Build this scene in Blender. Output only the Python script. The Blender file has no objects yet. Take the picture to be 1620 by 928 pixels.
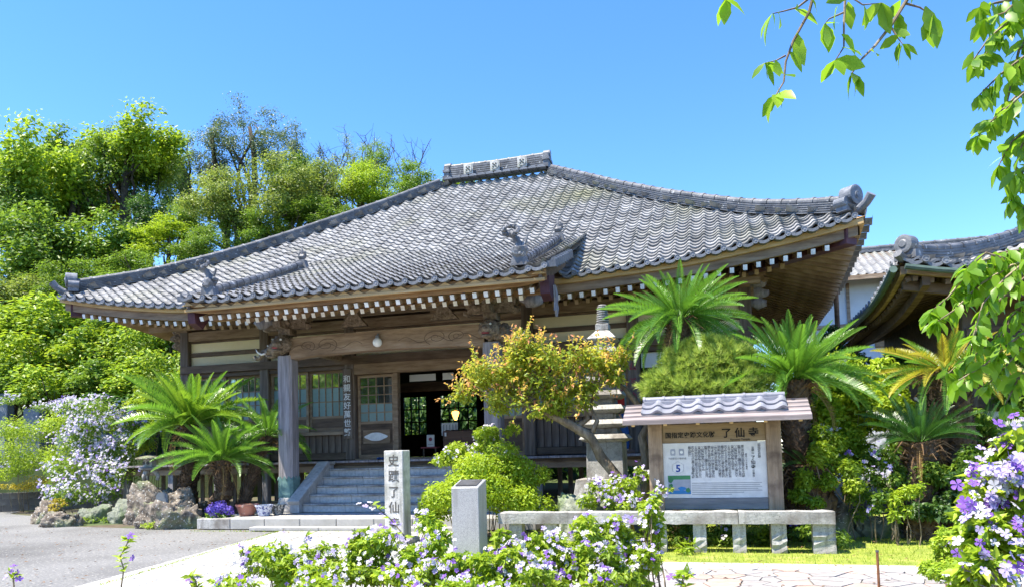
import bpy, bmesh, math, random
import numpy as np
from mathutils import Vector, Matrix, noise
from math import sin, cos, tan, pi, radians, sqrt, atan2
random.seed(7)
RNG = np.random.default_rng(11)
scene = bpy.context.scene
COL = scene.collection

# ------------------------------------------------------------------ camera
F_PX, YAW, PITCH, ROLL, HORIZON, EYE = 1180.0, radians(15.6), radians(3.07), radians(-1.51), 713.0, 1.5
SHIFT = HORIZON - 464 - F_PX * tan(PITCH)
CAM = Vector((0, 0, EYE))
_f0 = Vector((-sin(YAW), cos(YAW), 0)); _r0 = Vector((cos(YAW), sin(YAW), 0)); _u0 = Vector((0, 0, 1))
FWD = _f0 * cos(PITCH) + _u0 * sin(PITCH)
_up = -_f0 * sin(PITCH) + _u0 * cos(PITCH)
RGT = _r0 * cos(ROLL) + _up * sin(ROLL)
UPV = -_r0 * sin(ROLL) + _up * cos(ROLL)
cam_data = bpy.data.cameras.new('camera')
cam = bpy.data.objects.new('camera', cam_data)
COL.objects.link(cam)
cam_data.sensor_width = 36.0
cam_data.lens = 36.0 * F_PX / 1620.0
cam_data.shift_y = SHIFT / 1620.0
cam_data.clip_start = 0.05
cam_data.clip_end = 3000
cam.matrix_world = Matrix(((RGT.x, UPV.x, -FWD.x, CAM.x), (RGT.y, UPV.y, -FWD.y, CAM.y), (RGT.z, UPV.z, -FWD.z, CAM.z), (0, 0, 0, 1)))
scene.camera = cam

# ------------------------------------------------------------------ sky, sun, exposure
SUN_DIR = Vector((0.36, 0.27, -1.0)).normalized()          # the way the light travels
world = bpy.data.worlds.new('World'); scene.world = world; world.use_nodes = True
wn = world.node_tree.nodes; wl = world.node_tree.links
wn.clear()
w_out = wn.new('ShaderNodeOutputWorld'); w_bg = wn.new('ShaderNodeBackground'); w_sky = wn.new('ShaderNodeTexSky')
w_sky.sky_type = 'NISHITA'; w_sky.sun_disc = False
w_sky.sun_elevation = math.asin(-SUN_DIR.z)
w_sky.sun_rotation = atan2(-SUN_DIR.x, -SUN_DIR.y)
w_sky.altitude = 2500.0; w_sky.air_density = 1.1; w_sky.dust_density = 0.0; w_sky.ozone_density = 3.5
w_bg.inputs['Strength'].default_value = 0.15
w_hs = wn.new('ShaderNodeHueSaturation'); w_hs.inputs['Hue'].default_value = 0.507; w_hs.inputs['Saturation'].default_value = 1.22; w_hs.inputs['Value'].default_value = 0.90
wl.new(w_sky.outputs[0], w_hs.inputs['Color']); wl.new(w_hs.outputs[0], w_bg.inputs[0]); wl.new(w_bg.outputs[0], w_out.inputs[0])
sun_data = bpy.data.lights.new('sun', 'SUN'); sun_data.energy = 3.75; sun_data.angle = radians(0.53); sun_data.color = (1.0, 0.93, 0.80)
sun = bpy.data.objects.new('sun', sun_data); COL.objects.link(sun)
sun.rotation_euler = SUN_DIR.to_track_quat('-Z', 'Y').to_euler(); sun.location = (0, 0, 60)
scene.view_settings.view_transform = 'Standard'
scene.view_settings.look = 'None'
scene.view_settings.exposure = 1.72
scene.view_settings.gamma = 1.0
scene.render.engine = 'CYCLES'
scene.cycles.max_bounces = 8
scene.cycles.diffuse_bounces = 4
scene.cycles.transparent_max_bounces = 6
scene.cycles.use_denoising = True
scene.cycles.caustics_reflective = False
scene.cycles.caustics_refractive = False

# ------------------------------------------------------------------ helpers
def at(x, y, Y=None, Z=None, X=None):
    """point of the place seen at photograph pixel x, y, at world depth Y (or on height Z)"""
    d = FWD + RGT * ((x - 810) / F_PX) - UPV * ((y - 464 - SHIFT) / F_PX)
    if Y is not None: t = Y / d.y
    elif Z is not None: t = (Z - EYE) / d.z
    else: t = X / d.x
    return CAM + d * t

WORLD = {}
def wloc(o):
    return WORLD.get(o.name, Vector((0, 0, 0)))
def attach(o, parent, world):
    world = Vector(world)
    WORLD[o.name] = world
    if parent is not None:
        o.parent = parent
        o.location = world - wloc(parent)
    else:
        o.location = world
    return o
def tag(o, label=None, cat=None, group=None, kind=None):
    if label: o['label'] = label
    if cat: o['category'] = cat
    if group: o['group'] = group
    if kind: o['kind'] = kind
    return o
def thing(name, loc, label, cat, group=None):
    o = bpy.data.objects.new(name, None); COL.objects.link(o); o.empty_display_size = 0.2
    attach(o, None, loc)
    return tag(o, label, cat, group)
def link(name, me, parent=None, loc=(0, 0, 0), mat=None):
    if mat is not None and not me.materials: me.materials.append(mat)
    o = bpy.data.objects.new(name, me); COL.objects.link(o)
    return attach(o, parent, loc)

class MB:
    """collects faces of ONE piece"""
    def __init__(self): self.v = []; self.f = []; self.m = []
    def add(self, verts, faces, mi=0):
        b = len(self.v); self.v += [tuple(p) for p in verts]
        self.f += [tuple(i + b for i in q) for q in faces]; self.m += [mi] * len(faces)
        return self
    def box(self, x0, x1, y0, y1, z0, z1, mi=0, end_mi=None):
        v = [(x0, y0, z0), (x1, y0, z0), (x1, y1, z0), (x0, y1, z0), (x0, y0, z1), (x1, y0, z1), (x1, y1, z1), (x0, y1, z1)]
        b = len(self.v); self.add(v, [(0, 3, 2, 1), (4, 5, 6, 7), (0, 1, 5, 4), (1, 2, 6, 5), (2, 3, 7, 6), (3, 0, 4, 7)], mi)
        return self
    def bar(self, a, b, w, h, up=(0, 0, 1), mi=0, end_mi=None):
        a = Vector(a); b = Vector(b); d = (b - a).normalized(); s = d.cross(Vector(up)).normalized(); u = s.cross(d)
        v = []
        for p in (a, b):
            for q, r in ((-1, -1), (1, -1), (1, 1), (-1, 1)): v.append(p + s * (q * w / 2) + u * (r * h / 2))
        self.add(v, [(0, 4, 5, 1), (1, 5, 6, 2), (2, 6, 7, 3), (3, 7, 4, 0)], mi)
        n = len(self.v) - 8
        self.f += [(n, n + 1, n + 2, n + 3), (n + 7, n + 6, n + 5, n + 4)]
        self.m += [mi if end_mi is None else end_mi, mi]
        return self
    def tube(self, pts, rad, seg=8, cap=True, mi=0, wob=0.0):
        pts = [Vector(p) for p in pts]; n = len(pts)
        if not hasattr(rad, '__len__'): rad = [rad] * n
        b = len(self.v); ref = None
        for i, p in enumerate(pts):
            d = (pts[min(i + 1, n - 1)] - pts[max(i - 1, 0)]).normalized()
            if ref is None: ref = d.orthogonal().normalized()
            s = (ref - d * ref.dot(d)).normalized(); ref = s; t = d.cross(s)
            for k in range(seg):
                a = 2 * pi * k / seg; r = rad[i]
                if wob: r *= 1 + wob * noise.noise(Vector((p.x * 3 + cos(a) * 1.3, p.y * 3 + sin(a) * 1.3, p.z * 3)))
                self.v.append(tuple(p + (s * cos(a) + t * sin(a)) * r))
        for i in range(n - 1):
            for k in range(seg):
                k2 = (k + 1) % seg
                self.f.append((b + i * seg + k, b + i * seg + k2, b + (i + 1) * seg + k2, b + (i + 1) * seg + k)); self.m.append(mi)
        if cap:
            self.f.append(tuple(b + k for k in reversed(range(seg)))); self.m.append(mi)
            self.f.append(tuple(b + (n - 1) * seg + k for k in range(seg))); self.m.append(mi)
        return self
    def lathe(self, prof, seg=20, c=(0, 0, 0), axis='z', mi=0, sq=False):
        b = len(self.v); n = len(prof)
        for (r, h) in prof:
            for k in range(seg):
                a = 2 * pi * (k + .5) / seg; x, y = r * cos(a), r * sin(a)
                p = (x, y, h) if axis == 'z' else ((x, h, y) if axis == 'y' else (h, x, y))
                self.v.append((p[0] + c[0], p[1] + c[1], p[2] + c[2]))
        for i in range(n - 1):
            for k in range(seg):
                k2 = (k + 1) % seg
                self.f.append((b + i * seg + k, b + i * seg + k2, b + (i + 1) * seg + k2, b + (i + 1) * seg + k)); self.m.append(mi)
        self.f.append(tuple(b + k for k in reversed(range(seg)))); self.m.append(mi)
        self.f.append(tuple(b + (n - 1) * seg + k for k in range(seg))); self.m.append(mi)
        return self
    def prism(self, poly, h0, h1, axis='z', mi=0):
        n = len(poly); b = len(self.v)
        for h in (h0, h1):
            for (x, y) in poly:
                self.v.append((x, y, h) if axis == 'z' else ((x, h, y) if axis == 'y' else (h, x, y)))
        for k in range(n):
            k2 = (k + 1) % n; self.f.append((b + k, b + k2, b + n + k2, b + n + k)); self.m.append(mi)
        self.f.append(tuple(b + k for k in reversed(range(n)))); self.m.append(mi)
        self.f.append(tuple(b + n + k for k in range(n))); self.m.append(mi)
        return self
    def ball(self, c, r, sub=2, mi=0, nz=0.0, f=2.0, seed=0):
        bm = bmesh.new(); bmesh.ops.create_icosphere(bm, subdivisions=sub, radius=1)
        r = r if hasattr(r, '__len__') else (r, r, r)
        vs = []
        for v in bm.verts:
            k = 1 + nz * noise.noise(v.co * f + Vector((seed, seed * .7, 0))) if nz else 1
            vs.append((c[0] + v.co.x * r[0] * k, c[1] + v.co.y * r[1] * k, c[2] + v.co.z * r[2] * k))
        fs = [tuple(q.index for q in fc.verts) for fc in bm.faces]; bm.free()
        return self.add(vs, fs, mi)
    def mesh(self, name, mats, smooth=False, recalc=True, bevel=0.0):
        me = bpy.data.meshes.new(name); me.from_pydata(self.v, [], self.f)
        for m in (mats if isinstance(mats, (list, tuple)) else [mats]): me.materials.append(m)
        me.polygons.foreach_set('material_index', self.m)
        if recalc or bevel:
            bm = bmesh.new(); bm.from_mesh(me)
            if bevel: bmesh.ops.bevel(bm, geom=list(bm.edges), offset=bevel, segments=1, affect='EDGES', clamp_overlap=True)
            bmesh.ops.recalc_face_normals(bm, faces=bm.faces); bm.to_mesh(me); bm.free()
        if smooth: me.shade_smooth() if hasattr(me, 'shade_smooth') else me.polygons.foreach_set('use_smooth', [True] * len(me.polygons))
        return me
    def build(self, name, mats, parent=None, loc=(0, 0, 0), smooth=False, bevel=0.0, local=False):
        """vertices are in world coordinates unless local; loc is where the origin goes"""
        if not local:
            self.v = [(p[0] - loc[0], p[1] - loc[1], p[2] - loc[2]) for p in self.v]
        return link(name, self.mesh(name, mats, smooth, True, bevel), parent, loc)

def box(name, x0, x1, y0, y1, z0, z1, mat, parent=None, bevel=0.006):
    c = ((x0 + x1) / 2, (y0 + y1) / 2, min(z0, z1))
    return MB().box(x0, x1, y0, y1, z0, z1).build(name, mat, parent, c, bevel=bevel)

def np_mesh(name, V, Fa, mat, attrs=None, smooth=False):
    """V (n,3) floats, Fa (m,k) ints with k = 3 or 4; attrs: name -> per-vertex float"""
    V = np.asarray(V, np.float32); Fa = np.asarray(Fa, np.int32); m, k = Fa.shape
    me = bpy.data.meshes.new(name)
    me.vertices.add(len(V)); me.vertices.foreach_set('co', V.ravel())
    me.loops.add(m * k); me.loops.foreach_set('vertex_index', Fa.ravel())
    me.polygons.add(m); me.polygons.foreach_set('loop_start', np.arange(0, m * k, k, dtype=np.int32))
    if smooth: me.polygons.foreach_set('use_smooth', np.ones(m, bool))
    for an, av in (attrs or {}).items():
        a = me.attributes.new(an, 'FLOAT', 'POINT'); a.data.foreach_set('value', np.asarray(av, np.float32))
    me.update(calc_edges=True); me.validate()
    me.materials.append(mat)
    return me

def text(name, body, size, loc, mat, parent=None, rot=(pi / 2, 0, 0), extrude=0.002, align='CENTER', line=1.0, bold=0.0, shear=0.0, sx=1.0):
    cu = bpy.data.curves.new(name, 'FONT'); cu.body = body; cu.size = size; cu.align_x = align; cu.align_y = 'TOP'
    cu.extrude = extrude; cu.space_line = line; cu.offset = bold; cu.resolution_u = 2; cu.shear = shear
    cu.materials.append(mat)
    tmp = bpy.data.objects.new(name, cu); COL.objects.link(tmp)
    bpy.context.view_layer.update()
    me = bpy.data.meshes.new_from_object(tmp.evaluated_get(bpy.context.evaluated_depsgraph_get()))
    bpy.data.objects.remove(tmp); me.name = name
    if not me.materials: me.materials.append(mat)
    o = link(name, me, parent, loc); o.rotation_euler = rot; o.scale.x = sx
    return o

def copy_tree(o, parent=None):
    c = o.copy(); COL.objects.link(c)
    if parent is not None: c.parent = parent
    for ch in o.children: copy_tree(ch, c)
    return c

# ------------------------------------------------------------------ materials
def nt(m):
    m.use_nodes = True
    n = m.node_tree.nodes; return n, m.node_tree.links, n['Principled BSDF']
def ramp(n, stops):
    r = n.new('ShaderNodeValToRGB'); e = r.color_ramp.elements
    while len(e) < len(stops): e.new(0.5)
    for q, (p, c) in zip(e, stops): q.position = p; q.color = (*c, 1)
    return r
def surface(name, stops, scale=4.0, detail=6, rough=0.7, bump=0.25, bscale=None, stretch=(1, 1, 1), spec=0.3, coords='Object', dist=0.02, stain=None, metal=0.0, speck=None, streak=None):
    """noise-driven surface: stops = colour ramp of the thing's own colours"""
    m = bpy.data.materials.new(name); n, l, b = nt(m)
    tc = n.new('ShaderNodeTexCoord'); mp = n.new('ShaderNodeMapping'); mp.inputs['Scale'].default_value = stretch
    src = tc.outputs[coords] if coords != 'World' else n.new('ShaderNodeNewGeometry').outputs['Position']
    l.new(src, mp.inputs[0])
    nz = n.new('ShaderNodeTexNoise'); nz.inputs['Scale'].default_value = scale; nz.inputs['Detail'].default_value = detail; nz.inputs['Roughness'].default_value = 0.62
    l.new(mp.outputs[0], nz.inputs['Vector'])
    r = ramp(n, stops); l.new(nz.outputs[0], r.inputs[0]); colour = r.outputs[0]
    if stain:
        sc, c, lo, hi = stain
        n2 = n.new('ShaderNodeTexNoise'); n2.inputs['Scale'].default_value = sc; n2.inputs['Detail'].default_value = 5
        l.new(src, n2.inputs['Vector'])
        mr = n.new('ShaderNodeMapRange'); mr.inputs[1].default_value = lo; mr.inputs[2].default_value = hi; l.new(n2.outputs[0], mr.inputs[0])
        mx = n.new('ShaderNodeMix'); mx.data_type = 'RGBA'; l.new(mr.outputs[0], mx.inputs[0]); l.new(colour, mx.inputs[6]); mx.inputs[7].default_value = (*c, 1)
        colour = mx.outputs[2]
    if speck:
        sc, c, lo = speck
        n3 = n.new('ShaderNodeTexNoise'); n3.inputs['Scale'].default_value = sc; n3.inputs['Detail'].default_value = 2; l.new(src, n3.inputs['Vector'])
        mr = n.new('ShaderNodeMapRange'); mr.inputs[1].default_value = lo; mr.inputs[2].default_value = lo + .06; l.new(n3.outputs[0], mr.inputs[0])
        mx = n.new('ShaderNodeMix'); mx.data_type = 'RGBA'; l.new(mr.outputs[0], mx.inputs[0]); l.new(colour, mx.inputs[6]); mx.inputs[7].default_value = (*c, 1)
        colour = mx.outputs[2]
    if streak:
        c, lo, hi = streak
        m4 = n.new('ShaderNodeMapping'); m4.inputs['Scale'].default_value = (9, 9, .9); l.new(src, m4.inputs[0])
        n4 = n.new('ShaderNodeTexNoise'); n4.inputs['Scale'].default_value = 1.0; n4.inputs['Detail'].default_value = 6; l.new(m4.outputs[0], n4.inputs['Vector'])
        mr = n.new('ShaderNodeMapRange'); mr.inputs[1].default_value = lo; mr.inputs[2].default_value = hi; l.new(n4.outputs[0], mr.inputs[0])
        mx = n.new('ShaderNodeMix'); mx.data_type = 'RGBA'; l.new(mr.outputs[0], mx.inputs[0]); l.new(colour, mx.inputs[6]); mx.inputs[7].default_value = (*c, 1)
        colour = mx.outputs[2]
    # every object differs a little
    oi = n.new('ShaderNodeObjectInfo'); hs = n.new('ShaderNodeHueSaturation'); mr = n.new('ShaderNodeMapRange')
    mr.inputs[3].default_value = 0.86; mr.inputs[4].default_value = 1.12
    l.new(oi.outputs['Random'], mr.inputs[0]); l.new(mr.outputs[0], hs.inputs['Value']); l.new(colour, hs.inputs['Color'])
    l.new(hs.outputs[0], b.inputs['Base Color'])
    b.inputs['Roughness'].default_value = rough; b.inputs['Specular IOR Level'].default_value = spec; b.inputs['Metallic'].default_value = metal
    if bump:
        bn = n.new('ShaderNodeTexNoise'); bn.inputs['Scale'].default_value = bscale or scale * 3; bn.inputs['Detail'].default_value = 8
        l.new(mp.outputs[0], bn.inputs['Vector'])
        bp = n.new('ShaderNodeBump'); bp.inputs['Strength'].default_value = bump; bp.inputs['Distance'].default_value = dist
        l.new(bn.outputs[0], bp.inputs['Height']); l.new(bp.outputs[0], b.inputs['Normal'])
    return m
def leaf_mat(name, stops, trans=(0.35, 0.5, 0.04), tf=0.35, rough=0.42, spec=0.35, attr='rnd', gain=1.0):
    m = bpy.data.materials.new(name); n, l, b = nt(m)
    a = n.new('ShaderNodeAttribute'); a.attribute_name = attr
    r = ramp(n, stops); l.new(a.outputs['Fac'], r.inputs[0])
    hs = n.new('ShaderNodeHueSaturation'); oi = n.new('ShaderNodeObjectInfo'); mr = n.new('ShaderNodeMapRange')
    mr.inputs[3].default_value = 1.0 * gain; mr.inputs[4].default_value = 1.3 * gain
    l.new(oi.outputs['Random'], mr.inputs[0]); l.new(mr.outputs[0], hs.inputs['Value']); l.new(r.outputs[0], hs.inputs['Color'])
    l.new(hs.outputs[0], b.inputs['Base Color'])
    b.inputs['Roughness'].default_value = rough; b.inputs['Specular IOR Level'].default_value = spec
    t = n.new('ShaderNodeBsdfTranslucent')
    mt = n.new('ShaderNodeMix'); mt.data_type = 'RGBA'; mt.inputs[0].default_value = 0.55
    l.new(hs.outputs[0], mt.inputs[6]); mt.inputs[7].default_value = (*trans, 1)
    l.new(mt.outputs[2], t.inputs[0])
    ms = n.new('ShaderNodeMixShader'); ms.inputs[0].default_value = tf
    l.new(b.outputs[0], ms.inputs[1]); l.new(t.outputs[0], ms.inputs[2])
    l.new(ms.outputs[0], n['Material Output'].inputs[0])
    return m
def plain(name, c, rough=0.6, spec=0.3, metal=0.0, bump=0.0):
    return surface(name, [(0.3, tuple(x * .88 for x in c)), (0.7, tuple(min(1, x * 1.08) for x in c))], 9, 4, rough, bump, spec=spec, metal=metal)

M = {}
M['tile'] = surface('roof_tile', [(0.28, (.14, .139, .138)), (0.5, (.275, .27, .262)), (0.72, (.41, .402, .385))], 2.2, 8, 0.62, 0.3, 30, spec=0.3, coords='World', stain=(0.35, (.24, .235, .15), .55, .76), speck=(7, (.36, .355, .32), .66))
def tone(m):   # every tile fired a little lighter or darker
    n, l, b = nt(m); src = b.inputs['Base Color'].links[0].from_socket; a = n.new('ShaderNodeAttribute'); a.attribute_name = 'tone'
    ad = n.new('ShaderNodeMath'); ad.inputs[1].default_value = 1.0; hs = n.new('ShaderNodeHueSaturation'); l.new(a.outputs['Fac'], ad.inputs[0]); l.new(ad.outputs[0], hs.inputs['Value']); l.new(src, hs.inputs['Color']); l.new(hs.outputs[0], b.inputs['Base Color'])
tone(M['tile'])
M['tile_dark'] = surface('ridge_tile', [(0.3, (.06, .062, .066)), (0.7, (.19, .192, .195))], 3.0, 8, 0.5, 0.3, 25, spec=0.4, coords='World', speck=(9, (.36, .36, .35), .64))
M['tile_end'] = surface('tile_end', [(0.3, (.09, .10, .115)), (0.7, (.24, .25, .27))], 6, 6, 0.55, 0.2)
M['tile_new'] = surface('sign_tile', [(0.3, (.20, .20, .23)), (0.7, (.30, .30, .34))], 5, 5, 0.35, 0.1, spec=0.5)
M['wood_old'] = surface('weathered_wood', [(0.25, (.14, .088, .053)), (0.5, (.29, .20, .125)), (0.75, (.43, .325, .22))], 3.2, 9, 0.8, 0.4, 9, stretch=(0.5, 3.2, 3.2))
M['wood_v'] = surface('weathered_post_wood', [(0.25, (.11, .10, .10)), (0.5, (.25, .23, .235)), (0.75, (.40, .375, .375))], 3.2, 9, 0.8, 0.5, 9, stretch=(4, 4, .35))
M['wood_dark'] = surface('dark_wood', [(0.25, (.05, .033, .022)), (0.5, (.125, .083, .054)), (0.78, (.22, .155, .105))], 3.0, 9, 0.7, 0.3, 9, stretch=(.5, 3, 3))
M['wood_dark_v'] = surface('dark_post_wood', [(0.25, (.06, .043, .031)), (0.5, (.155, .115, .086)), (0.78, (.28, .225, .18))], 3.0, 9, 0.72, 0.35, 9, stretch=(4, 4, .35))
M['wood_warm'] = surface('eave_wood', [(0.25, (.16, .085, .04)), (0.5, (.32, .19, .09)), (0.75, (.46, .30, .16))], 3.0, 9, 0.75, 0.3, 9, stretch=(.4, 4, 4), stain=(.8, (.13, .085, .055), .5, .72))
M['wood_pale'] = surface('pale_eave_board', [(0.25, (.38, .23, .09)), (0.6, (.56, .38, .18)), (0.8, (.66, .48, .27))], 3.0, 8, 0.75, 0.2, 9, stretch=(.4, 4, 4))
M['soffit'] = surface('soffit_boards', [(0.25, (.20, .125, .07)), (0.5, (.36, .24, .14)), (0.75, (.50, .36, .24))], 2.6, 8, 0.8, 0.25, 9, stretch=(1, 1, 1), coords='World')
M['rafter'] = surface('rafter_wood', [(0.25, (.20, .13, .075)), (0.5, (.38, .265, .165)), (0.75, (.52, .385, .26))], 2.6, 8, 0.8, 0.25, 9)
M['white_end'] = surface('white_painted_end', [(0.3, (.70, .69, .66)), (0.6, (.86, .85, .82))], 12, 4, 0.6, 0.1)
M['maroon'] = surface('maroon_paint', [(0.3, (.055, .02, .028)), (0.7, (.115, .045, .055))], 5, 6, 0.55, 0.15)
M['plaster'] = surface('cream_plaster', [(0.3, (.78, .66, .41)), (0.7, (.86, .76, .52))], 1.6, 5, 0.85, 0.05)
M['white_wall'] = surface('white_plaster', [(0.3, (.62, .62, .60)), (0.7, (.76, .76, .74))], 1.2, 5, 0.85, 0.05)
M['stone'] = surface('pale_granite', [(0.25, (.27, .265, .25)), (0.5, (.40, .39, .365)), (0.75, (.52, .505, .475))], 14, 8, 0.85, 0.35, 30, stain=(1.9, (.17, .15, .13), .50, .68), speck=(60, (.20, .195, .185), .60), streak=((.16, .145, .13), .54, .70))
M['stone_step'] = surface('grey_step_stone', [(0.25, (.35, .335, .31)), (0.5, (.48, .462, .43)), (0.75, (.59, .568, .53))], 16, 6, 0.8, 0.2, 30, stain=(1.1, (.30, .285, .26), .52, .75), streak=((.30, .285, .265), .55, .75))
M['stele'] = surface('stele_stone', [(0.25, (.36, .35, .315)), (0.5, (.49, .475, .435)), (0.75, (.60, .585, .545))], 9, 8, 0.85, 0.3, 30, stain=(2.4, (.27, .28, .22), .52, .68), streak=((.22, .22, .19), .53, .72))
M['granite'] = surface('speckled_granite', [(0.3, (.26, .265, .27)), (0.5, (.38, .385, .39)), (0.7, (.50, .505, .51))], 120, 3, 0.38, 0.03, spec=0.5, speck=(190, (.13, .13, .135), .57), streak=((.25, .25, .245), .55, .75))
M['rock'] = surface('garden_rock', [(0.28, (.05, .042, .034)), (0.5, (.17, .14, .11)), (0.72, (.36, .315, .265))], 5, 10, 0.92, 1.0, 9, dist=0.05, stain=(2.0, (.19, .22, .12), .5, .68), speck=(22, (.55, .53, .48), .62))
M['rock_green'] = surface('lichen_rock', [(0.25, (.09, .10, .075)), (0.5, (.20, .215, .165)), (0.75, (.36, .37, .31))], 5, 10, 0.92, 1.0, 9, dist=0.05, stain=(2.2, (.12, .17, .06), .48, .66))
M['asphalt'] = surface('asphalt', [(0.25, (.12, .118, .113)), (0.5, (.20, .197, .19)), (0.75, (.285, .28, .265))], 26, 10, 0.9, 0.5, 90, coords='World', stain=(0.35, (.115, .112, .107), .44, .66), speck=(22, (.36, .345, .31), .62), dist=.01)
M['paver'] = surface('pale_paver', [(0.25, (.29, .28, .26)), (0.5, (.37, .36, .335)), (0.75, (.43, .42, .395))], 7, 7, 0.85, 0.15, 60, stain=(1.3, (.29, .28, .25), .5, .78))
M['joint'] = surface('sand_joint', [(0.3, (.20, .19, .16)), (0.7, (.30, .28, .24))], 20, 5, 0.95, 0.3, coords='World')
M['flag'] = surface('flagstone', [(0.25, (.235, .21, .19)), (0.5, (.31, .285, .265)), (0.75, (.38, .36, .34))], 6, 7, 0.85, 0.3, 30)
M['flag_pink'] = surface('pink_flagstone', [(0.25, (.32, .22, .175)), (0.5, (.40, .29, .235)), (0.75, (.45, .36, .30))], 6, 7, 0.85, 0.3, 30)
M['gravel'] = surface('pale_gravel', [(0.3, (.34, .32, .28)), (0.55, (.50, .48, .44)), (0.75, (.62, .60, .56))], 40, 6, 0.95, 0.8, 60, coords='World')
M['soil'] = surface('garden_soil', [(0.3, (.06, .045, .03)), (0.55, (.11, .085, .055)), (0.75, (.17, .135, .09))], 6, 9, 0.95, 0.6, 18, coords='World', stain=(.9, (.07, .10, .03), .45, .65))
M['lawn'] = surface('mown_grass_ground', [(0.3, (.15, .20, .03)), (0.55, (.28, .32, .05)), (0.75, (.40, .36, .14))], 3, 9, 0.95, 0.5, 30, coords='World')
M['hill'] = surface('wooded_hillside', [(0.3, (.03, .045, .015)), (0.55, (.06, .085, .025)), (0.75, (.10, .10, .05))], 0.6, 9, 0.95, 0.8, 3, coords='World')
M['block'] = surface('concrete_block', [(0.3, (.085, .08, .075)), (0.55, (.135, .125, .115)), (0.75, (.19, .18, .165))], 5, 7, 0.9, 0.4, 40)
M['bark'] = surface('grey_bark', [(0.25, (.075, .055, .035)), (0.5, (.20, .155, .10)), (0.75, (.40, .33, .23))], 5, 9, 0.9, 1.0, 10, stretch=(2, 2, .7), dist=.03)
M['bark_dark'] = surface('dark_bark', [(0.25, (.025, .02, .014)), (0.5, (.06, .048, .034)), (0.75, (.12, .10, .075))], 5, 9, 0.9, 0.8, 10, dist=.03)
M['cycad_bark'] = surface('cycad_bark', [(0.25, (.035, .022, .014)), (0.5, (.095, .06, .036)), (0.75, (.19, .13, .085))], 9, 8, 0.9, 0.9, 16, dist=.02)
M['dead_frond'] = surface('dead_frond', [(0.3, (.12, .065, .03)), (0.7, (.30, .18, .09))], 12, 6, 0.9, 0.4)
M['copper'] = surface('verdigris', [(0.25, (.075, .135, .13)), (0.5, (.13, .235, .22)), (0.75, (.22, .34, .31))], 6, 7, 0.7, 0.2)
M['iron'] = surface('rusty_iron', [(0.3, (.13, .05, .02)), (0.7, (.27, .12, .05))], 14, 6, 0.7, 0.2)
M['metal_grey'] = surface('grey_metal', [(0.3, (.16, .165, .17)), (0.7, (.26, .265, .27))], 8, 4, 0.45, 0.05, spec=.5)
M['plaque'] = surface('dark_metal_plaque', [(0.3, (.055, .055, .06)), (0.7, (.095, .095, .10))], 8, 4, 0.35, 0.05, spec=.5)
M['slate'] = surface('slate_plate', [(0.3, (.10, .12, .14)), (0.7, (.16, .18, .20))], 9, 5, 0.6, 0.1)
M['gutter'] = surface('green_gutter', [(0.3, (.045, .075, .06)), (0.7, (.10, .145, .12))], 5, 5, 0.5, 0.1)
M['carved'] = surface('carved_wood', [(0.25, (.07, .05, .034)), (0.5, (.22, .165, .115)), (0.75, (.40, .32, .24))], 11, 9, 0.85, 1.0, 16, dist=.05)
M['lacquer'] = surface('lacquered_chest', [(0.25, (.07, .032, .018)), (0.5, (.125, .06, .034)), (0.75, (.18, .09, .052))], 3, 7, 0.5, 0.1, stretch=(.5, 3, 3))
M['ink'] = plain('black_ink', (.025, .024, .022), .8)
M['white_ink'] = plain('white_paint', (.72, .71, .68), .7)
M['red_ink'] = plain('faded_red_paint', (.36, .09, .10), .8)
M['grey_ink'] = plain('grey_print', (.20, .20, .20), .8)
M['blue_ink'] = plain('blue_print', (.018, .06, .27), .7)
M['carve_dark'] = plain('carved_shadow_paint', (.09, .085, .075), .9)
M['paper'] = plain('white_panel', (.72, .71, .66), .5)
M['sign_wood'] = surface('sign_wood', [(0.25, (.17, .115, .07)), (0.5, (.31, .22, .14)), (0.75, (.43, .32, .215))], 4, 9, 0.8, 0.3, 10, stretch=(4, 4, .4), stain=(2.6, (.10, .065, .045), .53, .68))
M['sign_board'] = surface('sign_header_board', [(0.25, (.24, .17, .09)), (0.6, (.36, .265, .15))], 4, 8, 0.8, 0.2, 10, stretch=(.5, 4, 4))
M['sign_grey'] = surface('grey_rail_wood', [(0.3, (.15, .15, .15)), (0.7, (.27, .265, .26))], 4, 8, 0.8, 0.3, 10, stretch=(.5, 4, 4))
M['mauve_board'] = surface('weathered_roof_board', [(0.25, (.16, .13, .125)), (0.5, (.25, .21, .20)), (0.75, (.34, .295, .285))], 3, 8, 0.8, 0.2, 10, stretch=(.5, 4, 4))
M['pic_green'] = plain('printed_green', (.05, .20, .08), .5)
M['pic_grey'] = plain('printed_grey', (.33, .35, .38), .5)
M['pic_blue'] = plain('printed_blue', (.03, .19, .42), .5)
M['red_cloth'] = plain('red_cloth', (.52, .03, .025), .8)
M['denim'] = plain('blue_denim', (.03, .09, .25), .85)
M['shoe'] = plain('brown_shoe', (.16, .09, .06), .7)
M['skin'] = plain('skin', (.42, .25, .17), .6)
M['hair'] = plain('black_hair', (.015, .013, .012), .5)
M['pot_red'] = surface('terracotta_glaze', [(0.3, (.30, .12, .085)), (0.7, (.42, .19, .14))], 6, 5, 0.4, 0.1, speck=(14, (.55, .40, .34), .62))
M['pot_blue'] = surface('blue_white_glaze', [(0.42, (.03, .05, .22)), (0.52, (.55, .58, .66))], 22, 3, 0.25, 0.0, spec=.5)
M['pot_black'] = surface('black_white_glaze', [(0.45, (.04, .045, .05)), (0.55, (.45, .45, .42))], 24, 3, 0.3, 0.0, spec=.5)
M['pot_white'] = plain('white_pot', (.6, .6, .58), .5)
M['globe'] = plain('opal_glass_globe', (.80, .79, .74), .25, .5)
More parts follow.
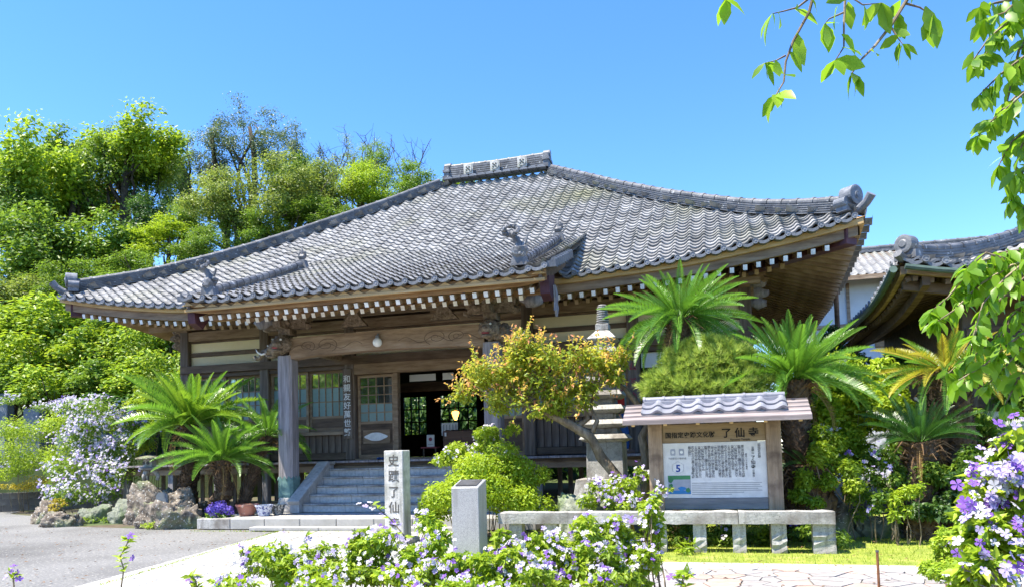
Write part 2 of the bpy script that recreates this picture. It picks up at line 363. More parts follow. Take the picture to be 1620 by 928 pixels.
M['dark_room'] = surface('dark_interior', [(0.3, (.018, .014, .011)), (0.7, (.04, .031, .024))], 2, 5, 0.7, 0.1)
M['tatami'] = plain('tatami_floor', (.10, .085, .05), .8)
M['petal_white'] = leaf_mat('white_petal', [(0, (.66, .63, .70)), (1, (.80, .78, .80))], (.78, .76, .82), .3, .6, .2, gain=.78)
M['petal_lav'] = leaf_mat('lavender_petal', [(0, (.44, .36, .72)), (1, (.62, .54, .82))], (.55, .45, .85), .3, .6, .2, gain=.76)
M['petal_violet'] = leaf_mat('violet_petal', [(0, (.20, .085, .50)), (1, (.34, .17, .64))], (.35, .15, .7), .3, .6, .2, gain=.76)
M['petal_blue'] = leaf_mat('blue_hydrangea_petal', [(0, (.08, .05, .36)), (.6, (.16, .11, .50)), (1, (.30, .22, .62))], (.25, .15, .6), .25, .6, .2)
M['leaf_lime'] = leaf_mat('lime_leaf', [(0, (.10, .18, .014)), (.5, (.25, .36, .025)), (1, (.42, .50, .05))], (.50, .66, .03), .45)
M['leaf_mid'] = leaf_mat('mid_green_leaf', [(0, (.045, .10, .015)), (.55, (.13, .22, .025)), (1, (.26, .35, .05))], (.32, .50, .03), .4)
M['leaf_dark'] = leaf_mat('dark_green_leaf', [(0, (.018, .055, .015)), (.6, (.055, .12, .028)), (1, (.12, .20, .05))], (.16, .34, .03), .32, .4, .4)
M['leaf_olive'] = leaf_mat('olive_leaf', [(0, (.08, .12, .02)), (.55, (.20, .26, .045)), (1, (.33, .38, .09))], (.40, .50, .06), .4)
M['leaf_grey'] = leaf_mat('grey_green_leaf', [(0, (.05, .085, .035)), (.55, (.12, .165, .065)), (1, (.22, .26, .12))], (.16, .24, .07), .3)
M['leaf_gold'] = leaf_mat('golden_leaf', [(0, (.30, .24, .02)), (.6, (.52, .42, .04)), (1, (.62, .52, .09))], (.7, .55, .03), .4)
M['leaf_fresh'] = leaf_mat('fresh_shrub_leaf', [(0, (.05, .12, .014)), (.4, (.15, .26, .02)), (.75, (.36, .46, .045)), (1, (.58, .56, .09))], (.48, .64, .03), .42)
M['leaf_red'] = leaf_mat('red_tipped_leaf', [(0, (.13, .24, .02)), (.48, (.31, .43, .035)), (.70, (.56, .52, .06)), (.86, (.68, .40, .12)), (1, (.62, .22, .12))], (.75, .60, .07), .5)
M['leaf_cherry'] = leaf_mat('cherry_leaf', [(0, (.07, .18, .016)), (.6, (.19, .35, .025)), (1, (.34, .50, .05))], (.45, .72, .03), .55, .38, .45)
M['frond'] = leaf_mat('cycad_frond', [(0, (.03, .10, .016)), (.5, (.08, .20, .026)), (1, (.19, .33, .04))], (.26, .52, .03), .38, .3, .55)
M['frond_lime'] = leaf_mat('young_cycad_frond', [(0, (.045, .125, .014)), (.5, (.12, .24, .022)), (1, (.24, .36, .035))], (.36, .58, .03), .38, .3, .55)
M['frond_gold'] = leaf_mat('yellowing_cycad_frond', [(0, (.16, .22, .02)), (.5, (.34, .34, .03)), (1, (.50, .34, .05))], (.60, .52, .03), .36, .4, .4)
M['frond_dark'] = leaf_mat('dark_cycad_frond', [(0, (.012, .05, .014)), (.5, (.03, .095, .02)), (1, (.075, .165, .03))], (.1, .28, .02), .26, .28, .6)
M['needle'] = leaf_mat('pine_needle', [(0, (.12, .20, .03)), (.5, (.30, .42, .07)), (1, (.52, .58, .16))], (.5, .6, .1), .42, .5)
M['leaf_azalea'] = leaf_mat('azalea_leaf', [(0, (.12, .21, .012)), (.5, (.28, .40, .025)), (1, (.46, .54, .05))], (.58, .70, .03), .45)
M['grass'] = leaf_mat('grass_blade', [(0, (.14, .22, .02)), (.5, (.30, .38, .04)), (1, (.50, .48, .12))], (.4, .55, .05), .35, .6, .2)

def glass(name, c, rough, trans=0.85, spec=.5):
    m = bpy.data.materials.new(name); n, l, b = nt(m)
    b.inputs['Base Color'].default_value = (*c, 1); b.inputs['Roughness'].default_value = rough
    b.inputs['Transmission Weight'].default_value = trans; b.inputs['Specular IOR Level'].default_value = spec; b.inputs['IOR'].default_value = 1.45
    return m
pm = bpy.data.materials.new('clear_pane'); n_, l_, b_ = nt(pm)
b_.inputs['Base Color'].default_value = (.03, .035, .03, 1); b_.inputs['Roughness'].default_value = 0.25
g_ = n_.new('ShaderNodeBsdfGlossy'); g_.inputs['Color'].default_value = (.9, .95, .85, 1); g_.inputs['Roughness'].default_value = 0.03
x_ = n_.new('ShaderNodeMixShader'); x_.inputs[0].default_value = 0.42
l_.new(b_.outputs[0], x_.inputs[1]); l_.new(g_.outputs[0], x_.inputs[2]); l_.new(x_.outputs[0], n_['Material Output'].inputs[0])
M['pane_clear'] = pm
M['pane_open'] = glass('thin_clear_pane', (.95, .97, .95), 0.0, 1.0, .2)
M['pane_frost'] = surface('frosted_pane', [(0.3, (.17, .255, .245)), (0.7, (.27, .37, .355))], 1.5, 4, 0.28, 0.02, spec=.6)
lm = bpy.data.materials.new('lantern_glow'); n_, l_, b_ = nt(lm); b_.inputs['Base Color'].default_value = (.8, .4, .1, 1); b_.inputs['Emission Color'].default_value = (1, .42, .08, 1); b_.inputs['Emission Strength'].default_value = 2.2
M['glow'] = lm

# ------------------------------------------------------------------ ground
def sheet(name, pts, z, mat, kind='structure'):
    c = pts[0]
    me = MB().add([(p[0], p[1], z) for p in pts], [tuple(range(len(pts)))]).build(name, mat, None, (0, 0, 0))
    return tag(me, kind=kind)
ground = sheet('ground', [(-600, -600), (600, -600), (600, 900), (-600, 900)], -0.012, M['soil'])
tag(ground, 'bare earth ground around the temple yard', 'ground')
asphalt = sheet('asphalt_yard', [(-40, -30), (-7.4, -30), (-6.95, 5.0), (-7.3, 7.4), (-8.75, 13.62), (-10.8, 13.72), (-12.6, 13.9), (-15.0, 14.3), (-16.6, 14.9), (-17.5, 16.4), (-21.0, 17.9), (-24, 22.0), (-40, 22)], -0.004, M['asphalt'])
tag(asphalt, 'grey asphalt yard beside the pale paved path', 'yard')
# pale paved path towards the stairs, every slab its own piece
bed = sheet('path', [(-6.95, 4.0), (-2.9, 3.4), (-4.35, 13.66), (-8.75, 13.62)], 0.0, M['joint'])
tag(bed, 'pale slab path leading to the temple stairs', 'path')
def bil(A, B, C_, D_, u, v):
    return (A[0] * (1 - u) * (1 - v) + B[0] * u * (1 - v) + C_[0] * u * v + D_[0] * (1 - u) * v, A[1] * (1 - u) * (1 - v) + B[1] * u * (1 - v) + C_[1] * u * v + D_[1] * (1 - u) * v)
PA, PB, PC, PD = (-6.95, 4.0), (-2.9, 3.4), (-4.4, 13.6), (-8.72, 13.58)
for j in range(17):
    off = 0.5 if j % 2 else 0.0
    us = [0] + [(i + off) / 5 for i in range(0 if off else 1, 5)] + [1]
    v0, v1 = j / 17, (j + 1) / 17
    for u0, u1 in zip(us[:-1], us[1:]):
        if u1 - u0 < .02: continue
        g = 0.0022; q = [bil(PA, PB, PC, PD, u, v) for u, v in ((u0 + g, v0 + g * .6), (u1 - g, v0 + g * .6), (u1 - g, v1 - g * .6), (u0 + g, v1 - g * .6))]
        MB().prism(q, 0.002, 0.012 + random.random() * .003).build('slab', M['paver'], bed, (q[0][0], q[0][1], 0.002))
# lawn, gravel edge and crazy paving
lawn = sheet('lawn', [(-4.2, 9.85), (9, 9.6), (12, 17), (1.5, 17), (-4.4, 12.4)], -0.002, M['lawn'])
tag(lawn, 'strip of bright grass in front of the granite rail', 'lawn')
gravel = sheet('gravel_strip', [(-4.4, 9.3), (9, 9.1), (9, 9.95), (-4.4, 10.05)], 0.003, M['gravel'], 'stuff')
tag(gravel, 'pale gravel edge between grass and crazy paving', 'gravel')
flagbed = sheet('crazy_paving', [(-4.0, 2.0), (7, 2.0), (7, 9.45), (-4.2, 9.58)], 0.006, M['joint'])
tag(flagbed, 'crazy paving of irregular pale and pinkish stones', 'paving')
def clip_half(poly, p, nrm):
    out = []
    for i in range(len(poly)):
        a, b = poly[i], poly[(i + 1) % len(poly)]
        da = (a[0] - p[0]) * nrm[0] + (a[1] - p[1]) * nrm[1]; db = (b[0] - p[0]) * nrm[0] + (b[1] - p[1]) * nrm[1]
        if da <= 0: out.append(a)
        if da * db < 0:
            t = da / (da - db); out.append((a[0] + (b[0] - a[0]) * t, a[1] + (b[1] - a[1]) * t))
    return out
rr = random.Random(5); seeds = []
for i in range(24):
    for j in range(7): seeds.append((-3.3 + i * .27 + rr.uniform(-.12, .12), 7.55 + j * .31 + rr.uniform(-.13, .13)))
for k, s in enumerate(seeds):
    poly = [(-3.4, 7.4), (2.95, 7.4), (2.95, 9.40), (-3.4, 9.5)]
    for q in seeds:
        d = (q[0] - s[0], q[1] - s[1]); L = sqrt(d[0] ** 2 + d[1] ** 2)
        if q is s or L > 1.0: continue
        nrm = (d[0] / L, d[1] / L); mid = (s[0] + d[0] / 2 - nrm[0] * .010, s[1] + d[1] / 2 - nrm[1] * .010)
        poly = clip_half(poly, mid, nrm)
        if len(poly) < 3: break
    if len(poly) >= 3:
        MB().prism(poly, 0.008, 0.022 + rr.random() * .006).build('paving_stone', M['flag_pink'] if rr.random() < .16 else M['flag'], flagbed, (s[0], s[1], 0.008))

# ------------------------------------------------------------------ hill
def hill_h(x, y):
    base = 26.0 + max(0, x + 24) * 0.45
    t = max(0.0, y - base)
    crest = 17.0 * max(0.0, min(1.0, (-1.0 - x) / 22.0)) ** 0.8
    h = crest * (1 - math.exp(-(t / 13.0) ** 1.5))
    return h + (noise.noise(Vector((x * .12, y * .12, 0))) * 1.3 * min(1, t / 6))
NX, NY = 90, 60
vs = []
for j in range(NY):
    for i in range(NX):
        x = -95 + i * (110 / (NX - 1)); y = 24 + j * (90 / (NY - 1)); vs.append((x, y, hill_h(x, y) - 0.05))
fs = [(j * NX + i, j * NX + i + 1, (j + 1) * NX + i + 1, (j + 1) * NX + i) for j in range(NY - 1) for i in range(NX - 1)]
hill = MB().add(vs, fs).build('hill', M['hill'], None, (0, 0, 0), smooth=True)
tag(hill, 'steep wooded hillside rising behind the temple', 'hill', kind='structure')

# ------------------------------------------------------------------ block wall at the yard's edge
bw = thing('block_wall', (-22.0, 19.6, 0), 'low grey concrete block wall at the edge of the asphalt yard', 'wall')
d0, d1 = Vector((-24.6, 16.9, 0)), Vector((-18.4, 21.4, 0)); dv = (d1 - d0); Lw = dv.length; dv.normalize(); nb = int(Lw / .5)
blk = MB().box(0.006, .494, -.07, .07, 0.004, .196).mesh('block', M['block'], bevel=.006)
for r_ in range(3):
    for k in range(nb):
        p = d0 + dv * (k * .5 + (.25 if r_ % 2 else 0)); o = link('block', blk, bw, (p.x, p.y, r_ * .2)); o.rotation_euler.z = atan2(dv.y, dv.x)
mc = MB(); e0 = d0 + Vector((0, 0, 0)); mc.bar(e0 + Vector((0, 0, .29)), d1 + Vector((0, 0, .29)), .12, .58); mc.build('mortar_core', M['joint'], bw, tuple(bw.location))

# ------------------------------------------------------------------ temple hall
CX, HW, DD, YE, ZE, ZR = -7.0, 9.9, 8.25, 15.75, 5.26, 10.75
YC = YE + DD; YW = 18.0; WX0, WX1 = CX - 7.65, CX + 7.65; FZ = 1.38
def prof(s): return ZE + (ZR - ZE) * (.95 * s + .05 * s * s)
def lift(d, s): return .70 * max(0.0, 1 - d / 7.5) ** 2.3 * (1 - s) ** 1.6
def surf(side, a, s):
    """point of the roof surface: side 0 front, 1 right, 2 back, 3 left; a along the eave, s from eave to ridge"""
    half = HW if side in (0, 2) else DD
    z = prof(s) + lift(half - abs(a), s) + .022 * noise.noise(Vector((a * .7, s * 7.0, side * 5.0)))
    if side == 0: return Vector((CX + a, YE + s * DD, z))
    if side == 2: return Vector((CX - a, YE + 2 * DD - s * DD, z))
    if side == 1: return Vector((CX + HW - s * DD, YC + a, z))
    return Vector((CX - HW + s * DD, YC - a, z))
temple = thing('temple_hall', (CX, YC, 0), 'old wooden temple hall with a broad grey tiled hip roof and open porch', 'temple')
WAVE_T = (0.0, .14, .34, .54, .70, .80, .90, 1.0)
WAVE_H = (.042, .008, -.012, -.006, .016, .046, .058, .042)
def tile_field(side, rows, tw, amax=None, smin=0.0, smax=1.0, skip=None):
    half = HW if side in (0, 2) else DD; n = int(2 * half / tw); V = []; Fq = []; TN = []
    for r in range(rows):
        s0, s1 = r / rows, (r + 1) / rows
        for c in range(n):
            a0 = -half + c * tw; am = a0 + tw / 2
            if abs(am) > half - s0 * DD + .12: continue
            if skip and skip(am, s0): continue
            j = random.uniform(-.009, .009); b = len(V); TN += [max(-.35, min(.4, random.gauss(0, .15)))] * 24
            sl = Vector((0, 0, 0))
            for t, h in zip(WAVE_T, WAVE_H):
                a = a0 + t * tw
                lo = surf(side, a, s0 - .14 / rows); hi = surf(side, a, s1); lo2 = surf(side, a, s0 + .06 / rows)
                V.append((lo.x, lo.y, lo.z + h * 1.15 + .052 + j)); V.append((hi.x, hi.y, hi.z + h * 1.15 + .004)); V.append((lo2.x, lo2.y, lo2.z + h * 1.15 - .006 + j))
            for k in range(7):
                q = b + 3 * k
                Fq.append((q, q + 3, q + 4, q + 1)); Fq.append((q + 2, q + 5, q + 3, q))
    return np.array(V), np.array(Fq), np.array(TN)
# porch roof geometry
KX0, KX1, KY0, KY1 = CX - 4.02, CX + 4.02, 13.4, 18.1
KZ0 = 4.86; KZ1 = prof((KY1 - YE) / DD)
def ksurf(x, v):
    """porch roof, v 0 at its eave, 1 where it meets the main slope"""
    z = KZ0 + (KZ1 - KZ0) * (.88 * v + .12 * v * v) + .10 * max(0, (abs(x - CX) - 3.0)) ** 2 * (1 - v)
    return Vector((x, KY0 + v * (KY1 - KY0), z))
def under_porch(a, s):
    y = YE + s * DD
    return abs(a) < 3.75 and y < KY1 - .35
roof_body = MB()
for side in range(4):
    half = HW if side in (0, 2) else DD; NA, NS = 26, 14; b = []
    for i in range(NS + 1):
        s = i / NS; w = max(half - s * DD, 0.02 if half == DD else 1.65)
        b.append([surf(side, -w + 2 * w * k / NA, s) for k in range(NA + 1)])
    base = len(roof_body.v)
    for row in b:
        for p in row: roof_body.v.append((p.x, p.y, p.z - .05))
    for i in range(NS):
        for k in range(NA):
            q = base + i * (NA + 1) + k; roof_body.f.append((q, q + 1, q + NA + 2, q + NA + 1)); roof_body.m.append(0)
roof = roof_body.build('roof', M['soffit'], temple, (CX, YC, ZE))
parts_V = []; parts_F = []; parts_T = []; off = 0
for side in range(4):
    V, Fq, TN = tile_field(side, 42, .31, skip=under_porch if side == 0 else None)
    parts_T.append(TN); parts_V.append(V); parts_F.append(Fq + off); off += len(V)
me = np_mesh('tile_field', np.vstack(parts_V) - np.array((CX, YC, ZE)), np.vstack(parts_F), M['tile'], {'tone': np.concatenate(parts_T)}, smooth=False)
tag(link('tile_field', me, roof, (CX, YC, ZE)), 'weathered grey wavy clay tiles in close courses', kind='stuff')
# eave tiles with round medallions along the main eave
em = MB()
pan = [(t * .31, h + .03) for t, h in zip(WAVE_T, WAVE_H)]
for k in range(7):
    (x0, z0), (x1, z1) = pan[k], pan[k + 1]
    em.add([(x0, 0, z0), (x1, 0, z1), (x1, 0, z1 - .06), (x0, 0, z0 - .06)], [(0, 3, 2, 1)])
    em.add([(x0, 0, z0 - .06), (x1, 0, z1 - .06), (x1, .16, z1 - .06), (x0, .16, z0 - .06)], [(0, 3, 2, 1)])
em.lathe([(.058, 0), (.058, -.03), (.046, -.03), (.046, -.022), (.02, -.022), (.02, -.034)], 14, (.27, .0, .045), 'y')
eave_me = em.mesh('eave_tile', M['tile_end'])
for c in range(63):
    a0 = -HW + .1 + c * .31
    if abs(a0 + .15) < 3.9: continue
    p = surf(0, a0, 0); q = surf(0, a0 + .31, 0)
    o = link('eave_tile', eave_me, roof, (p.x, p.y - .14, p.z - .06)); o.rotation_euler.y = -atan2(q.z - p.z, .31)
for c in range(52):
    p = surf(1, -DD + .1 + c * .31, 0); q = surf(1, -DD + .41 + c * .31, 0)
    o = link('eave_tile', eave_me, roof, (p.x + .14, p.y, p.z - .06)); o.rotation_euler = (0, -atan2(q.z - p.z, .31), pi / 2)

# porch roof: body, single tiles, the rest joined
pv = MB()
for i in range(11):
    for k in range(9):
        p = ksurf(KX0 + (KX1 - KX0) * k / 8, i / 10); pv.v.append((p.x, p.y, p.z - .05))
for i in range(10):
    for k in range(8):
        q = i * 9 + k; pv.f.append((q, q + 1, q + 10, q + 9)); pv.m.append(0)
porch_roof = pv.build('porch_roof', M['soffit'], temple, (CX, KY0, KZ0))
KR = 21; ntl = 26; tw = (KX1 - KX0) / ntl
tl = MB()
slant = Vector((0, (KY1 - KY0) / KR, (KZ1 - KZ0) / KR)).length
for k in range(7):
    x0, x1 = WAVE_T[k] * tw, WAVE_T[k + 1] * tw; h0, h1 = WAVE_H[k], WAVE_H[k + 1]
    tl.add([(x0, -.03, h0 * 1.15 + .056), (x1, -.03, h1 * 1.15 + .056), (x1, slant, h1 * 1.15 + .002), (x0, slant, h0 * 1.15 + .002)], [(0, 1, 2, 3)])
    tl.add([(x0, .03, h0 * 1.15 - .012), (x1, .03, h1 * 1.15 - .012), (x1, -.03, h1 * 1.15 + .056), (x0, -.03, h0 * 1.15 + .056)], [(0, 1, 2, 3)])
tile_me = tl.mesh('tile', M['tile'], recalc=False)
for r in range(11):
    for c in range(ntl):
        x = KX0 + c * tw; p = ksurf(x, r / KR); q = ksurf(x, (r + 1) / KR); q2 = ksurf(x + tw, r / KR)
        o = link('tile', tile_me, porch_roof, (p.x, p.y, p.z + random.uniform(-.004, .006)))
        o.rotation_euler = (atan2(q.z - p.z, q.y - p.y), -atan2(q2.z - p.z, tw), random.uniform(-.012, .012))
V = []; Fq = []
TN = []
for r in range(11, KR):
    for c in range(ntl):
        b = len(V); j = random.uniform(-.006, .006); TN += [max(-.35, min(.4, random.gauss(0, .15)))] * 24
        for t, h in zip(WAVE_T, WAVE_H):
            x = KX0 + (c + t) * tw; lo = ksurf(x, (r - .14) / KR); hi = ksurf(x, (r + 1) / KR); lo2 = ksurf(x, (r + .12) / KR)
            V += [(lo.x, lo.y, lo.z + h * 1.15 + .056 + j), (hi.x, hi.y, hi.z + h * 1.15 + .002), (lo2.x, lo2.y, lo2.z + h * 1.15 - .012)]
        for k in range(7):
            q = b + 3 * k; Fq += [(q, q + 3, q + 4, q + 1), (q + 2, q + 5, q + 3, q)]
tag(link('upper_tiles', np_mesh('upper_tiles', np.array(V) - np.array((CX, KY0, KZ0)), np.array(Fq), M['tile'], {'tone': TN}), porch_roof, (CX, KY0, KZ0)), kind='stuff')
for c in range(ntl):
    x = KX0 + c * tw; p = ksurf(x, 0); o = link('eave_tile', eave_me, porch_roof, (p.x, p.y - .1, p.z - .05)); o.scale.x = tw / .31
# porch verge: side tile ends stepping down both sides, and verge boards
for sx, X in ((1, KX1), (-1, KX0)):
    vt = MB().box(-.02, .15, 0, .24, -.10, .02).lathe([(.045, 0), (.045, .2)], 10, (.11, .0, .035), 'y').mesh('verge_tile', M['tile_end'])
    for r in range(8):
        p = ksurf(X, r / KR); q = ksurf(X, (r + 1) / KR)
        o = link('verge_tile', vt, porch_roof, (p.x if sx > 0 else p.x - .13, p.y, p.z + .03)); o.rotation_euler.x = atan2(q.z - p.z, q.y - p.y) - .16
    vb = MB(); n = 8
    for i in range(n):
        a, b_ = ksurf(X, i / n * .50), ksurf(X, (i + 1) / n * .50)
        xa = X - sx * .12
        vb.add([(xa, a.y, a.z - .06), (xa, b_.y, b_.z - .06), (xa, b_.y, b_.z - .34), (xa, a.y, a.z - .34), (xa - sx * .06, a.y, a.z - .06), (xa - sx * .06, b_.y, b_.z - .06), (xa - sx * .06, b_.y, b_.z - .34), (xa - sx * .06, a.y, a.z - .34)],
               [(0, 1, 2, 3), (7, 6, 5, 4), (0, 4, 5, 1), (3, 2, 6, 7), (0, 3, 7, 4), (1, 5, 6, 2)])
    vb.build('verge_board', M['wood_dark'], porch_roof, (X, KY0, KZ0))
    # maroon gable pendant under the corner
    gx = X - sx * .10
    gp = MB().prism([(KY0 + .12, KZ0 - .10), (KY0 + .62, KZ0 + .02), (KY0 + .60, KZ0 - .30), (KY0 + .40, KZ0 - .52), (KY0 + .16, KZ0 - .42)], gx - .09, gx + .09, 'x')
    gp.build('gable_pendant', M['maroon'], porch_roof, (gx, KY0 + .3, KZ0))
    if sx < 0: continue
    gl = MB().prism([(KY0 + .42, KZ0 - .22), (KY0 + .60, KZ0 - .30), (KY0 + .66, KZ0 - .44), (KY0 + .58, KZ0 - .52), (KY0 + .66, KZ0 - .62), (KY0 + .56, KZ0 - .80), (KY0 + .50, KZ0 - .66), (KY0 + .44, KZ0 - .70), (KY0 + .47, KZ0 - .50)], gx + sx * .10, gx + sx * .15, 'x')
    gl.build('carved_pendant', M['wood_v'], porch_roof, (gx, KY0 + .5, KZ0 - .5))

# ridges built of stacked flat tiles under a round cap
def ridge(name, pts, w, h, layers, parent, capr=.085, mat=None, cap_step=.42):
    m = MB(); n = len(pts)
    pts = [Vector(p) for p in pts]
    for L in range(layers):
        z0 = h * L / layers; z1 = h * (L + 1) / layers - .026; ww = w * (1 - .38 * L / max(1, layers - 1)); 
        for zz0, zz1, wv in ((z0, z1, ww), (z1, h * (L + 1) / layers, ww * .70)):
            b = len(m.v)
            for i, p in enumerate(pts):
                d = (pts[min(i + 1, n - 1)] - pts[max(i - 1, 0)]); s = Vector((d.y, -d.x, 0)).normalized() * wv / 2
                for q, z in ((-1, zz0), (1, zz0), (1, zz1), (-1, zz1)): m.v.append((p.x + s.x * q, p.y + s.y * q, p.z + z))
            for i in range(n - 1):
                for k in range(4):
                    k2 = (k + 1) % 4; m.f.append((b + 4 * i + k, b + 4 * i + k2, b + 4 * i + 4 + k2, b + 4 * i + 4 + k)); m.m.append(0)
            m.f += [(b, b + 1, b + 2, b + 3), (b + 4 * n - 1, b + 4 * n - 2, b + 4 * n - 3, b + 4 * n - 4)]; m.m += [0, 0]
    mid = pts[n // 2]
    o = m.build(name, mat or M['tile_dark'], parent, tuple(mid))
    # cap tiles, one by one
    L_ = [0]
    for i in range(n - 1): L_.append(L_[-1] + (pts[i + 1] - pts[i]).length)
    cap = MB().tube([(0, -.02, 0), (0, cap_step * .1, 0), (0, cap_step * .1 + .001, 0), (0, cap_step, 0)], [capr * 1.16, capr * 1.16, capr, capr * .97], 12).mesh('cap_tile', mat or M['tile_dark'], smooth=False)
    t = 0.0
    def ev(t):
        for i in range(n - 1):
            if L_[i + 1] >= t or i == n - 2:
                f = (t - L_[i]) / (L_[i + 1] - L_[i]); return pts[i].lerp(pts[i + 1], f)
    while t + cap_step <= L_[-1] + .05:
        a = ev(t); b = ev(t + cap_step); d = b - a
        c = link('cap_tile', cap, o, (a.x, a.y, a.z + h + capr * .35)); c.rotation_euler = d.to_track_quat('Y', 'Z').to_euler()
        t += cap_step
    return o
def hip_pts(sx, s0, s1, n=22, back=False):
    out = []
    for i in range(n):
        s = s0 + (s1 - s0) * i / (n - 1); side = 2 if back else 0
        a = (HW - s * DD) * sx * (-1 if back else 1)
        p = surf(side, a, s); out.append(Vector((p.x, p.y, p.z + .03)))
    return out
hipR = ridge('hip_ridge', hip_pts(1, .03, .97), .29, .245, 5, temple, .08)
hipL = ridge('hip_ridge', hip_pts(-1, .03, .97), .29, .245, 5, temple, .08)
for sx in (1, -1): ridge('hip_ridge', hip_pts(sx, .04, .97, back=True), .34, .40, 5, temple, .08)
rz = ZR + .02
main_ridge = ridge('main_ridge', [(CX - 1.68 + 3.36 * i / 8, YC, rz + .10 + .03 * abs(i - 4) / 4) for i in range(9)], .44, .46, 6, temple, .08)
# wavy skirt tiles under the main ridge, seen from the front
sk = MB().prism([(-.17, 0), (-.11, .055), (0, .085), (.11, .055), (.17, 0)], -.46, -.16, 'y').mesh('skirt_tile', M['tile_end'])
for i in range(12):
    link('skirt_tile', sk, main_ridge, (CX - 1.62 + i * .295, YC, rz + .04))
for dx in (-.95, 0, .95):
    cr = MB().box(-.19, .19, -.05, .0, -.19, .21).lathe([(.155, -.05), (.155, -.085), (.135, -.085)], 18, (0, 0, .01), 'y')
    c = cr.build('crest_tile', M['stele'], main_ridge, (CX + dx, YC - .235, rz + .36), local=True); c.scale = (.85, 1, .85)
    for k in range(5):
        a = 2 * pi * k / 4; rr_ = 0 if k == 4 else .083
        MB().lathe([(.03, 0), (.03, -.008), (.001, -.009)], 8, (0, 0, 0), 'y').build('crest_dot', M['ink'], c, (CX + dx + rr_ * cos(a + .78), YC - .322, rz + .37 + rr_ * sin(a + .78)), local=True)  # black disc painted for the dark inside a crest hole
for sx in (-1, 1):
    e = MB().box(-.09, .09, -.25, .25, 0, .50).lathe([(.13, -.11), (.13, .11)], 16, (0, 0, .54), 'x').box(-.12, .12, -.28, .28, .28, .37).box(-.10, .10, -.36, .36, 0, .12)
    e.build('ridge_end_tile', M['tile_dark'], main_ridge, (CX + sx * 1.76, YC, rz + .08), local=True)
# big rolled end tile at the right and left hip corners
def corner_end(sx, p, parent):
    g = Vector((sx, -1, 0)).normalized(); q = g.to_track_quat('Y', 'Z').to_euler()
    m = MB().lathe([(.24, -.20), (.24, .13), (.20, .14)], 24, (0, 0, .34), 'y').lathe([(.10, .14), (.085, .16), (.05, .15), (.05, .17)], 18, (0, 0, .32), 'y')
    m.lathe([(.115, -.26), (.115, .05)], 16, (-.27, 0, .16), 'y').lathe([(.115, -.26), (.115, .05)], 16, (.27, 0, .16), 'y').box(-.30, .30, -.24, .06, -.06, .14)
    o = m.build('hip_end_tile', M['tile_end'], parent, tuple(p), local=True); o.rotation_euler = q; o.scale = (.82, .82, .82)
    t = MB().tube([(0, -.05, -.06), (0, .18, -.05), (0, .36, .06), (0, .50, .22)], [.10, .105, .10, .11], 12)
    o2 = t.build('corner_tile', M['tile_end'], parent, tuple(p), local=True); o2.rotation_euler = q; o2.scale = (.85, .85, .85)
pr = surf(0, HW - .03 * DD, .03); corner_end(1, (pr.x + .05, pr.y - .05, pr.z + .08), hipR)
pl = surf(0, -(HW - .03 * DD), .03); corner_end(-1, (pl.x - .05, pl.y + -.05, pl.z + .08), hipL)
# descending ridges of the porch roof with leaf-and-beast end tiles
for sx in (1, -1):
    pts = [ksurf(CX + sx * 3.45, v) for v in np.linspace(.05, .82, 12)]
    pr_ = ridge('porch_ridge', [(p.x, p.y, p.z + .05) for p in pts], .16, .10, 2, temple, .085, cap_step=.27)
    p0 = pts[0]; rr = random.Random(3 + sx)
    m = MB().prism([(-.22, 0), (.22, 0), (.15, .26), (-.15, .26)], -.14, .12, 'y')
    m.ball((0, -.02, .34), (.20, .20, .17), 2, nz=.5, f=3, seed=sx)
    for k in range(9):
        a = rr.uniform(0, 2 * pi); m.ball((.17 * cos(a), -.02 + .14 * sin(a), .34 + rr.uniform(-.1, .12)), rr.uniform(.05, .09), 1, nz=.5, f=4, seed=k)
    m.tube([(0, 0, .42), (-.03, -.02, .58), (-.10, -.06, .72), (-.22, -.08, .80)], [.11, .09, .075, .07], 9, wob=.3)
    for k in range(11):
        a = 2 * pi * k / 11; m.ball((-.18 + .17 * cos(a), -.08 + .06 * sin(2 * a), .88 + .11 * sin(a)), rr.uniform(.05, .085), 1, nz=.6, f=4, seed=k + 9)
    m.tube([(.02, 0, .42), (.14, -.02, .56), (.22, -.02, .74)], [.07, .05, .02], 7, wob=.3)
    o = m.build('beast_tile', M['tile_dark'], pr_, (p0.x, p0.y - .08, p0.z + .03), local=True); o.scale = (.78, .78, .78)
    p1 = pts[-1]
    m = MB().prism([(-.20, -.06), (.20, -.06), (.11, .24), (-.11, .24)], -.10, .10, 'y').ball((0, 0, .34), (.12, .1, .12), 2, nz=.4, f=4, seed=2)
    for k in range(7):
        a = pi * k / 6; m.ball((.10 * cos(a), 0, .40 + .10 * sin(a)), .05, 1, nz=.5, f=4, seed=k)
    m.tube([(0, 0, .40), (0, 0, .52), (-.02, 0, .64)], [.06, .05, .015], 7)
    m.build('beast_tile', M['tile_dark'], pr_, (p1.x, p1.y, p1.z + .06), local=True).scale = (.85, .85, .85)

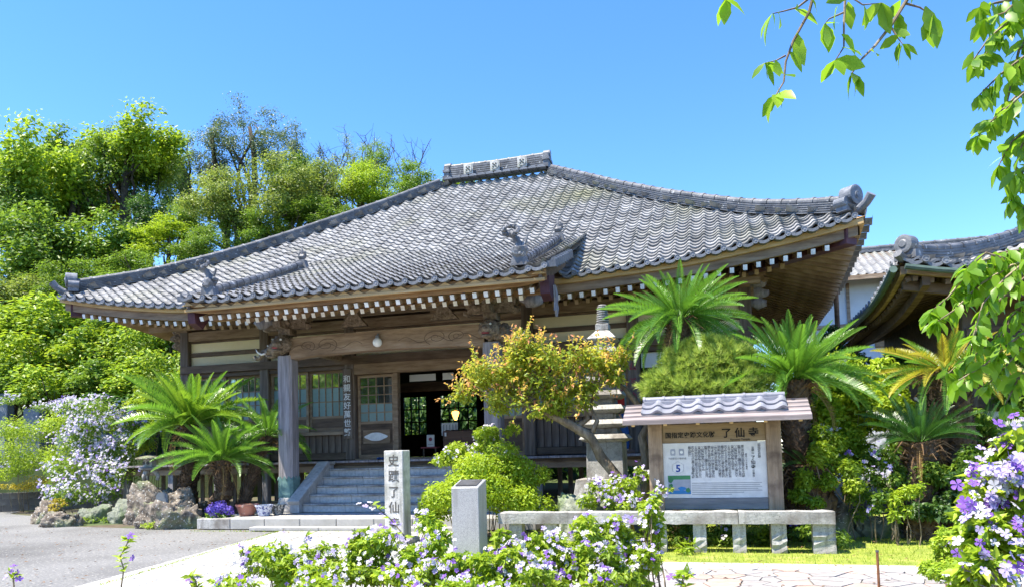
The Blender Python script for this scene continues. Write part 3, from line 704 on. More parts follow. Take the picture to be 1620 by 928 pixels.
# eaves: fascia boards, rafters with white ends, hip beams
eaves = MB()
def fascia(m, side, inset, z0, z1, t, half, lo=None):
    n = 40; b = len(m.v)
    for k in range(n + 1):
        a = -half + 2 * half * k / n; p = surf(side, a, 0)
        io = Vector((0, inset, 0)) if side == 0 else Vector((-inset, 0, 0)); to = Vector((0, t, 0)) if side == 0 else Vector((-t, 0, 0))
        for o_, z in ((io, z0), (io + to, z0), (io + to, z1), (io, z1)): m.v.append(tuple(p + o_ + Vector((0, 0, z))))
    for k in range(n):
        for q in range(4):
            q2 = (q + 1) % 4; m.f.append((b + 4 * k + q, b + 4 * k + q2, b + 4 * k + 4 + q2, b + 4 * k + 4 + q)); m.m.append(0)
fb = MB(); fascia(fb, 0, .02, -.17, -.055, .10, HW - .04); fascia(fb, 1, .02, -.17, -.055, .10, DD - .04)
eave_edge = fb.build('eave_edge_board', M['wood_pale'], temple, (CX, YE, ZE))
fb = MB(); fascia(fb, 0, .10, -.36, -.172, .10, HW - .14); fascia(fb, 1, .10, -.36, -.172, .10, DD - .14)
eave_beam = fb.build('eave_beam', M['wood_old'], temple, (CX, YE, ZE))
raf_m = [M['rafter'], M['white_end']]
for k in range(73):
    a = -9.45 + k * .2625; y_hip = YE + (HW - abs(a))
    z_e = surf(0, a, 0).z
    y1 = min(YW + .2, y_hip); z1 = 5.72 + .25 * lift(HW - abs(a), 0); z0 = z_e - .44
    t = (y1 - YE) / (YW + .2 - YE); zb = z0 + (z1 - z0) * t
    if y1 - YE < .5: continue
    if not (abs(a) < 3.2):
        m = MB().bar((CX + a, YE + .14, z0), (CX + a, y1, zb), .085, .11, end_mi=1); m.build('rafter', raf_m, eave_beam, (CX + a, YE + .3, z0))
    if y1 - YE > 1.3 and abs(a) > 3.0:
        m = MB().bar((CX + a, YE + .95, z0 + .03), (CX + a, y1, zb - .12), .085, .11); m.build('lower_rafter', M['rafter'], eave_beam, (CX + a, YE + 1, z0))
for k in range(62):
    a = -8.0 + k * .2625; x_hip = CX + HW - (DD - abs(a)); z_e = surf(1, a, 0).z
    x1 = max(WX1 - .1, x_hip); z1 = 5.72 + .25 * lift(DD - abs(a), 0); z0 = z_e - .44
    t = (CX + HW - x1) / (CX + HW - WX1 + .1); zb = z0 + (z1 - z0) * t
    if CX + HW - x1 < .5: continue
    m = MB().bar((CX + HW - .14, YC + a, z0), (x1, YC + a, zb), .10, .11, end_mi=1); m.build('rafter', raf_m, eave_beam, (x1, YC + a, z0))
for k in range(62):
    a = -8.0 + k * .2625; x_hip = CX - HW + (DD - abs(a)); z_e = surf(3, a, 0).z
    if a > 3: continue
    x1 = min(WX0 + .1, x_hip); z0 = z_e - .44; t = (x1 - CX + HW) / (WX0 + .1 - CX + HW); zb = z0 + (5.72 - z0) * t
    if x1 - CX + HW < .5: continue
    m = MB().bar((CX - HW + .14, YC - a, z0), (x1, YC - a, zb), .10, .11, end_mi=1); m.build('rafter', raf_m, eave_beam, (x1, YC - a, z0))
mid = MB()
mid.bar((WX0 - .3, YE + 1.15, 5.06), (WX1 + .3, YE + 1.15, 5.06), .12, .14)
mid.build('mid_purlin', M['wood_old'], temple, (CX, YE + 1, 5))
for sx in (1, -1):
    c = surf(0, sx * (HW - .25), .02); e = Vector((CX + sx * 7.6, YW + .1, 5.62))
    t = Vector((c.x, c.y, c.z - .40)); m = MB().bar(t, e, .30, .36); m.build('hip_beam', M['maroon'], temple, tuple(e))
# soffit boards over the rafters are the roof body itself; wall plate and frieze
def wb(name, x0, x1, z0, z1, mat, y0=YW - .06, y1=YW + .06, parent=temple, bevel=.006): return box(name, x0, x1, y0, y1, z0, z1, mat, parent, bevel)
wb('wall_plate', WX0 - .25, WX1 + .25, 5.52, 5.70, M['wood_dark'], YW - .13, YW + .13)
wb('frieze', WX0, WX1, 5.14, 5.60, M['wood_dark'], YW + .02, YW + .10)
wb('head_beam', WX0 - .2, WX1 + .2, 4.86, 5.12, M['wood_old'], YW - .13, YW + .10)
POSTX = [CX - 7.65, CX - 5.05, CX - 2.45, CX + 2.45, CX + 5.05, CX + 7.65]
for x in POSTX:
    wb('wall_post', x - .14, x + .14, FZ, 5.14, M['wood_dark_v'], YW - .15, YW + .15, bevel=.02)
wb('upper_lintel', WX0 - .1, WX1 + .1, 3.92, 4.14, M['wood_dark'], YW - .19, YW + .10)
bays = list(zip(POSTX[:-1], POSTX[1:]))
for (x0, x1) in bays:
    for z0, z1 in ((4.145, 4.41), (4.53, 4.80)): wb('plaster_panel', x0 + .14, x1 - .14, z0, z1, M['plaster'], YW + .0, YW + .05, bevel=0)
    wb('panel_rail', x0 + .14, x1 - .14, 4.412, 4.528, M['wood_dark'], YW - .05, YW + .06)
    wb('panel_top_rail', x0 + .14, x1 - .14, 4.802, 4.858, M['wood_dark'], YW - .05, YW + .06)
def bracket(name, x, y, z, sc, mat, parent):
    m = MB().box(-.12, .12, -.12, .12, 0, .12).box(-.42, .42, -.07, .07, .12, .24).box(-.07, .07, -.36, .1, .12, .24)
    for dx in (-.36, 0, .36): m.box(dx - .10, dx + .10, -.10, .10, .24, .35)
    for s_ in (-1, 1): m.ball((s_ * .42, 0, .16), (.12, .07, .07), 1)
    o = m.build(name, mat, parent, (x, y, z), local=True, bevel=.0); o.scale = (sc, sc, sc); return o
for x in POSTX: bracket('bracket', x, YW - .05, 5.12, 1.05, M['wood_old'], temple)
for x0, x1 in bays: bracket('bracket', (x0 + x1) / 2, YW - .05, 5.12, .9, M['wood_old'], temple)
for z, r in ((4.75, .20), (4.98, .26), (5.2, .2)):   # carved corner noses at the right corner post
    MB().ball((WX1 + .28, YW - .02, z), (r, .10, .13), 2, nz=.5, f=3, seed=z).build('carved_nose', M['wood_v'], temple, (WX1 + .2, YW, z), smooth=True)
    MB().ball((WX0 - .24, YW - .06, z), (r, .10, .13), 2, nz=.5, f=3, seed=z).build('carved_nose', M['carved'], temple, (WX0 - .2, YW, z), smooth=True)

# lattice doors: frame, muntins, single panes
def lattice(name, x0, x1, z0, z1, cols, rows, y, clear_rows, mat=M['wood_old'], parent=temple, board=None, fw=.07):
    o = MB().box(x0, x0 + fw, y - .025, y + .025, z0, z1).box(x1 - fw, x1, y - .025, y + .025, z0, z1).box(x0 + fw, x1 - fw, y - .025, y + .025, z1 - fw, z1).box(x0 + fw, x1 - fw, y - .025, y + .025, z0, z0 + .10).build(name, mat, parent, ((x0 + x1) / 2, y, z0))
    gz0 = z0 + .10
    if board:
        gz0 = z0 + board
        MB().box(x0 + fw, x1 - fw, y - .012, y + .012, z0 + .10, gz0 - .07).build('board_panel', M['wood_dark'], o, ((x0 + x1) / 2, y, z0 + .1))
        MB().box(x0 + fw, x1 - fw, y - .025, y + .025, gz0 - .07, gz0).build('mid_rail', mat, o, ((x0 + x1) / 2, y, gz0))
    gx0, gx1, gz1 = x0 + fw, x1 - fw, z1 - fw; cw = (gx1 - gx0) / cols; rh = (gz1 - gz0) / rows
    mu = MB()
    for c in range(1, cols): mu.box(gx0 + c * cw - .013, gx0 + c * cw + .013, y - .016, y + .016, gz0, gz1)
    for r in range(1, rows): mu.box(gx0, gx1, y - .0135, y + .0135, gz0 + r * rh - .013, gz0 + r * rh + .013)
    mu.build('muntins', mat, o, ((gx0 + gx1) / 2, y, gz0))
    for c in range(cols):
        for r in range(rows):
            m = MB().box(gx0 + c * cw + .002, gx0 + (c + 1) * cw - .002, y + .003, y + .007, gz0 + r * rh + .002, gz0 + (r + 1) * rh - .002)
            p = m.build('pane', M['pane_clear'] if rows - 1 - r < clear_rows else M['pane_frost'], o, (gx0 + (c + .5) * cw, y, gz0 + r * rh))
            p.rotation_euler = (random.uniform(-.004, .004), 0, random.uniform(-.004, .004))
    return o
ZL = 3.90
for bi in (0, 1):          # two glazed bays left of the door
    x0, x1 = POSTX[bi] + .14, POSTX[bi + 1] - .14
    wb('sill_beam', x0, x1, FZ + .02, FZ + .20, M['wood_dark'])
    wb('door_head', x0, x1, ZL - .10, ZL + .02, M['wood_dark'], YW - .10, YW + .06)
    n = 2; w = (x1 - x0) / n
    for k in range(n): lattice('lattice_window', x0 + k * w + .004, x0 + (k + 1) * w - .004, 2.16, ZL - .10, 5, 3, YW + .01 + .05 * (k % 2), 1, board=.42)
    wb('window_sill', x0, x1, 2.06, 2.155, M['wood_old'], YW - .10, YW + .06)
    nb_ = 12
    for k in range(nb_): wb('slat', x0 + (x1 - x0) * k / nb_ + .01, x0 + (x1 - x0) * (k + 1) / nb_ - .01, FZ + .205, 2.055, M['wood_dark_v'], YW + .005, YW + .035)
# the door panel by the entrance and the entrance frame
DX0, DX1 = CX - 2.30, CX - 1.22
lattice('lattice_door', DX0 + .02, DX1, FZ + .03, 3.62, 4, 5, YW + .02, 3, mat=M['wood_old'], board=.98)
ins = MB().box(DX0 + .17, DX1 - .14, YW - .022, YW - .006, FZ + .42, FZ + .78).build('inset_panel', M['wood_old'], temple, ((DX0 + DX1) / 2, YW, FZ + .6))
MB().prism([((DX0 + DX1) / 2 + .30 * cos(a) * (1 + .14 * cos(4 * a)), FZ + .60 + .11 * sin(a)) for a in [2 * pi * i / 28 for i in range(28)]], YW - .032, YW - .0225, 'y').build('pale_cartouche', M['white_end'], temple, ((DX0 + DX1) / 2, YW, FZ + .6))
wb('door_lintel', DX0 - .02, CX + 2.31, 3.64, 3.92, M['wood_old'], YW - .14, YW + .08)
for x in (DX1 + .07, CX + 1.55): wb('door_post', x - .065, x + .065, FZ, 3.64, M['wood_old'], YW - .10, YW + .08)
lattice('lattice_door', CX + 1.62, CX + 2.30, FZ + .03, 3.62, 3, 5, YW + .02, 3, mat=M['wood_old'], board=.98)
wb('threshold', DX0, CX + 2.31, FZ - .02, FZ + .028, M['wood_old'], YW - .16, YW + .12)
# calligraphy board left of the door, white characters
cb = wb('calligraphy_board', CX - 2.62, CX - 2.36, 1.95, 3.80, M['wood_dark_v'], YW - .20, YW - .165)
text('characters', '\n'.join('和親友好萬世繁'), .21, (CX - 2.49, YW - .206, 3.62), M['white_ink'], cb, line=1.12, bold=.003)
cb2 = wb('calligraphy_board', CX + 5.05 - .13, CX + 5.05 + .13, 2.30, 3.72, M['wood_dark_v'], YW - .20, YW - .165)
bm_ = MB(); rr = random.Random(8)
for k in range(4):
    for q in range(6):
        z = 3.50 - k * .33 - rr.uniform(0, .24); x = CX + 5.05 + rr.uniform(-.07, .05); L = rr.uniform(.04, .10); an = rr.choice((0, 1.3, -.9, .4))
        bm_.bar((x - L / 2 * cos(an), YW - .207, z - L / 2 * sin(an)), (x + L / 2 * cos(an), YW - .207, z + L / 2 * sin(an)), .006, .028, up=(0, 0, 1) if abs(cos(an)) > .3 else (1, 0, 0))
bm_.build('brush_strokes', M['red_ink'], cb2, (CX + 5.05, YW - .2, 3))
# right hand bays: shuttered wall below, dark openings above
for bi in (3, 4):
    x0, x1 = POSTX[bi] + .14, POSTX[bi + 1] - .14
    wb('sill_beam', x0, x1, FZ + .02, FZ + .20, M['wood_dark'])
    wb('window_sill', x0, x1, 2.30, 2.42, M['wood_old'], YW - .10, YW + .06)
    for k in range(12): wb('slat', x0 + (x1 - x0) * k / 12 + .008, x0 + (x1 - x0) * (k + 1) / 12 - .008, FZ + .205, 2.295, M['wood_dark_v'], YW + .005, YW + .035)
    wb('door_head', x0, x1, ZL - .10, ZL + .02, M['wood_dark'], YW - .10, YW + .06)
    w = (x1 - x0) / 2
    if bi == 3:
        for k in range(2): lattice('lattice_window', x0 + k * w + .004, x0 + (k + 1) * w - .004, 2.42, ZL - .10, 5, 3, YW + .01 + .05 * k, 1)
    else:
        lattice('lattice_window', x1 - w, x1, 2.42, ZL - .10, 5, 3, YW + .06, 1)
        wb('paper_panel', x0 + .03, x0 + .62, 3.42, 3.78, M['white_wall'], YW + .04, YW + .06, bevel=0)
# side and back walls, interior
YB = YC + 6.1
for x, s_ in ((WX1, 1), (WX0, -1)):
    box('side_wall', x - .05, x + .05, YW + .16, YB, FZ - .2, 5.5, M['wood_dark'], temple)
    for j in range(1, 6): box('side_post', x - .12, x + .12, YW + j * 2.1 - .12, YW + j * 2.1 + .12, FZ, 5.5, M['wood_dark_v'], temple, .02)
    box('side_plaster', x - .07, x + .07, YW + .2, YB - .1, 4.16, 4.82, M['plaster'], temple, 0)
bwx = CX - .05
bwall = MB()
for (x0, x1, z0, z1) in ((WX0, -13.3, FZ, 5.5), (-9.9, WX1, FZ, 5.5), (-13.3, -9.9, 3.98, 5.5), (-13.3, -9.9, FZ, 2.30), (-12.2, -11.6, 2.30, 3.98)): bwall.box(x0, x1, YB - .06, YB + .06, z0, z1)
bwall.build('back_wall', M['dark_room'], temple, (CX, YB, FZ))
for wx0, wx1, nc in ((-13.3, -12.2, 3), (-11.6, -9.9, 4)):
    mu = MB()
    for c in range(nc + 1): mu.box(wx0 + (wx1 - wx0) * c / nc - .03, wx0 + (wx1 - wx0) * c / nc + .03, YB - .1, YB - .062, 2.30, 3.98)
    for r in range(4): mu.box(wx0, wx1, YB - .095, YB - .065, 2.30 + r * .56 - .025, 2.30 + r * .56 + .025)
    mu.build('back_window', M['dark_room'], temple, (wx0, YB, 2.0))
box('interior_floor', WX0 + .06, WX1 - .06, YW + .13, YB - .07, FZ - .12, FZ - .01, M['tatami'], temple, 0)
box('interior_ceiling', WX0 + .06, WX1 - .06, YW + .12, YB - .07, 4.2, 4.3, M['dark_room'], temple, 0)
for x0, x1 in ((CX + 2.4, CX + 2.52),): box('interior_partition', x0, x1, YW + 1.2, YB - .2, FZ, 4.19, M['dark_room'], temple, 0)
box('interior_lintel', CX - 6, CX + 2.39, YW + 2.6, YW + 2.75, 3.35, 3.62, M['wood_dark'], temple)
box('hanging_board', CX + .35, CX + 1.7, YW + .9, YW + .96, 3.02, 3.16, M['lacquer'], temple)
for x0, x1 in ((CX - 1.0, CX - .25), (CX - .05, CX + .25)): box('white_paper_strip', x0, x1, YW + .5, YW + .52, 3.44, 3.62, M['white_wall'], temple, 0)

# veranda
ver = wb('veranda', WX0 - 1.15, WX1 + 1.15, 1.10, 1.25, M['wood_old'], 16.78, 16.92)
nb_ = 66; bwid = (WX1 - WX0 + 2.3) / nb_
bd = MB().box(.004, bwid - .004, 0, 1.22, 0, .05).mesh('floor_board', M['wood_v'], bevel=.004)
for k in range(nb_): link('floor_board', bd, ver, (WX0 - 1.15 + k * bwid, 16.66 + random.uniform(-.01, .01), FZ - .056))
for x0 in (WX1 + .16,): box('side_veranda', x0, x0 + .99, 17.9, YB, FZ - .12, FZ - .01, M['wood_old'], temple)
wb('veranda_joist', WX0 - 1.15, WX1 + 1.15, 1.252, 1.320, M['wood_dark'], 16.75, 17.9)
for k in range(13):
    x = WX0 - 1.0 + k * (WX1 - WX0 + 2.0) / 12
    if CX - 2.6 < x < CX + 2.6: continue
    wb('veranda_post', x - .085, x + .085, .18, 1.10, M['wood_v'], 16.78, 16.95, bevel=.012)
    wb('foot_stone', x - .17, x + .17, 0, .18, M['stone'], 16.68, 17.05, bevel=.03)
wb('base_sill', WX0 - .6, WX1 + .6, .20, .34, M['wood_old'], 17.55, 17.70)
wb('foundation', WX0 - .7, WX1 + .7, 0, .20, M['stone'], 17.40, 17.85, bevel=.02)
for k in range(64):
    x = WX0 - .5 + k * (WX1 - WX0 + 1.0) / 63
    if k % 4 == 3: continue
    wb('lattice_slat', x - .055, x + .055, .342, 1.251, M['wood_dark_v'], 17.60, 17.64, bevel=0)

# porch pillars, rainbow beam, carved heads
PY = 15.4; PXL, PXR = CX - 2.74, CX + 2.30
PILLZ = 3.86
for x in (PXL, PXR):
    w = .185; ch = .05
    oct_ = [(-w + ch, -w), (w - ch, -w), (w, -w + ch), (w, w - ch), (w - ch, w), (-w + ch, w), (-w, w - ch), (-w, -w + ch)]
    p = MB().prism(oct_, 0, PILLZ - .62).build('pillar', M['wood_v'], temple, (x, PY, .62), local=True)
    sh = [(a * 1.06, b * 1.06) for a, b in oct_]; k = MB().prism(sh, .0, .40)
    for q in range(16):
        a = 2 * pi * q / 16
    sc_ = MB()
    for f_ in range(4):
        ang = f_ * pi / 2
        for t_ in (-1, 0, 1):
            pts = [(-.075 + t_ * .115, 0), (.075 + t_ * .115, 0), (t_ * .115, .10)]
            v = []
            for d_ in (-w * 1.06, -w * 1.06 + .03):
                for (u_, z_) in pts: v.append((u_ * cos(ang) - d_ * sin(ang) * 1, u_ * sin(ang) + d_ * cos(ang), .40 + z_))
            k.add(v, [(0, 1, 2), (5, 4, 3), (0, 3, 4, 1), (1, 4, 5, 2), (2, 5, 3, 0)])
    k.build('copper_shoe', M['copper'], p, (x, PY, .57), local=True)
    MB().lathe([(.36, 0), (.36, .05), (.33, .12), (.25, .22), (.235, .32), (.22, .335)], 24).build('stone_base', M['stone_step'], p, (x, PY, .235), local=True, smooth=False)
    # capital block and brackets above
    bracket('porch_bracket', x, PY, 4.34, 1.25, M['carved'], temple)
koryo = MB(); n = 24
for k in range(n):
    t0, t1 = k / n, (k + 1) / n
    def kz(t): return .055 * sin(pi * t), .0 + .10 * (1 - min(1, min(t, 1 - t) * 9))
    (a0, b0), (a1, b1) = kz(t0), kz(t1); xa, xb = PXL + .14 + (PXR - PXL - .28) * t0, PXL + .14 + (PXR - PXL - .28) * t1
    v = [(xa, PY - .15, 3.80 + a0 - b0 * .3), (xb, PY - .15, 3.80 + a1 - b1 * .3), (xb, PY + .15, 3.80 + a1 - b1 * .3), (xa, PY + .15, 3.80 + a0 - b0 * .3), (xa, PY - .15, 4.26 + a0 * .6), (xb, PY - .15, 4.26 + a1 * .6), (xb, PY + .15, 4.26 + a1 * .6), (xa, PY + .15, 4.26 + a0 * .6)]
    koryo.add(v, [(0, 3, 2, 1), (4, 5, 6, 7), (0, 1, 5, 4), (2, 3, 7, 6)] + ([(3, 0, 4, 7)] if k == 0 else []) + ([(1, 2, 6, 5)] if k == n - 1 else []))
kb = koryo.build('rainbow_beam', M['wood_old'], temple, (CX, PY, 3.8))
# carved scroll lines on the beam
sc_ = MB()
for ox, sg in ((PXR - 1.25, 1), (PXL + 1.1, -1)):
    for s0 in (0, .9):
        pts = []
        for i in range(26):
            a = i * .42; r = .02 + .0062 * i * (1 if s0 == 0 else .7)
            pts.append((ox + sg * (r * cos(a) * 1.7 + s0 * .55), PY - .152, 4.05 + r * sin(a)))
        sc_.tube(pts, .006, 5)
    sc_.tube([(ox + sg * (-.9 + .09 * i), PY - .152, 4.02 + .07 * sin(i * .8)) for i in range(24)], .006, 5)
sc_.build('carved_scroll', M['wood_dark'], kb, (CX, PY, 4))
def beast_head(name, x, y, z, face, tusk, parent):
    """carved nose: a beast's head jutting from the pillar towards `face`"""
    m = MB().ball((0, -.10, 0), (.23, .27, .20), 3, nz=.35, f=4, seed=x).ball((0, -.34, -.04), (.15, .14, .10), 2, nz=.35, f=5, seed=x + 1).ball((0, -.30, -.17), (.12, .13, .05), 2, nz=.3, f=5)
    rr = random.Random(int(abs(x) * 10))
    for k in range(22):
        a = rr.uniform(0, 2 * pi); m.ball((.21 * cos(a), rr.uniform(-.02, .16), .02 + .18 * sin(a)), rr.uniform(.035, .07), 1, nz=.5, f=6, seed=k)
    o = m.build(name, M['carved'], parent, (x, y, z), local=True, smooth=True); o.rotation_euler.z = face
    c_, s_ = cos(face), sin(face)
    def loc(p): return (x + p[0] * c_ - p[1] * s_, y + p[0] * s_ + p[1] * c_, z + p[2])
    mo = MB().ball((0, 0, 0), (.09, .08, .022), 2).build('mouth', M['red_ink'], o, loc((0, -.38, -.115)), local=True); mo.location = (0, -.38, -.115)
    for sx in (-1, 1):
        e = MB().ball((0, 0, 0), .028, 2).build('eye', M['white_ink'], o, loc((0, 0, 0)), local=True, smooth=True); e.location = (sx * .10, -.33, .08)
        if tusk:
            t = MB().tube([(0, 0, 0), (.02 * sx, -.10, -.02), (.03 * sx, -.20, .04), (.03 * sx, -.25, .12)], [.028, .025, .018, .006], 7).build('tusk', M['white_end'], o, loc((0, 0, 0)), local=True, smooth=True); t.location = (sx * .10, -.40, -.10)
    if tusk:
        t = MB().tube([(0, 0, 0), (0, -.12, -.06), (0, -.20, -.16), (0, -.30, -.18), (0, -.35, -.11)], [.075, .065, .055, .045, .035], 9).build('trunk', M['carved'], o, loc((0, 0, 0)), local=True, smooth=True); t.location = (0, -.42, -.02)
for x, sd in ((PXL, -1), (PXR, 1)):
    beast_head('lion_head', x, PY - .12, 4.12, 0, False, temple)
    beast_head('elephant_head', x + sd * .13, PY, 4.05, -sd * -pi / 2, True, temple)
# purlins over the porch, its rafters and fascia
box('porch_purlin', KX0 + .28, KX1 - .28, PY - .17, PY + .17, 4.785, 5.005, M['wood_old'], temple)
for x in (CX - 1.0, CX + 1.2, PXL, PXR): 
    MB().prism([(-.34, 0), (.34, 0), (.20, .16), (.10, .30), (-.10, .30), (-.20, .16)], -.06, .06, 'y').build('frog_leg_strut', M['carved'], temple, (x, PY, 4.44 if abs(x - CX) < 2 else 4.72), local=True)
for x in (PXL, PXR):
    box('tie_beam', x - .10, x + .10, PY + .2, YW - .14, 4.02, 4.30, M['wood_old'], temple)
    MB().prism([(-.45, .0), (.45, 0), (.30, .22), (-.30, .22)], -.12, .12, 'y').build('carved_arm', M['carved'], temple, (x, PY, 4.60), local=True)
    for k in range(6): MB().ball((x + random.uniform(-.3, .3), PY - .16 + random.uniform(-.05, .05), 4.62 + random.uniform(-.05, .2)), (.12, .08, .10), 2, nz=.5, f=5, seed=k).build('cloud_carving', M['carved'], temple, (x, PY - .1, 4.6), smooth=True)
for x in (KX0 + .75, KX1 - .75): MB().ball((x, PY - .15, 4.68), (.24, .10, .13), 2, nz=.6, f=4, seed=x).build('carved_flower_end', M['wood_v'], temple, (x, PY, 4.6), smooth=True)
pf = MB()
for z0, z1, y0, y1 in ((-.17, -.075, .02, .12), (-.27, -.172, .10, .20)):
    n = 16
    for k in range(n):
        a, b_ = ksurf(KX0 + .05 + (KX1 - KX0 - .1) * k / n, 0), ksurf(KX0 + .05 + (KX1 - KX0 - .1) * (k + 1) / n, 0)
        v = [(a.x, KY0 + y0, a.z + z0), (b_.x, KY0 + y0, b_.z + z0), (b_.x, KY0 + y1, b_.z + z0), (a.x, KY0 + y1, a.z + z0), (a.x, KY0 + y0, a.z + z1), (b_.x, KY0 + y0, b_.z + z1), (b_.x, KY0 + y1, b_.z + z1), (a.x, KY0 + y1, a.z + z1)]
        pf.add(v, [(0, 3, 2, 1), (4, 5, 6, 7), (0, 1, 5, 4), (2, 3, 7, 6)] + ([(3, 0, 4, 7)] if k == 0 else []) + ([(1, 2, 6, 5)] if k == n - 1 else []))
porch_eave = pf.build('porch_eave_board', M['wood_warm'], temple, (CX, KY0, KZ0))
# pale triangular fillers between the eave tiles
fil = MB().prism([(-.14, 0), (.14, 0), (0, .075)], 0, .03, 'y').mesh('tile_filler', M['wood_pale'])
for c in range(ntl):
    x = KX0 + (c + .42) * tw; p = ksurf(x, 0); link('tile_filler', fil, porch_eave, (x, KY0 - .02, p.z - .155))
fil_b = box('porch_edge_board', KX0 + .06, KX1 - .06, KY0 - .03, KY0 + .018, KZ0 - .215, KZ0 - .158, M['wood_pale'], temple)
pe = MB().bar((KX0 + .2, 14.20, 4.615), (KX1 - .2, 14.20, 4.615), .12, .09); pe.build('porch_mid_beam', M['wood_warm'], temple, (CX, 14, KZ0 - .3))
for k in range(33):
    x = KX0 + .35 + k * (KX1 - KX0 - .7) / 32
    a = ksurf(x, .045); b_ = ksurf(x, .55)
    m = MB().bar((x, 13.56, 4.515), (x, b_.y, b_.z - .22), .085, .10, end_mi=1); m.build('rafter', raf_m, porch_eave, (x, a.y, a.z - .3))
    if 1 < k < 31:
        a = ksurf(x, .155)
        x2 = x + .11
        m = MB().bar((x2, 14.06, 4.50), (x2, b_.y, b_.z - .40), .085, .10, end_mi=1); m.build('rafter', raf_m, porch_eave, (x2, a.y, a.z - .4))

# ------------------------------------------------------------------ stairs and platform
plat = thing('stone_platform', (CX, 15, 0), 'low pale stone platform under the porch, in front of the stairs', 'platform')
px0, px1 = CX - 3.9, CX + 3.6
MB().box(px0 + .1, px1 - .1, 13.95, 16.7, 0, .228).build('platform_bed', M['stone_step'], plat, (CX, 15, 0))
n = 9
for k in range(n):
    x0, x1 = px0 + (px1 - px0) * k / n, px0 + (px1 - px0) * (k + 1) / n
    box('coping_slab', x0 + .004, x1 - .004, 13.66, 14.36, .01, .236 + random.uniform(-.003, .003), M['paver'] if k else M['stone'], plat, .012)
for k in range(6): box('low_step_slab', CX - 2.4 + k * .8 + .003, CX - 1.6 + k * .8 - .003, 13.36, 13.655, .012, .085, M['paver'], plat, .01)
stairs = thing('stone_stairs', (CX - .1, 15.9, .236), 'five grey stone steps rising to the temple veranda', 'stairs')
SX0, SX1 = CX - 2.25, CX + 2.0
for k in range(5):
    z0 = .24 + .19 * k; y0 = 15.15 + .30 * k
    for q in range(4):
        x0, x1 = SX0 + (SX1 - SX0) * q / 4, SX0 + (SX1 - SX0) * (q + 1) / 4
        st = MB().box(x0 + .002, x1 - .002, y0 + .03, 16.62 - .002 * k, z0, z0 + .146)
        o = st.build('riser', M['stone_step'], stairs, ((x0 + x1) / 2, y0, z0), bevel=.004)
        box('tread', x0 + .002, x1 - .002, y0, y0 + .34 if k < 4 else 16.62, z0 + .147, z0 + .19, M['stone'], stairs, .008)
for x0, x1 in ((SX0 - .24, SX0 - .004), (SX1 + .004, SX1 + .24)):
    MB().prism([(15.02, .24), (16.62, .24), (16.62, 1.28), (16.36, 1.28), (15.02, .42)], x0, x1, 'x').build('cheek_wall', M['stone_step'], stairs, (x0, 15.8, .24))
    cp = MB().bar((x0 / 2 + x1 / 2, 14.98, .46), (x0 / 2 + x1 / 2, 16.36, 1.335), .30, .10); cp.build('cheek_coping', M['stone_step'], stairs, (x0, 15.6, .5), bevel=.008)
    box('cheek_top', x0 - .03, x1 + .03, 16.34, 16.64, 1.29, 1.372, M['stone_step'], stairs, .008)

# ------------------------------------------------------------------ things at the temple
gl = thing('globe_lamp', tuple(at(597, 541, Y=15.16)), 'round white glass globe lamp fixed to the porch beam', 'lamp')
gp_ = gl.location
MB().ball((0, 0, 0), .105, 3).build('globe', M['globe'], gl, tuple(gp_), local=True, smooth=True)
MB().lathe([(.05, 0), (.045, .05), (.03, .07)], 12).tube([(0, 0, .06), (0, .03, .10), (0, .10, .11)], .016, 8).build('lamp_holder', M['metal_grey'], gl, (gp_.x, gp_.y, gp_.z + .09), local=True)

ob = thing('offering_box', (CX + .62, 18.75, FZ), 'wide brown wooden offering chest inside the open doorway', 'chest')
x0, x1 = CX - .06, CX + 1.32
box('chest_body', x0, x1, 18.45, 19.05, FZ + .08, FZ + .70, M['lacquer'], ob, .01)
box('chest_base', x0 - .03, x1 + .03, 18.42, 19.08, FZ - .005, FZ + .078, M['wood_old'], ob, .01)
for k in range(9): box('grille_bar', x0 + .06 + k * .15, x0 + .10 + k * .15, 18.48, 19.02, FZ + .702, FZ + .73, M['wood_dark'], ob, .004)
for sx in (x0 + .05, x1 - .09): box('corner_plate', sx, sx + .05, 18.435, 18.449, FZ + .56, FZ + .66, M['white_end'], ob, .003)
em_ = MB(); cx_ = CX + .62
for r_ in range(3):
    em_.box(cx_ - .17 + r_ * .05, cx_ + .17 - r_ * .05, 18.440, 18.449, FZ + .20 + r_ * .07, FZ + .215 + r_ * .07)
em_.box(cx_ - .18, cx_ - .165, 18.440, 18.449, FZ + .18, FZ + .54).box(cx_ + .165, cx_ + .18, 18.440, 18.449, FZ + .18, FZ + .54).box(cx_ - .18, cx_ + .18, 18.440, 18.449, FZ + .54, FZ + .555)
em_.build('carved_emblem', M['wood_dark'], ob, (cx_, 18.44, FZ + .3))
nb1 = thing('notice_board', (CX - .32, 19.3, FZ), 'white notice sheet on a stand behind the offering chest', 'notice')
box('sheet', CX - .42, CX + .06, 19.29, 19.31, FZ + .60, FZ + .95, M['paper'], nb1, .002)
for k in range(5): box('print_line', CX - .36 + k * .09, CX - .345 + k * .09, 19.284, 19.289, FZ + .66, FZ + .90, M['grey_ink'] if k < 4 else M['red_ink'], nb1, 0)
box('stand', CX - .2, CX - .16, 19.312, 19.35, FZ, FZ + .6, M['wood_dark'], nb1)
nb2 = thing('notice_board', (CX - .5, 18.7, FZ), 'small framed white notice on a dark stool left of the offering chest', 'notice')
box('sheet', CX - .62, CX - .40, 18.69, 18.71, FZ + .30, FZ + .62, M['paper'], nb2, .004)
MB().lathe([(.05, 0), (.05, -.004)], 14, (0, 0, 0), 'y').build('red_emblem', M['red_ink'], nb2, (CX - .51, 18.689, FZ + .50), local=True)
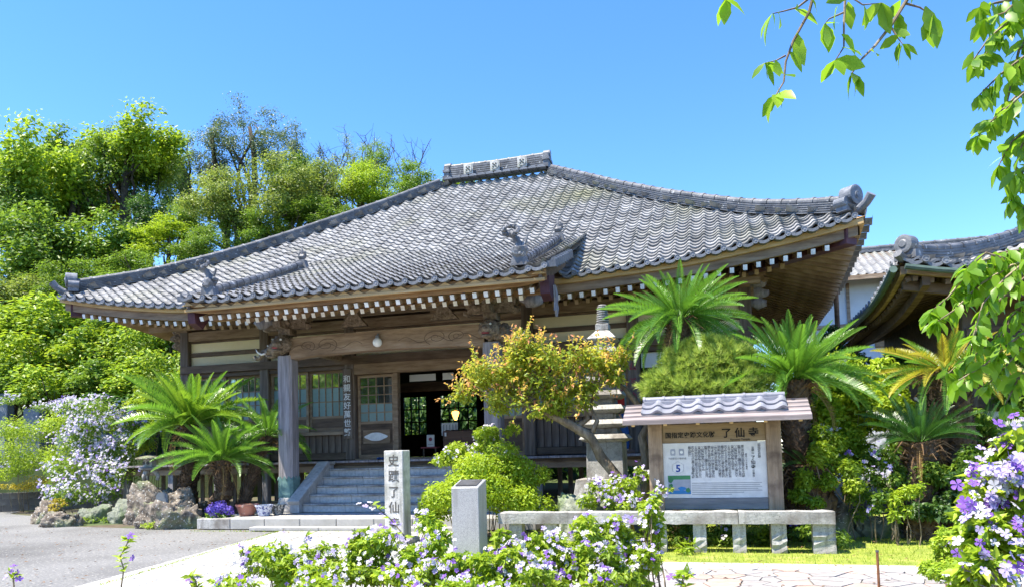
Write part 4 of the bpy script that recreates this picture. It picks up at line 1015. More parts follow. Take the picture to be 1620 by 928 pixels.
box('print_line', CX - .58, CX - .44, 18.685, 18.689, FZ + .36, FZ + .372, M['grey_ink'], nb2, 0)
box('stool_top', CX - .74, CX - .28, 18.55, 18.85, FZ + .26, FZ + .298, M['red_ink'], nb2)
for dx in (-.68, -.34): box('leg', CX + dx - .02, CX + dx + .02, 18.6, 18.64, FZ - .005, FZ + .26, M['wood_dark'], nb2)
ln = thing('hanging_lantern', (CX - .55, 20.8, 2.85), 'small glowing amber lantern hanging in the dark hall', 'lantern')
MB().lathe([(.02, -.16), (.06, -.10), (.11, .05), (.10, .10), (.03, .12)], 14).build('shade', M['glow'], ln, (CX - .55, 20.8, 2.62), local=True, smooth=True)
MB().tube([(0, 0, 0), (0, 0, 1.5)], .01, 6).build('cord', M['wood_dark'], ln, (CX - .55, 20.8, 2.73), local=True)
sl = thing('slippers', (CX - 1.35, 17.4, FZ), 'pair of dark blue slippers on the veranda by the door', 'slippers')
for dx in (0, .12): MB().ball((0, 0, .03), (.05, .13, .035), 2).build('slipper', M['denim'], sl, (CX - 1.40 + dx, 17.4, FZ - .002), local=True, smooth=True)

# person on the veranda, mostly hidden behind the stone pagoda
ps = at(985, 716, Y=17.25)
person = thing('person', (ps.x - .06, 17.25, FZ), 'person in blue jeans and red jacket walking on the veranda behind the pagoda', 'person')
def skin_body(name, pts, edges, mat, parent, loc, sub=2):
    me = bpy.data.meshes.new(name); me.from_pydata([p[0] for p in pts], edges, []); o = bpy.data.objects.new(name, me); COL.objects.link(o)
    md = o.modifiers.new('skin', 'SKIN'); md.use_smooth_shade = True
    for v, p in zip(me.skin_vertices[0].data, pts): v.radius = p[1] if hasattr(p[1], '__len__') else (p[1], p[1])
    me.skin_vertices[0].data[0].use_root = True
    s = o.modifiers.new('sub', 'SUBSURF'); s.levels = sub; s.render_levels = sub
    bpy.context.view_layer.update()
    m2 = bpy.data.meshes.new_from_object(o.evaluated_get(bpy.context.evaluated_depsgraph_get())); bpy.data.objects.remove(o)
    m2.materials.clear(); m2.materials.append(mat)
    return link(name, m2, parent, loc)
pl_ = tuple(person.location)
# walking towards +x: body skeleton (skin colour), clothing over it
J = dict(pelvis=((0, 0, .92), (.15, .11)), belly=((0, 0, 1.08), (.13, .10)), chest=((.01, 0, 1.30), (.16, .12)), neckb=((.02, 0, 1.45), (.07, .07)), neck=((.03, 0, 1.52), (.055, .055)), head=((.05, 0, 1.62), (.085, .10)), crown=((.05, 0, 1.70), (.075, .085)),
         hl=((.02, -.09, .88), (.09, .09)), kl=((.17, -.09, .48), (.06, .06)), al=((.16, -.09, .08), (.042, .042)), tl=((.30, -.09, .035), (.035, .03)),
         hr=((-.02, .09, .88), (.09, .09)), kr=((-.06, .09, .48), (.06, .06)), ar=((-.26, .09, .12), (.042, .042)), tr=((-.14, .09, .035), (.035, .03)),
         sl=((.01, -.19, 1.40), (.06, .06)), el=((-.06, -.24, 1.12), (.045, .045)), wl=((.06, -.25, .88), (.03, .03)), fl=((.10, -.25, .78), (.03, .02)),
         sr=((.01, .19, 1.40), (.06, .06)), er=((.03, .24, 1.12), (.045, .045)), wr=((.16, .24, .90), (.03, .03)), fr=((.22, .24, .81), (.03, .02)))
names = list(J); ix = {k: i for i, k in enumerate(names)}
E_ = [('pelvis', 'belly'), ('belly', 'chest'), ('chest', 'neckb'), ('neckb', 'neck'), ('neck', 'head'), ('head', 'crown'), ('pelvis', 'hl'), ('hl', 'kl'), ('kl', 'al'), ('al', 'tl'), ('pelvis', 'hr'), ('hr', 'kr'), ('kr', 'ar'), ('ar', 'tr'), ('chest', 'sl'), ('sl', 'el'), ('el', 'wl'), ('wl', 'fl'), ('chest', 'sr'), ('sr', 'er'), ('er', 'wr'), ('wr', 'fr')]
skin_body('body', [J[k] for k in names], [(ix[a], ix[b]) for a, b in E_], M['skin'], person, pl_)
def sub_(keys, edges, grow):
    pts = [(J[k][0], tuple(r + grow for r in J[k][1])) for k in keys]; i2 = {k: i for i, k in enumerate(keys)}
    return pts, [(i2[a], i2[b]) for a, b in edges]
p_, e_ = sub_(['pelvis', 'hl', 'kl', 'al', 'hr', 'kr', 'ar'], [('pelvis', 'hl'), ('hl', 'kl'), ('kl', 'al'), ('pelvis', 'hr'), ('hr', 'kr'), ('kr', 'ar')], .022); skin_body('jeans', p_, e_, M['denim'], person, pl_)
p_, e_ = sub_(['pelvis', 'belly', 'chest', 'neckb', 'sl', 'el', 'wl', 'sr', 'er', 'wr'], [('pelvis', 'belly'), ('belly', 'chest'), ('chest', 'neckb'), ('chest', 'sl'), ('sl', 'el'), ('el', 'wl'), ('chest', 'sr'), ('sr', 'er'), ('er', 'wr')], .028); skin_body('jacket', p_, e_, M['red_cloth'], person, pl_)
MB().ball((0, 0, 0), (.105, .10, .11), 3, nz=.12, f=3).build('hair', M['hair'], person, (pl_[0] + .03, pl_[1], pl_[2] + 1.715), local=True, smooth=True)
for ax, ay, az in ((.20, -.09, 0), (-.20, .09, .03)): MB().ball((.03, 0, .045), (.14, .055, .05), 2).box(-.10, .16, -.05, .05, .0, .022).build('shoe', M['shoe'], person, (pl_[0] + ax, pl_[1] + ay, pl_[2] + az - .002), local=True)
for sy in (-1, 1): MB().ball((0, 0, 0), (.008, .014, .01), 2).build('eye', M['hair'], person, (pl_[0] + .135, pl_[1] + sy * .04, pl_[2] + 1.64), local=True)
MB().ball((0, 0, 0), (.025, .014, .022), 2).build('nose', M['skin'], person, (pl_[0] + .148, pl_[1], pl_[2] + 1.61), local=True, smooth=True)

# ------------------------------------------------------------------ carved stone stele
s0 = at(607, 712, Y=11.55); s1 = at(637, 712, Y=11.55)
stx = (s0.x + s1.x) / 2; sw = (s1.x - s0.x) / 2; STZ = s0.z
st = thing('stone_stele', (stx, 11.70, 0), 'tall square pale stone stele carved with black characters beside the path', 'stele')
MB().prism([(-sw, -.15), (sw, -.15), (sw, .15), (-sw, .15)], 0, STZ).build('shaft', M['stele'], st, (stx, 11.70, 0), local=True, bevel=.012)
text('characters', '\n'.join('史蹟了仙寺'), .205, (stx, 11.70 - .1525, STZ - .08), M['carve_dark'], st, line=1.28, bold=.002, extrude=.002)
box('foot', stx - sw - .12, stx + sw + .12, 11.45, 11.95, 0, .10, M['stone'], st, .02)

# polished granite post with an inclined plaque
g0 = at(716, 872, Y=10.45); g1 = at(759, 872, Y=10.45)
gx0, gx1 = g0.x, g1.x; gz = at(737, 770, Y=10.45).z
gt = thing('granite_post', ((gx0 + gx1) / 2, 10.62, 0), 'speckled grey granite block post with a dark plaque on its sloping top', 'post')
MB().prism([(10.45, 0), (10.84, 0), (10.84, gz + .10), (10.45, gz)], gx0, gx1, 'x').build('block', M['granite'], gt, ((gx0 + gx1) / 2, 10.62, 0), bevel=.008)
sl_ = atan2(.10, .39)
pq = MB().box(-(gx1 - gx0) / 2 + .05, (gx1 - gx0) / 2 - .05, -.15, .15, 0, .012).build('plaque', M['plaque'], gt, ((gx0 + gx1) / 2, 10.645, gz + .054), local=True); pq.rotation_euler.x = sl_
ln_ = MB()
for k in range(6): ln_.box(-.12, .10 - .03 * (k % 3), .10 - k * .04, .108 - k * .04, .0125, .0145)
q = ln_.build('engraved_lines', M['grey_ink'], gt, ((gx0 + gx1) / 2, 10.645, gz + .054), local=True); q.rotation_euler.x = sl_

# ------------------------------------------------------------------ granite rail on short posts
rl = thing('granite_rail', (-1.0, 11.05, 0), 'long rough granite rail on short stone posts in front of the notice board', 'rail')
rx0, rx1 = at(790, 820, Y=10.98).x, at(1322, 820, Y=10.92).x
joints = [rx0, at(925, 820, Y=10.95).x, at(1030, 820, Y=10.95).x, at(1168, 820, Y=10.95).x, rx1]
for a, b in zip(joints[:-1], joints[1:]):
    m = MB(); nxs = 10; 
    for i in range(nxs + 1):
        x = a + .004 + (b - a - .008) * i / nxs
        for (y, z) in ((10.90, .405), (11.24, .405), (11.24, .57), (10.90, .57)):
            m.v.append((x, y + random.uniform(-.006, .006), z + random.uniform(-.007, .007)))
    for i in range(nxs):
        for k in range(4): m.f.append((4 * i + k, 4 * i + (k + 1) % 4, 4 * i + 4 + (k + 1) % 4, 4 * i + 4 + k)); m.m.append(0)
    m.f += [(0, 1, 2, 3), (4 * nxs + 3, 4 * nxs + 2, 4 * nxs + 1, 4 * nxs)]; m.m += [0, 0]
    m.build('rail_stone', M['stone'], rl, ((a + b) / 2, 11.07, .4))
for pxx, w in ((815, .20), (870, .20), (930, .20), (985, .20), (1043, .20), (1107, .18), (1170, .18), (1233, .20), (1305, .29)):
    x = at(pxx, 850, Y=10.94).x; m = MB(); rr = random.Random(pxx); nz_ = 7
    for i in range(nz_ + 1):
        z = .41 * i / nz_; rough = .022 if 1 <= i <= 4 else .004
        for (dx, dy) in ((-w / 2, -.10), (0, -.105), (w / 2, -.10), (w / 2, .10), (-w / 2, .10)): m.v.append((x + dx + rr.uniform(-.3, .3) * rough, 11.06 + dy + rr.uniform(-1, 1) * rough, z))
    for i in range(nz_):
        for k in range(5): m.f.append((5 * i + k, 5 * i + (k + 1) % 5, 5 * i + 5 + (k + 1) % 5, 5 * i + 5 + k)); m.m.append(0)
    m.f += [(4, 3, 2, 1, 0), tuple(5 * nz_ + k for k in range(5))]; m.m += [0, 0]
    m.build('rail_post', M['stone'], rl, (x, 11.06, 0))

# ------------------------------------------------------------------ roofed notice board
SY = 11.5
xl, xr = at(1038, 740, Y=SY).x, at(1226, 740, Y=SY).x
sb = thing('roofed_signboard', ((xl + xr) / 2, SY + .1, 0), 'wooden temple information board with a small grey tiled roof', 'signboard')
smx = (xl + xr) / 2
for x in (xl, xr): box('sign_post', x - .105, x + .105, SY, SY + .20, 0, 1.86, M['sign_wood'], sb, .01)
bx0, bx1 = xl + .106, xr - .106
box('header_board', bx0, bx1, SY + .05, SY + .12, 1.56, 1.84, M['sign_board'], sb, .004)
box('panel', bx0, bx1, SY + .045, SY + .10, .73, 1.557, M['paper'], sb, .002)
box('bottom_rail', bx0, bx1, SY + .02, SY + .14, .56, .727, M['sign_grey'], sb, .006)
text('header_text', '国指定史跡文化財', .092, (bx0 + .41, SY + .044, 1.715), M['ink'], sb, bold=.0015)
text('header_name', '了 仙 寺', .150, (bx1 - .36, SY + .044, 1.752), M['ink'], sb, bold=.003)
text('header_roman', 'Ryosenji Temple', .042, (bx1 - .36, SY + .044, 1.607), M['ink'], sb)
PF = SY + .0435
body = '嘉永七年三月神奈川条約が締結されると下田は即時開港となりペリー艦隊が次々と入港した五月ペリー提督は陸路隊を率いて上陸し了仙寺において日本側全権林大学頭等と条約付録の交渉に入り二十五日下田条約十三箇条が調印されたその後も当寺は上陸した人々の休息所とされ玉泉寺とともに異国人応接所に使われた当時の様子は遠征記の挿絵や記録に残され今に伝えられている寺は寛永十二年に下田奉行今村伝四郎正長が創建した日蓮宗の寺であり昭和二十六年に国の史跡に指定された'
cols_n, rows_n = 17, 22; need = cols_n * rows_n; body = (body * 4)[:need]
lines = []
for r_ in range(rows_n):
    s_ = ''
    for c_ in reversed(range(cols_n)):
        gap = (c_ in (3, 8, 12) and r_ > 16) or (c_ == 16 and r_ > 6)
        s_ += '\u3000' if gap else body[c_ * rows_n + r_]
    lines.append(s_)
pw = bx1 - bx0
text('body_text', '\n'.join(lines), .0262, (bx0 + pw * .52, PF, 1.505), M['grey_ink'], sb, line=.82, sx=1.82, extrude=.001, bold=.0006)
text('side_title', '\n'.join('国指定史跡'), .045, (bx1 - .10, PF, 1.52), M['ink'], sb, line=.95)
text('side_title', '\n'.join('法順山'), .04, (bx1 - .19, PF, 1.48), M['ink'], sb, line=.95)
text('side_name', '\n'.join('了仙寺'), .068, (bx1 - .19, PF, 1.345), M['ink'], sb, line=.98, bold=.001)
text('side_title', '\n'.join('日蓮宗'), .036, (bx1 - .19, PF, 1.14), M['ink'], sb, line=1.1)
text('side_date', '\n'.join('昭和二十六年指定'), .03, (bx1 - .285, PF, 1.38), M['ink'], sb, line=1.0)
text('city_name', '\n'.join('下田市'), .034, (bx0 + pw * .285, PF, 1.18), M['ink'], sb, line=1.9)
for k in range(8):
    w = (.62, .70, .68, .70, .66, .70, .52, .4)[k]; box('print_line', bx0 + pw * .275, bx0 + pw * (.275 + w * .96), PF - .0008, PF, .985 - k * .028 - .01, .985 - k * .028 - .003, M['grey_ink'] if k != 0 else M['paper'], sb, 0)
for k, dx in enumerate((.10, .185)):
    x = bx0 + pw * dx
    MB().prism([(x - .03, 1.37), (x + .03, 1.37), (x + .038, 1.39), (x + .038, 1.45), (x + .03, 1.47), (x - .03, 1.47), (x - .038, 1.45), (x - .038, 1.39)], PF - .001, PF, 'y').build('logo_plate', M['pic_grey'], sb, (x, PF, 1.4))
    MB().lathe([(.022, 0), (.022, -.001)], 12, (0, 0, 0), 'y').build('logo_flower', M['paper'], sb, (x, PF - .0012, 1.42), local=True)
text('course_text', '下田歴史の散歩道', .034, (bx0 + pw * .14, PF, 1.34), M['grey_ink'], sb)
hx_ = [(bx0 + pw * .145 + .095 * sin(a), 1.185 + .095 * cos(a)) for a in [k * pi / 3 for k in range(6)]]
for k in range(6):
    a, b = hx_[k], hx_[(k + 1) % 6]; MB().bar((a[0], PF - .001, a[1]), (b[0], PF - .001, b[1]), .002, .005, up=(0, 1, 0.01)).build('hexagon_line', M['grey_ink'], sb, (a[0], PF, a[1]))
text('number', '5', .15, (bx0 + pw * .147, PF, 1.245), M['blue_ink'], sb, bold=.004)
qx0, qx1 = bx0 + .06, bx0 + pw * .265
pc = box('printed_view', qx0, qx1, PF - .0012, PF, .79, 1.07, M['pic_grey'], sb, 0)
hw_ = qx1 - qx0
def blob(name, cx_, cz_, rx, rz, mat, seed, dy):
    rr = random.Random(seed); MB().prism([(qx0 + hw_ * (cx_ + rx * cos(a) * rr.uniform(.7, 1.1)), .79 + .28 * (cz_ + rz * sin(a) * rr.uniform(.7, 1.1))) for a in [2 * pi * i / 14 for i in range(14)]], PF - .0014 - dy, PF - .0012 - dy, 'y').build(name, mat, pc, (qx0, PF, .79))
box('printed_sea', qx0 + .001, qx1 - .001, PF - .0016, PF - .0012, .791, .845, M['pic_blue'], pc, 0)
box('printed_hill', qx0 + .001, qx1 - .001, PF - .0016, PF - .0012, 1.01, 1.069, M['pic_green'], pc, 0)
for k, a in enumerate(((.13, .78, .12, .18), (.13, .45, .10, .13), (.12, .2, .11, .1), (.88, .2, .11, .15))): blob('printed_trees', *a, M['pic_green'], k, .0006)
blob('printed_river', .62, .3, .2, .12, M['pic_blue'], 9, .0006)
# its roof
rz0, rz1 = 1.885, 2.15; ry0, ry1, ryr = SY - .40, SY + .60, SY + .10
ex0, ex1 = at(985, 668, Y=ry0).x, at(1285, 658, Y=ry0).x
sg = MB()
for (ya, za, yb, zb) in ((ry0, rz0, ryr, rz1), (ry1, rz0, ryr, rz1)):
    for k in range(4):
        t0, t1 = k / 4, (k + 1) / 4
        y0_, z0_, y1_, z1_ = ya + (yb - ya) * t0, za + (zb - za) * t0, ya + (yb - ya) * t1, za + (zb - za) * t1
        m = MB(); s_ = 1 if yb > ya else -1
        m.add([(ex0, y0_, z0_ - .004), (ex1, y0_, z0_ - .004), (ex1, y1_ + s_ * .03, z1_ + .004), (ex0, y1_ + s_ * .03, z1_ + .004), (ex0, y0_, z0_ + .026), (ex1, y0_, z0_ + .026), (ex1, y1_ + s_ * .03, z1_ + .014), (ex0, y1_ + s_ * .03, z1_ + .014)], [(0, 3, 2, 1), (4, 5, 6, 7), (0, 1, 5, 4), (1, 2, 6, 5), (2, 3, 7, 6), (3, 0, 4, 7)])
        m.build('roof_board', M['mauve_board'], sb, (smx, y0_, z0_))
box('front_fascia', ex0, ex1, ry0 - .028, ry0 - .002, rz0 - .05, rz0 + .018, M['mauve_board'], sb, .004)
for x in np.linspace(ex0 + .15, ex1 - .15, 6): MB().bar((x, ry0 + .02, rz0 - .045), (x, ryr, rz1 - .05), .05, .06).build('sign_rafter', M['wood_pale'], sb, (x, ry0, rz0))
box('sign_tie', ex0 + .1, ex1 - .1, SY + .04, SY + .16, 1.862, 1.93, M['sign_wood'], sb)
tx0, tx1 = at(1015, 665, Y=ry0 + .15).x, at(1246, 657, Y=ry0 + .15).x; ntx = 7; stw = (tx1 - tx0) / ntx
for sgn in (1, -1):
    tm = MB(); L_ = .21; nseg = 10
    for k in range(nseg):
        t0, t1 = k / nseg, (k + 1) / nseg
        def wv(t): return .028 * math.cos(2 * pi * (t - .80)) + .006 * math.cos(4 * pi * (t - .8))
        x0_, x1_ = (t0 - .5) * stw * 1.02, (t1 - .5) * stw * 1.02
        tm.add([(x0_, 0, wv(t0) + .05), (x1_, 0, wv(t1) + .05), (x1_, L_, wv(t1) + .028), (x0_, L_, wv(t0) + .028), (x0_, 0, wv(t0) + .012), (x1_, 0, wv(t1) + .012)], [(0, 1, 2, 3), (4, 5, 1, 0)])
    tmm = tm.mesh('roof_tile', M['tile_new'], recalc=False)
    ang = atan2(rz1 - rz0, ryr - ry0)
    for r_ in range(2):
        for c_ in range(ntx):
            d_ = .16 + r_ * .175; o = link('roof_tile', tmm, sb, (tx0 + (c_ + .5) * stw, (ry0 + d_ * cos(ang)) if sgn > 0 else (ry1 - d_ * cos(ang)), rz0 + .02 + d_ * sin(ang) + .008 * r_))
            o.rotation_euler = (ang, 0, 0) if sgn > 0 else (ang, 0, pi)
    em2 = MB().box(tx0, tx1, -.012, .0, -.03, .045)
    box('tile_apron', tx0, tx1, (ry0 + .15) if sgn > 0 else (ry1 - .16), (ry0 + .16) if sgn > 0 else (ry1 - .15), rz0 + .085 - .03, rz0 + .125, M['tile_new'], sb, 0)
for k in range(7):
    a = tx0 + (tx1 - tx0) * k / 7; b = tx0 + (tx1 - tx0) * (k + 1) / 7
    MB().tube([(a, ryr, rz1 + .075), (a + .035, ryr, rz1 + .075), (a + .036, ryr, rz1 + .075), (b, ryr, rz1 + .075)], [.056, .056, .046, .046], 12).build('ridge_tile', M['tile_new'], sb, (a, ryr, rz1))
box('ridge_bed', tx0 + .02, tx1 - .02, ryr - .10, ryr + .10, rz1 - .01, rz1 + .05, M['tile_new'], sb)

# ------------------------------------------------------------------ stone pagoda
pg = at(960, 745, Y=13.9); PGX = pg.x; PGY = 14.0
pag = thing('stone_pagoda', (PGX, PGY, 0), 'slender many-tiered grey stone pagoda with a ringed spire', 'pagoda')
def sq(name, w0, w1, z0, z1, mat=M['stone']):
    v = [(s_ * w / 2, t_ * w / 2, z) for z, w in ((z0, w0), (z1, w1)) for s_, t_ in ((-1, -1), (1, -1), (1, 1), (-1, 1))]
    return MB().add(v, [(3, 2, 1, 0), (4, 5, 6, 7), (0, 1, 5, 4), (1, 2, 6, 5), (2, 3, 7, 6), (3, 0, 4, 7)]).build(name, mat, pag, (PGX, PGY, 0), local=True, bevel=.008)
sq('base', 1.35, 1.3, 0, .62); sq('base', 1.12, 1.02, .62, .95); sq('lower_body', .68, .66, .95, 1.62)
z = 1.62; w = .90
for k in range(7):
    sq('tier_roof', w * .72, w, z, z + .06); sq('tier_roof', w, w * .86, z + .06, z + .15); sq('tier_body', w * .55, w * .52, z + .15, z + .27); z += .27; w *= .93
sq('tier_roof', w * .8, w * 1.02, z, z + .05); sq('tier_roof', w * 1.02, w * .42, z + .05, z + .22); sq('spire_base', w * .46, w * .46, z + .22, z + .34)
zs = z + .34; ztop = 4.22; nr = 8; pr_ = [(.10, 0)]
hs = ztop - zs
for k in range(nr):
    a = hs * (k + .1) / (nr + .6); b = hs * (k + .8) / (nr + .6); r0_ = .125 - .004 * k
    pr_ += [(r0_ * .72, a), (r0_, a + (b - a) * .25), (r0_, a + (b - a) * .75), (r0_ * .72, b)]
pr_ += [(.09, hs * .96), (.07, hs)]
MB().lathe(pr_, 20).build('ringed_spire', M['stone'], pag, (PGX, PGY, zs), local=True)

# ------------------------------------------------------------------ rocks, pots, lantern, small things on the left
def rock(name, c, r, label, mat, seed, rotz=0, parent=None):
    bm = bmesh.new(); bmesh.ops.create_icosphere(bm, subdivisions=5, radius=1)
    for v in bm.verts:
        n = v.co.normalized(); sd = Vector((seed * 3.1, seed * 1.7, seed))
        k = 1 + .38 * noise.noise(n * 1.1 + sd) + .20 * noise.noise(n * 2.6 + sd) + .12 * noise.noise(n * 6 + sd) + .08 * abs(noise.noise(n * 13 + sd)) + .05 * noise.noise(n * 24 + sd)
        q = max(-.75, min(.8, n.z * 1.25)) if True else n.z
        v.co = Vector((n.x * k * r[0], n.y * k * r[1], (q + .25) * k * r[2]))
    me = bpy.data.meshes.new(name); bm.to_mesh(me); bm.free(); me.materials.append(mat); me.shade_smooth()
    o = link(name, me, None, c); o.rotation_euler.z = rotz
    return tag(o, label, 'rock')
pA = at(232, 830, Z=0)
big = rock('upright_rock', (pA.x, pA.y + .5, 0), (.80, .42, .72), 'large brown upright rock with a slate plate, carrying the stone lantern', M['rock'], 3)
pl2 = MB().prism([(-.16, 0), (.16, 0), (.16, .40), (.10, .48), (-.10, .48), (-.16, .40)], -.02, .02, 'y').build('slate_plate', M['slate'], None, (0, 0, 0), local=True)
pp = at(257, 795, Y=pA.y - .02); pl2.parent = big; pl2.location = (pp.x - big.location.x, pp.y - big.location.y, .28)
pB = at(255, 836, Z=0); rock('low_rock', (pB.x, pB.y + .3, -.05), (.78, .42, .50), 'broad craggy brown rock lowest in front of the upright rock', M['rock'], 8)
pC = at(60, 828, Z=0); rock('low_rock', (pC.x, pC.y + .3, -.03), (.42, .34, .44), 'rounded grey rock at the outer end of the planting bed', M['rock'], 12)
pD = at(88, 832, Z=0); rock('low_rock', (pD.x + .05, pD.y + .1, -.06), (.44, .28, .30), 'flat slanting brown rock next to the rounded grey one', M['rock'], 17, .4)
pE = at(180, 828, Z=0); rock('low_rock', (pE.x, pE.y + .5, -.03), (.50, .36, .46), 'greenish lichened rock beside the upright rock', M['rock_green'], 21)
pE = at(125, 828, Z=0); rock('low_rock', (pE.x, pE.y + .5, -.06), (.50, .34, .36), 'dark green mossy rock under the flowering shrub', M['rock_green'], 26)
pE = at(310, 822, Z=0); rock('low_rock', (pE.x, pE.y + .25, -.03), (.34, .28, .34), 'small dark rock at the foot of the cycads', M['rock'], 31)
pE = at(930, 835, Z=0); rock('low_rock', (at(925, 800, Y=12.3).x, 12.4, -.02), (.50, .35, .62), 'mossy rock between the round azalea and the rail', M['rock_green'], 35)
for k, (qx, qy, r_, lb) in enumerate(((1290, 800, (.55, .4, .45), 'weathered boulder behind the end of the rail'), (1390, 808, (.42, .3, .30), 'grey-green boulder under the dark cycad'), (1450, 835, (.62, .3, .22), 'low flat boulder at the back edge of the grass'), (1368, 838, (.35, .2, .12), 'small half-sunk stone in the grass'), (1520, 812, (.4, .3, .3), 'boulder beneath the thick cycad trunk'))):
    p = at(qx, qy + 20, Z=0); rock('garden_rock', (at(qx, qy, Y=13.0 + .1 * k).x, 13.0 + .1 * k, -.03), r_, lb, M['rock_green'] if k % 2 else M['rock'], 40 + k)
# stone lantern on the upright rock
L0 = at(237, 757, Y=big.location.y - .05)
lt = thing('stone_lantern', (L0.x, L0.y, L0.z), 'small pale stone lantern with a flat roof standing on the upright rock', 'lantern')
lz = L0.z
for k in range(3):
    a = k * 2 * pi / 3 + .5
    MB().tube([(.17 * cos(a), .17 * sin(a), 0), (.19 * cos(a), .19 * sin(a), .10), (.13 * cos(a), .13 * sin(a), .20), (.06 * cos(a), .06 * sin(a), .24)], [.045, .045, .055, .06], 8).build('leg', M['stone'], lt, (L0.x, L0.y, lz - .03), local=True, smooth=True)
MB().lathe([(.10, 0), (.24, .03), (.25, .07), (.20, .10)], 18).build('platform', M['stone'], lt, (L0.x, L0.y, lz + .20), local=True)
fbx = MB().lathe([(.145, 0), (.145, .17)], 6).build('fire_box', M['stele'], lt, (L0.x, L0.y, lz + .30), local=True)
for a in (-pi / 2 - .5, -pi / 2 + .5): MB().lathe([(.042, 0), (.042, -.006)], 12, (0, 0, 0), 'y').build('window', M['carve_dark'], fbx, (L0.x, L0.y, lz), local=True)  # dark discs paint the shade of the round openings, no hole is cut
for i, c in enumerate(fbx.children): c.location = ((-.055, .055)[i], -.128, .09)
MB().lathe([(.30, 0), (.33, .02), (.31, .05), (.10, .10), (.06, .11)], 18).build('cap', M['rock'], lt, (L0.x, L0.y, lz + .47), local=True)
# pots and hydrangea
def pot(px_, py_, Y, z, r, h, mat, label, sq_=False):
    p = at(px_, py_, Y=Y); o = thing('plant_pot', (p.x, Y, z), label, 'pot')
    MB().lathe([(r * .62, 0), (r * .70, h * .15), (r * .92, h * .75), (r, h * .86), (r * 1.04, h * .88), (r * 1.04, h), (r * .92, h), (r * .90, h * .9), (r * .01, h * .88)], 24).build('vessel', mat, o, (p.x, Y, z), local=True, smooth=False)
    MB().lathe([(r * .9, 0), (r * .9, .012)], 20).build('soil', M['soil'], o, (p.x, Y, z + h * .89), local=True)
    return p.x
pot(391, 806, 14.35, .238, .24, .25, M['pot_red'], 'wide terracotta-red glazed pot on the platform edge')
pot(418, 806, 14.30, .238, .19, .24, M['pot_blue'], 'blue and white patterned ceramic pot between two other pots')
pot(440, 803, 14.62, .238, .16, .23, M['pot_black'], 'black and white speckled pot beside the pillar base')
HX = pot(345, 812, 14.0, .02, .11, .16, M['pot_white'], 'small white pot holding the blue hydrangea')
for px_ in (322, 343, 367):
    p = at(px_, 833, Z=0); o = box('metal_stub', p.x - .05, p.x + .05, p.y - .05, p.y + .05, 0, .22, M['metal_grey'], None, .004); tag(o, {322: 'short grey metal stub nearest the low rocks', 343: 'short grey metal stub below the hydrangea pot', 367: 'short grey metal stub closest to the platform slabs'}[px_], 'stub', 'metal stubs along the platform edge')
# rusty rod in the crazy paving
p = at(1391, 935, Z=0.01); rod = thing('rusty_rod', (p.x, p.y, 0), 'thin rusty iron rod standing in the crazy paving', 'rod')
MB().tube([(0, 0, 0), (0, 0, .40)], .013, 8).build('rod_shaft', M['iron'], rod, (p.x, p.y, 0), local=True)
MB().lathe([(.016, 0), (.016, .02)], 8).build('rod_cap', M['plaque'], rod, (p.x, p.y, .40), local=True)
# gravestones on the terrace at the foot of the hill
for k, (gx, gy, w, lb) in enumerate(((10, 622, .55, 'tall grey gravestone farthest from the hall on the terrace'), (55, 646, .9, 'low broad grave plinth half behind the green shrub'), (112, 645, .45, 'squat gravestone in the middle of the row'), (165, 648, .6, 'small grey gravestone left of the hall corner'), (205, 640, .62, 'dark grey gravestone above the flowering shrub'))):
    p = at(gx, gy, Y=26.5); h = p.z - 2.2
    g = thing('gravestone', (p.x, 26.5, 2.2), lb, 'gravestone', 'gravestones on the terrace')
    box('plinth', p.x - w * .8, p.x + w * .8, 26.1, 26.9, 1.6, 2.2 + h * .35, M['slate'], g, .02)
    box('headstone', p.x - w / 2, p.x + w / 2, 26.3, 26.7, 2.2 + h * .352, 2.2 + h, M['slate'], g, .03)
ter = box('terrace', -60, -17.6, 25.2, 29, 0, 1.7, M['hill'], None, 0); tag(ter, 'overgrown terrace at the foot of the hill', 'terrace', kind='structure')

# ------------------------------------------------------------------ foliage tools
def unit(a): return a / np.maximum(np.linalg.norm(a, axis=-1, keepdims=True), 1e-9)
def leaves_np(P, A, Nn, L, W, fold=.25, fine=True):
    """leaves at P growing along A with normal Nn; returns verts, tris, index of leaf per vertex"""
    n = len(P); A = unit(A); S = unit(np.cross(A, Nn)); Nn = np.cross(S, A)
    L = np.broadcast_to(L, (n,))[:, None]; W = np.broadcast_to(W, (n,))[:, None]
    if fine:
        B = P; Mi = P + A * L * .5 - Nn * L * .03; T = P + A * L - Nn * L * .10
        Lf = P + A * L * .42 + S * W * .5 + Nn * W * fold; R = P + A * L * .42 - S * W * .5 + Nn * W * fold
        V = np.stack([B, Lf, T, R, Mi], 1).reshape(-1, 3)
        b = np.arange(n)[:, None] * 5
        F_ = np.stack([np.concatenate([b, b + 4, b + 1], 1), np.concatenate([b + 1, b + 4, b + 2], 1), np.concatenate([b, b + 3, b + 4], 1), np.concatenate([b + 3, b + 2, b + 4], 1)], 1).reshape(-1, 3)
        return V, F_, np.repeat(np.arange(n), 5)
    V = np.stack([P, P + A * L * .45 + S * W * .5 + Nn * W * fold, P + A * L, P + A * L * .45 - S * W * .5 + Nn * W * fold], 1).reshape(-1, 3)
    b = np.arange(n)[:, None] * 4
    F_ = np.stack([np.concatenate([b, b + 2, b + 1], 1), np.concatenate([b, b + 3, b + 2], 1)], 1).reshape(-1, 3)
    return V, F_, np.repeat(np.arange(n), 4)
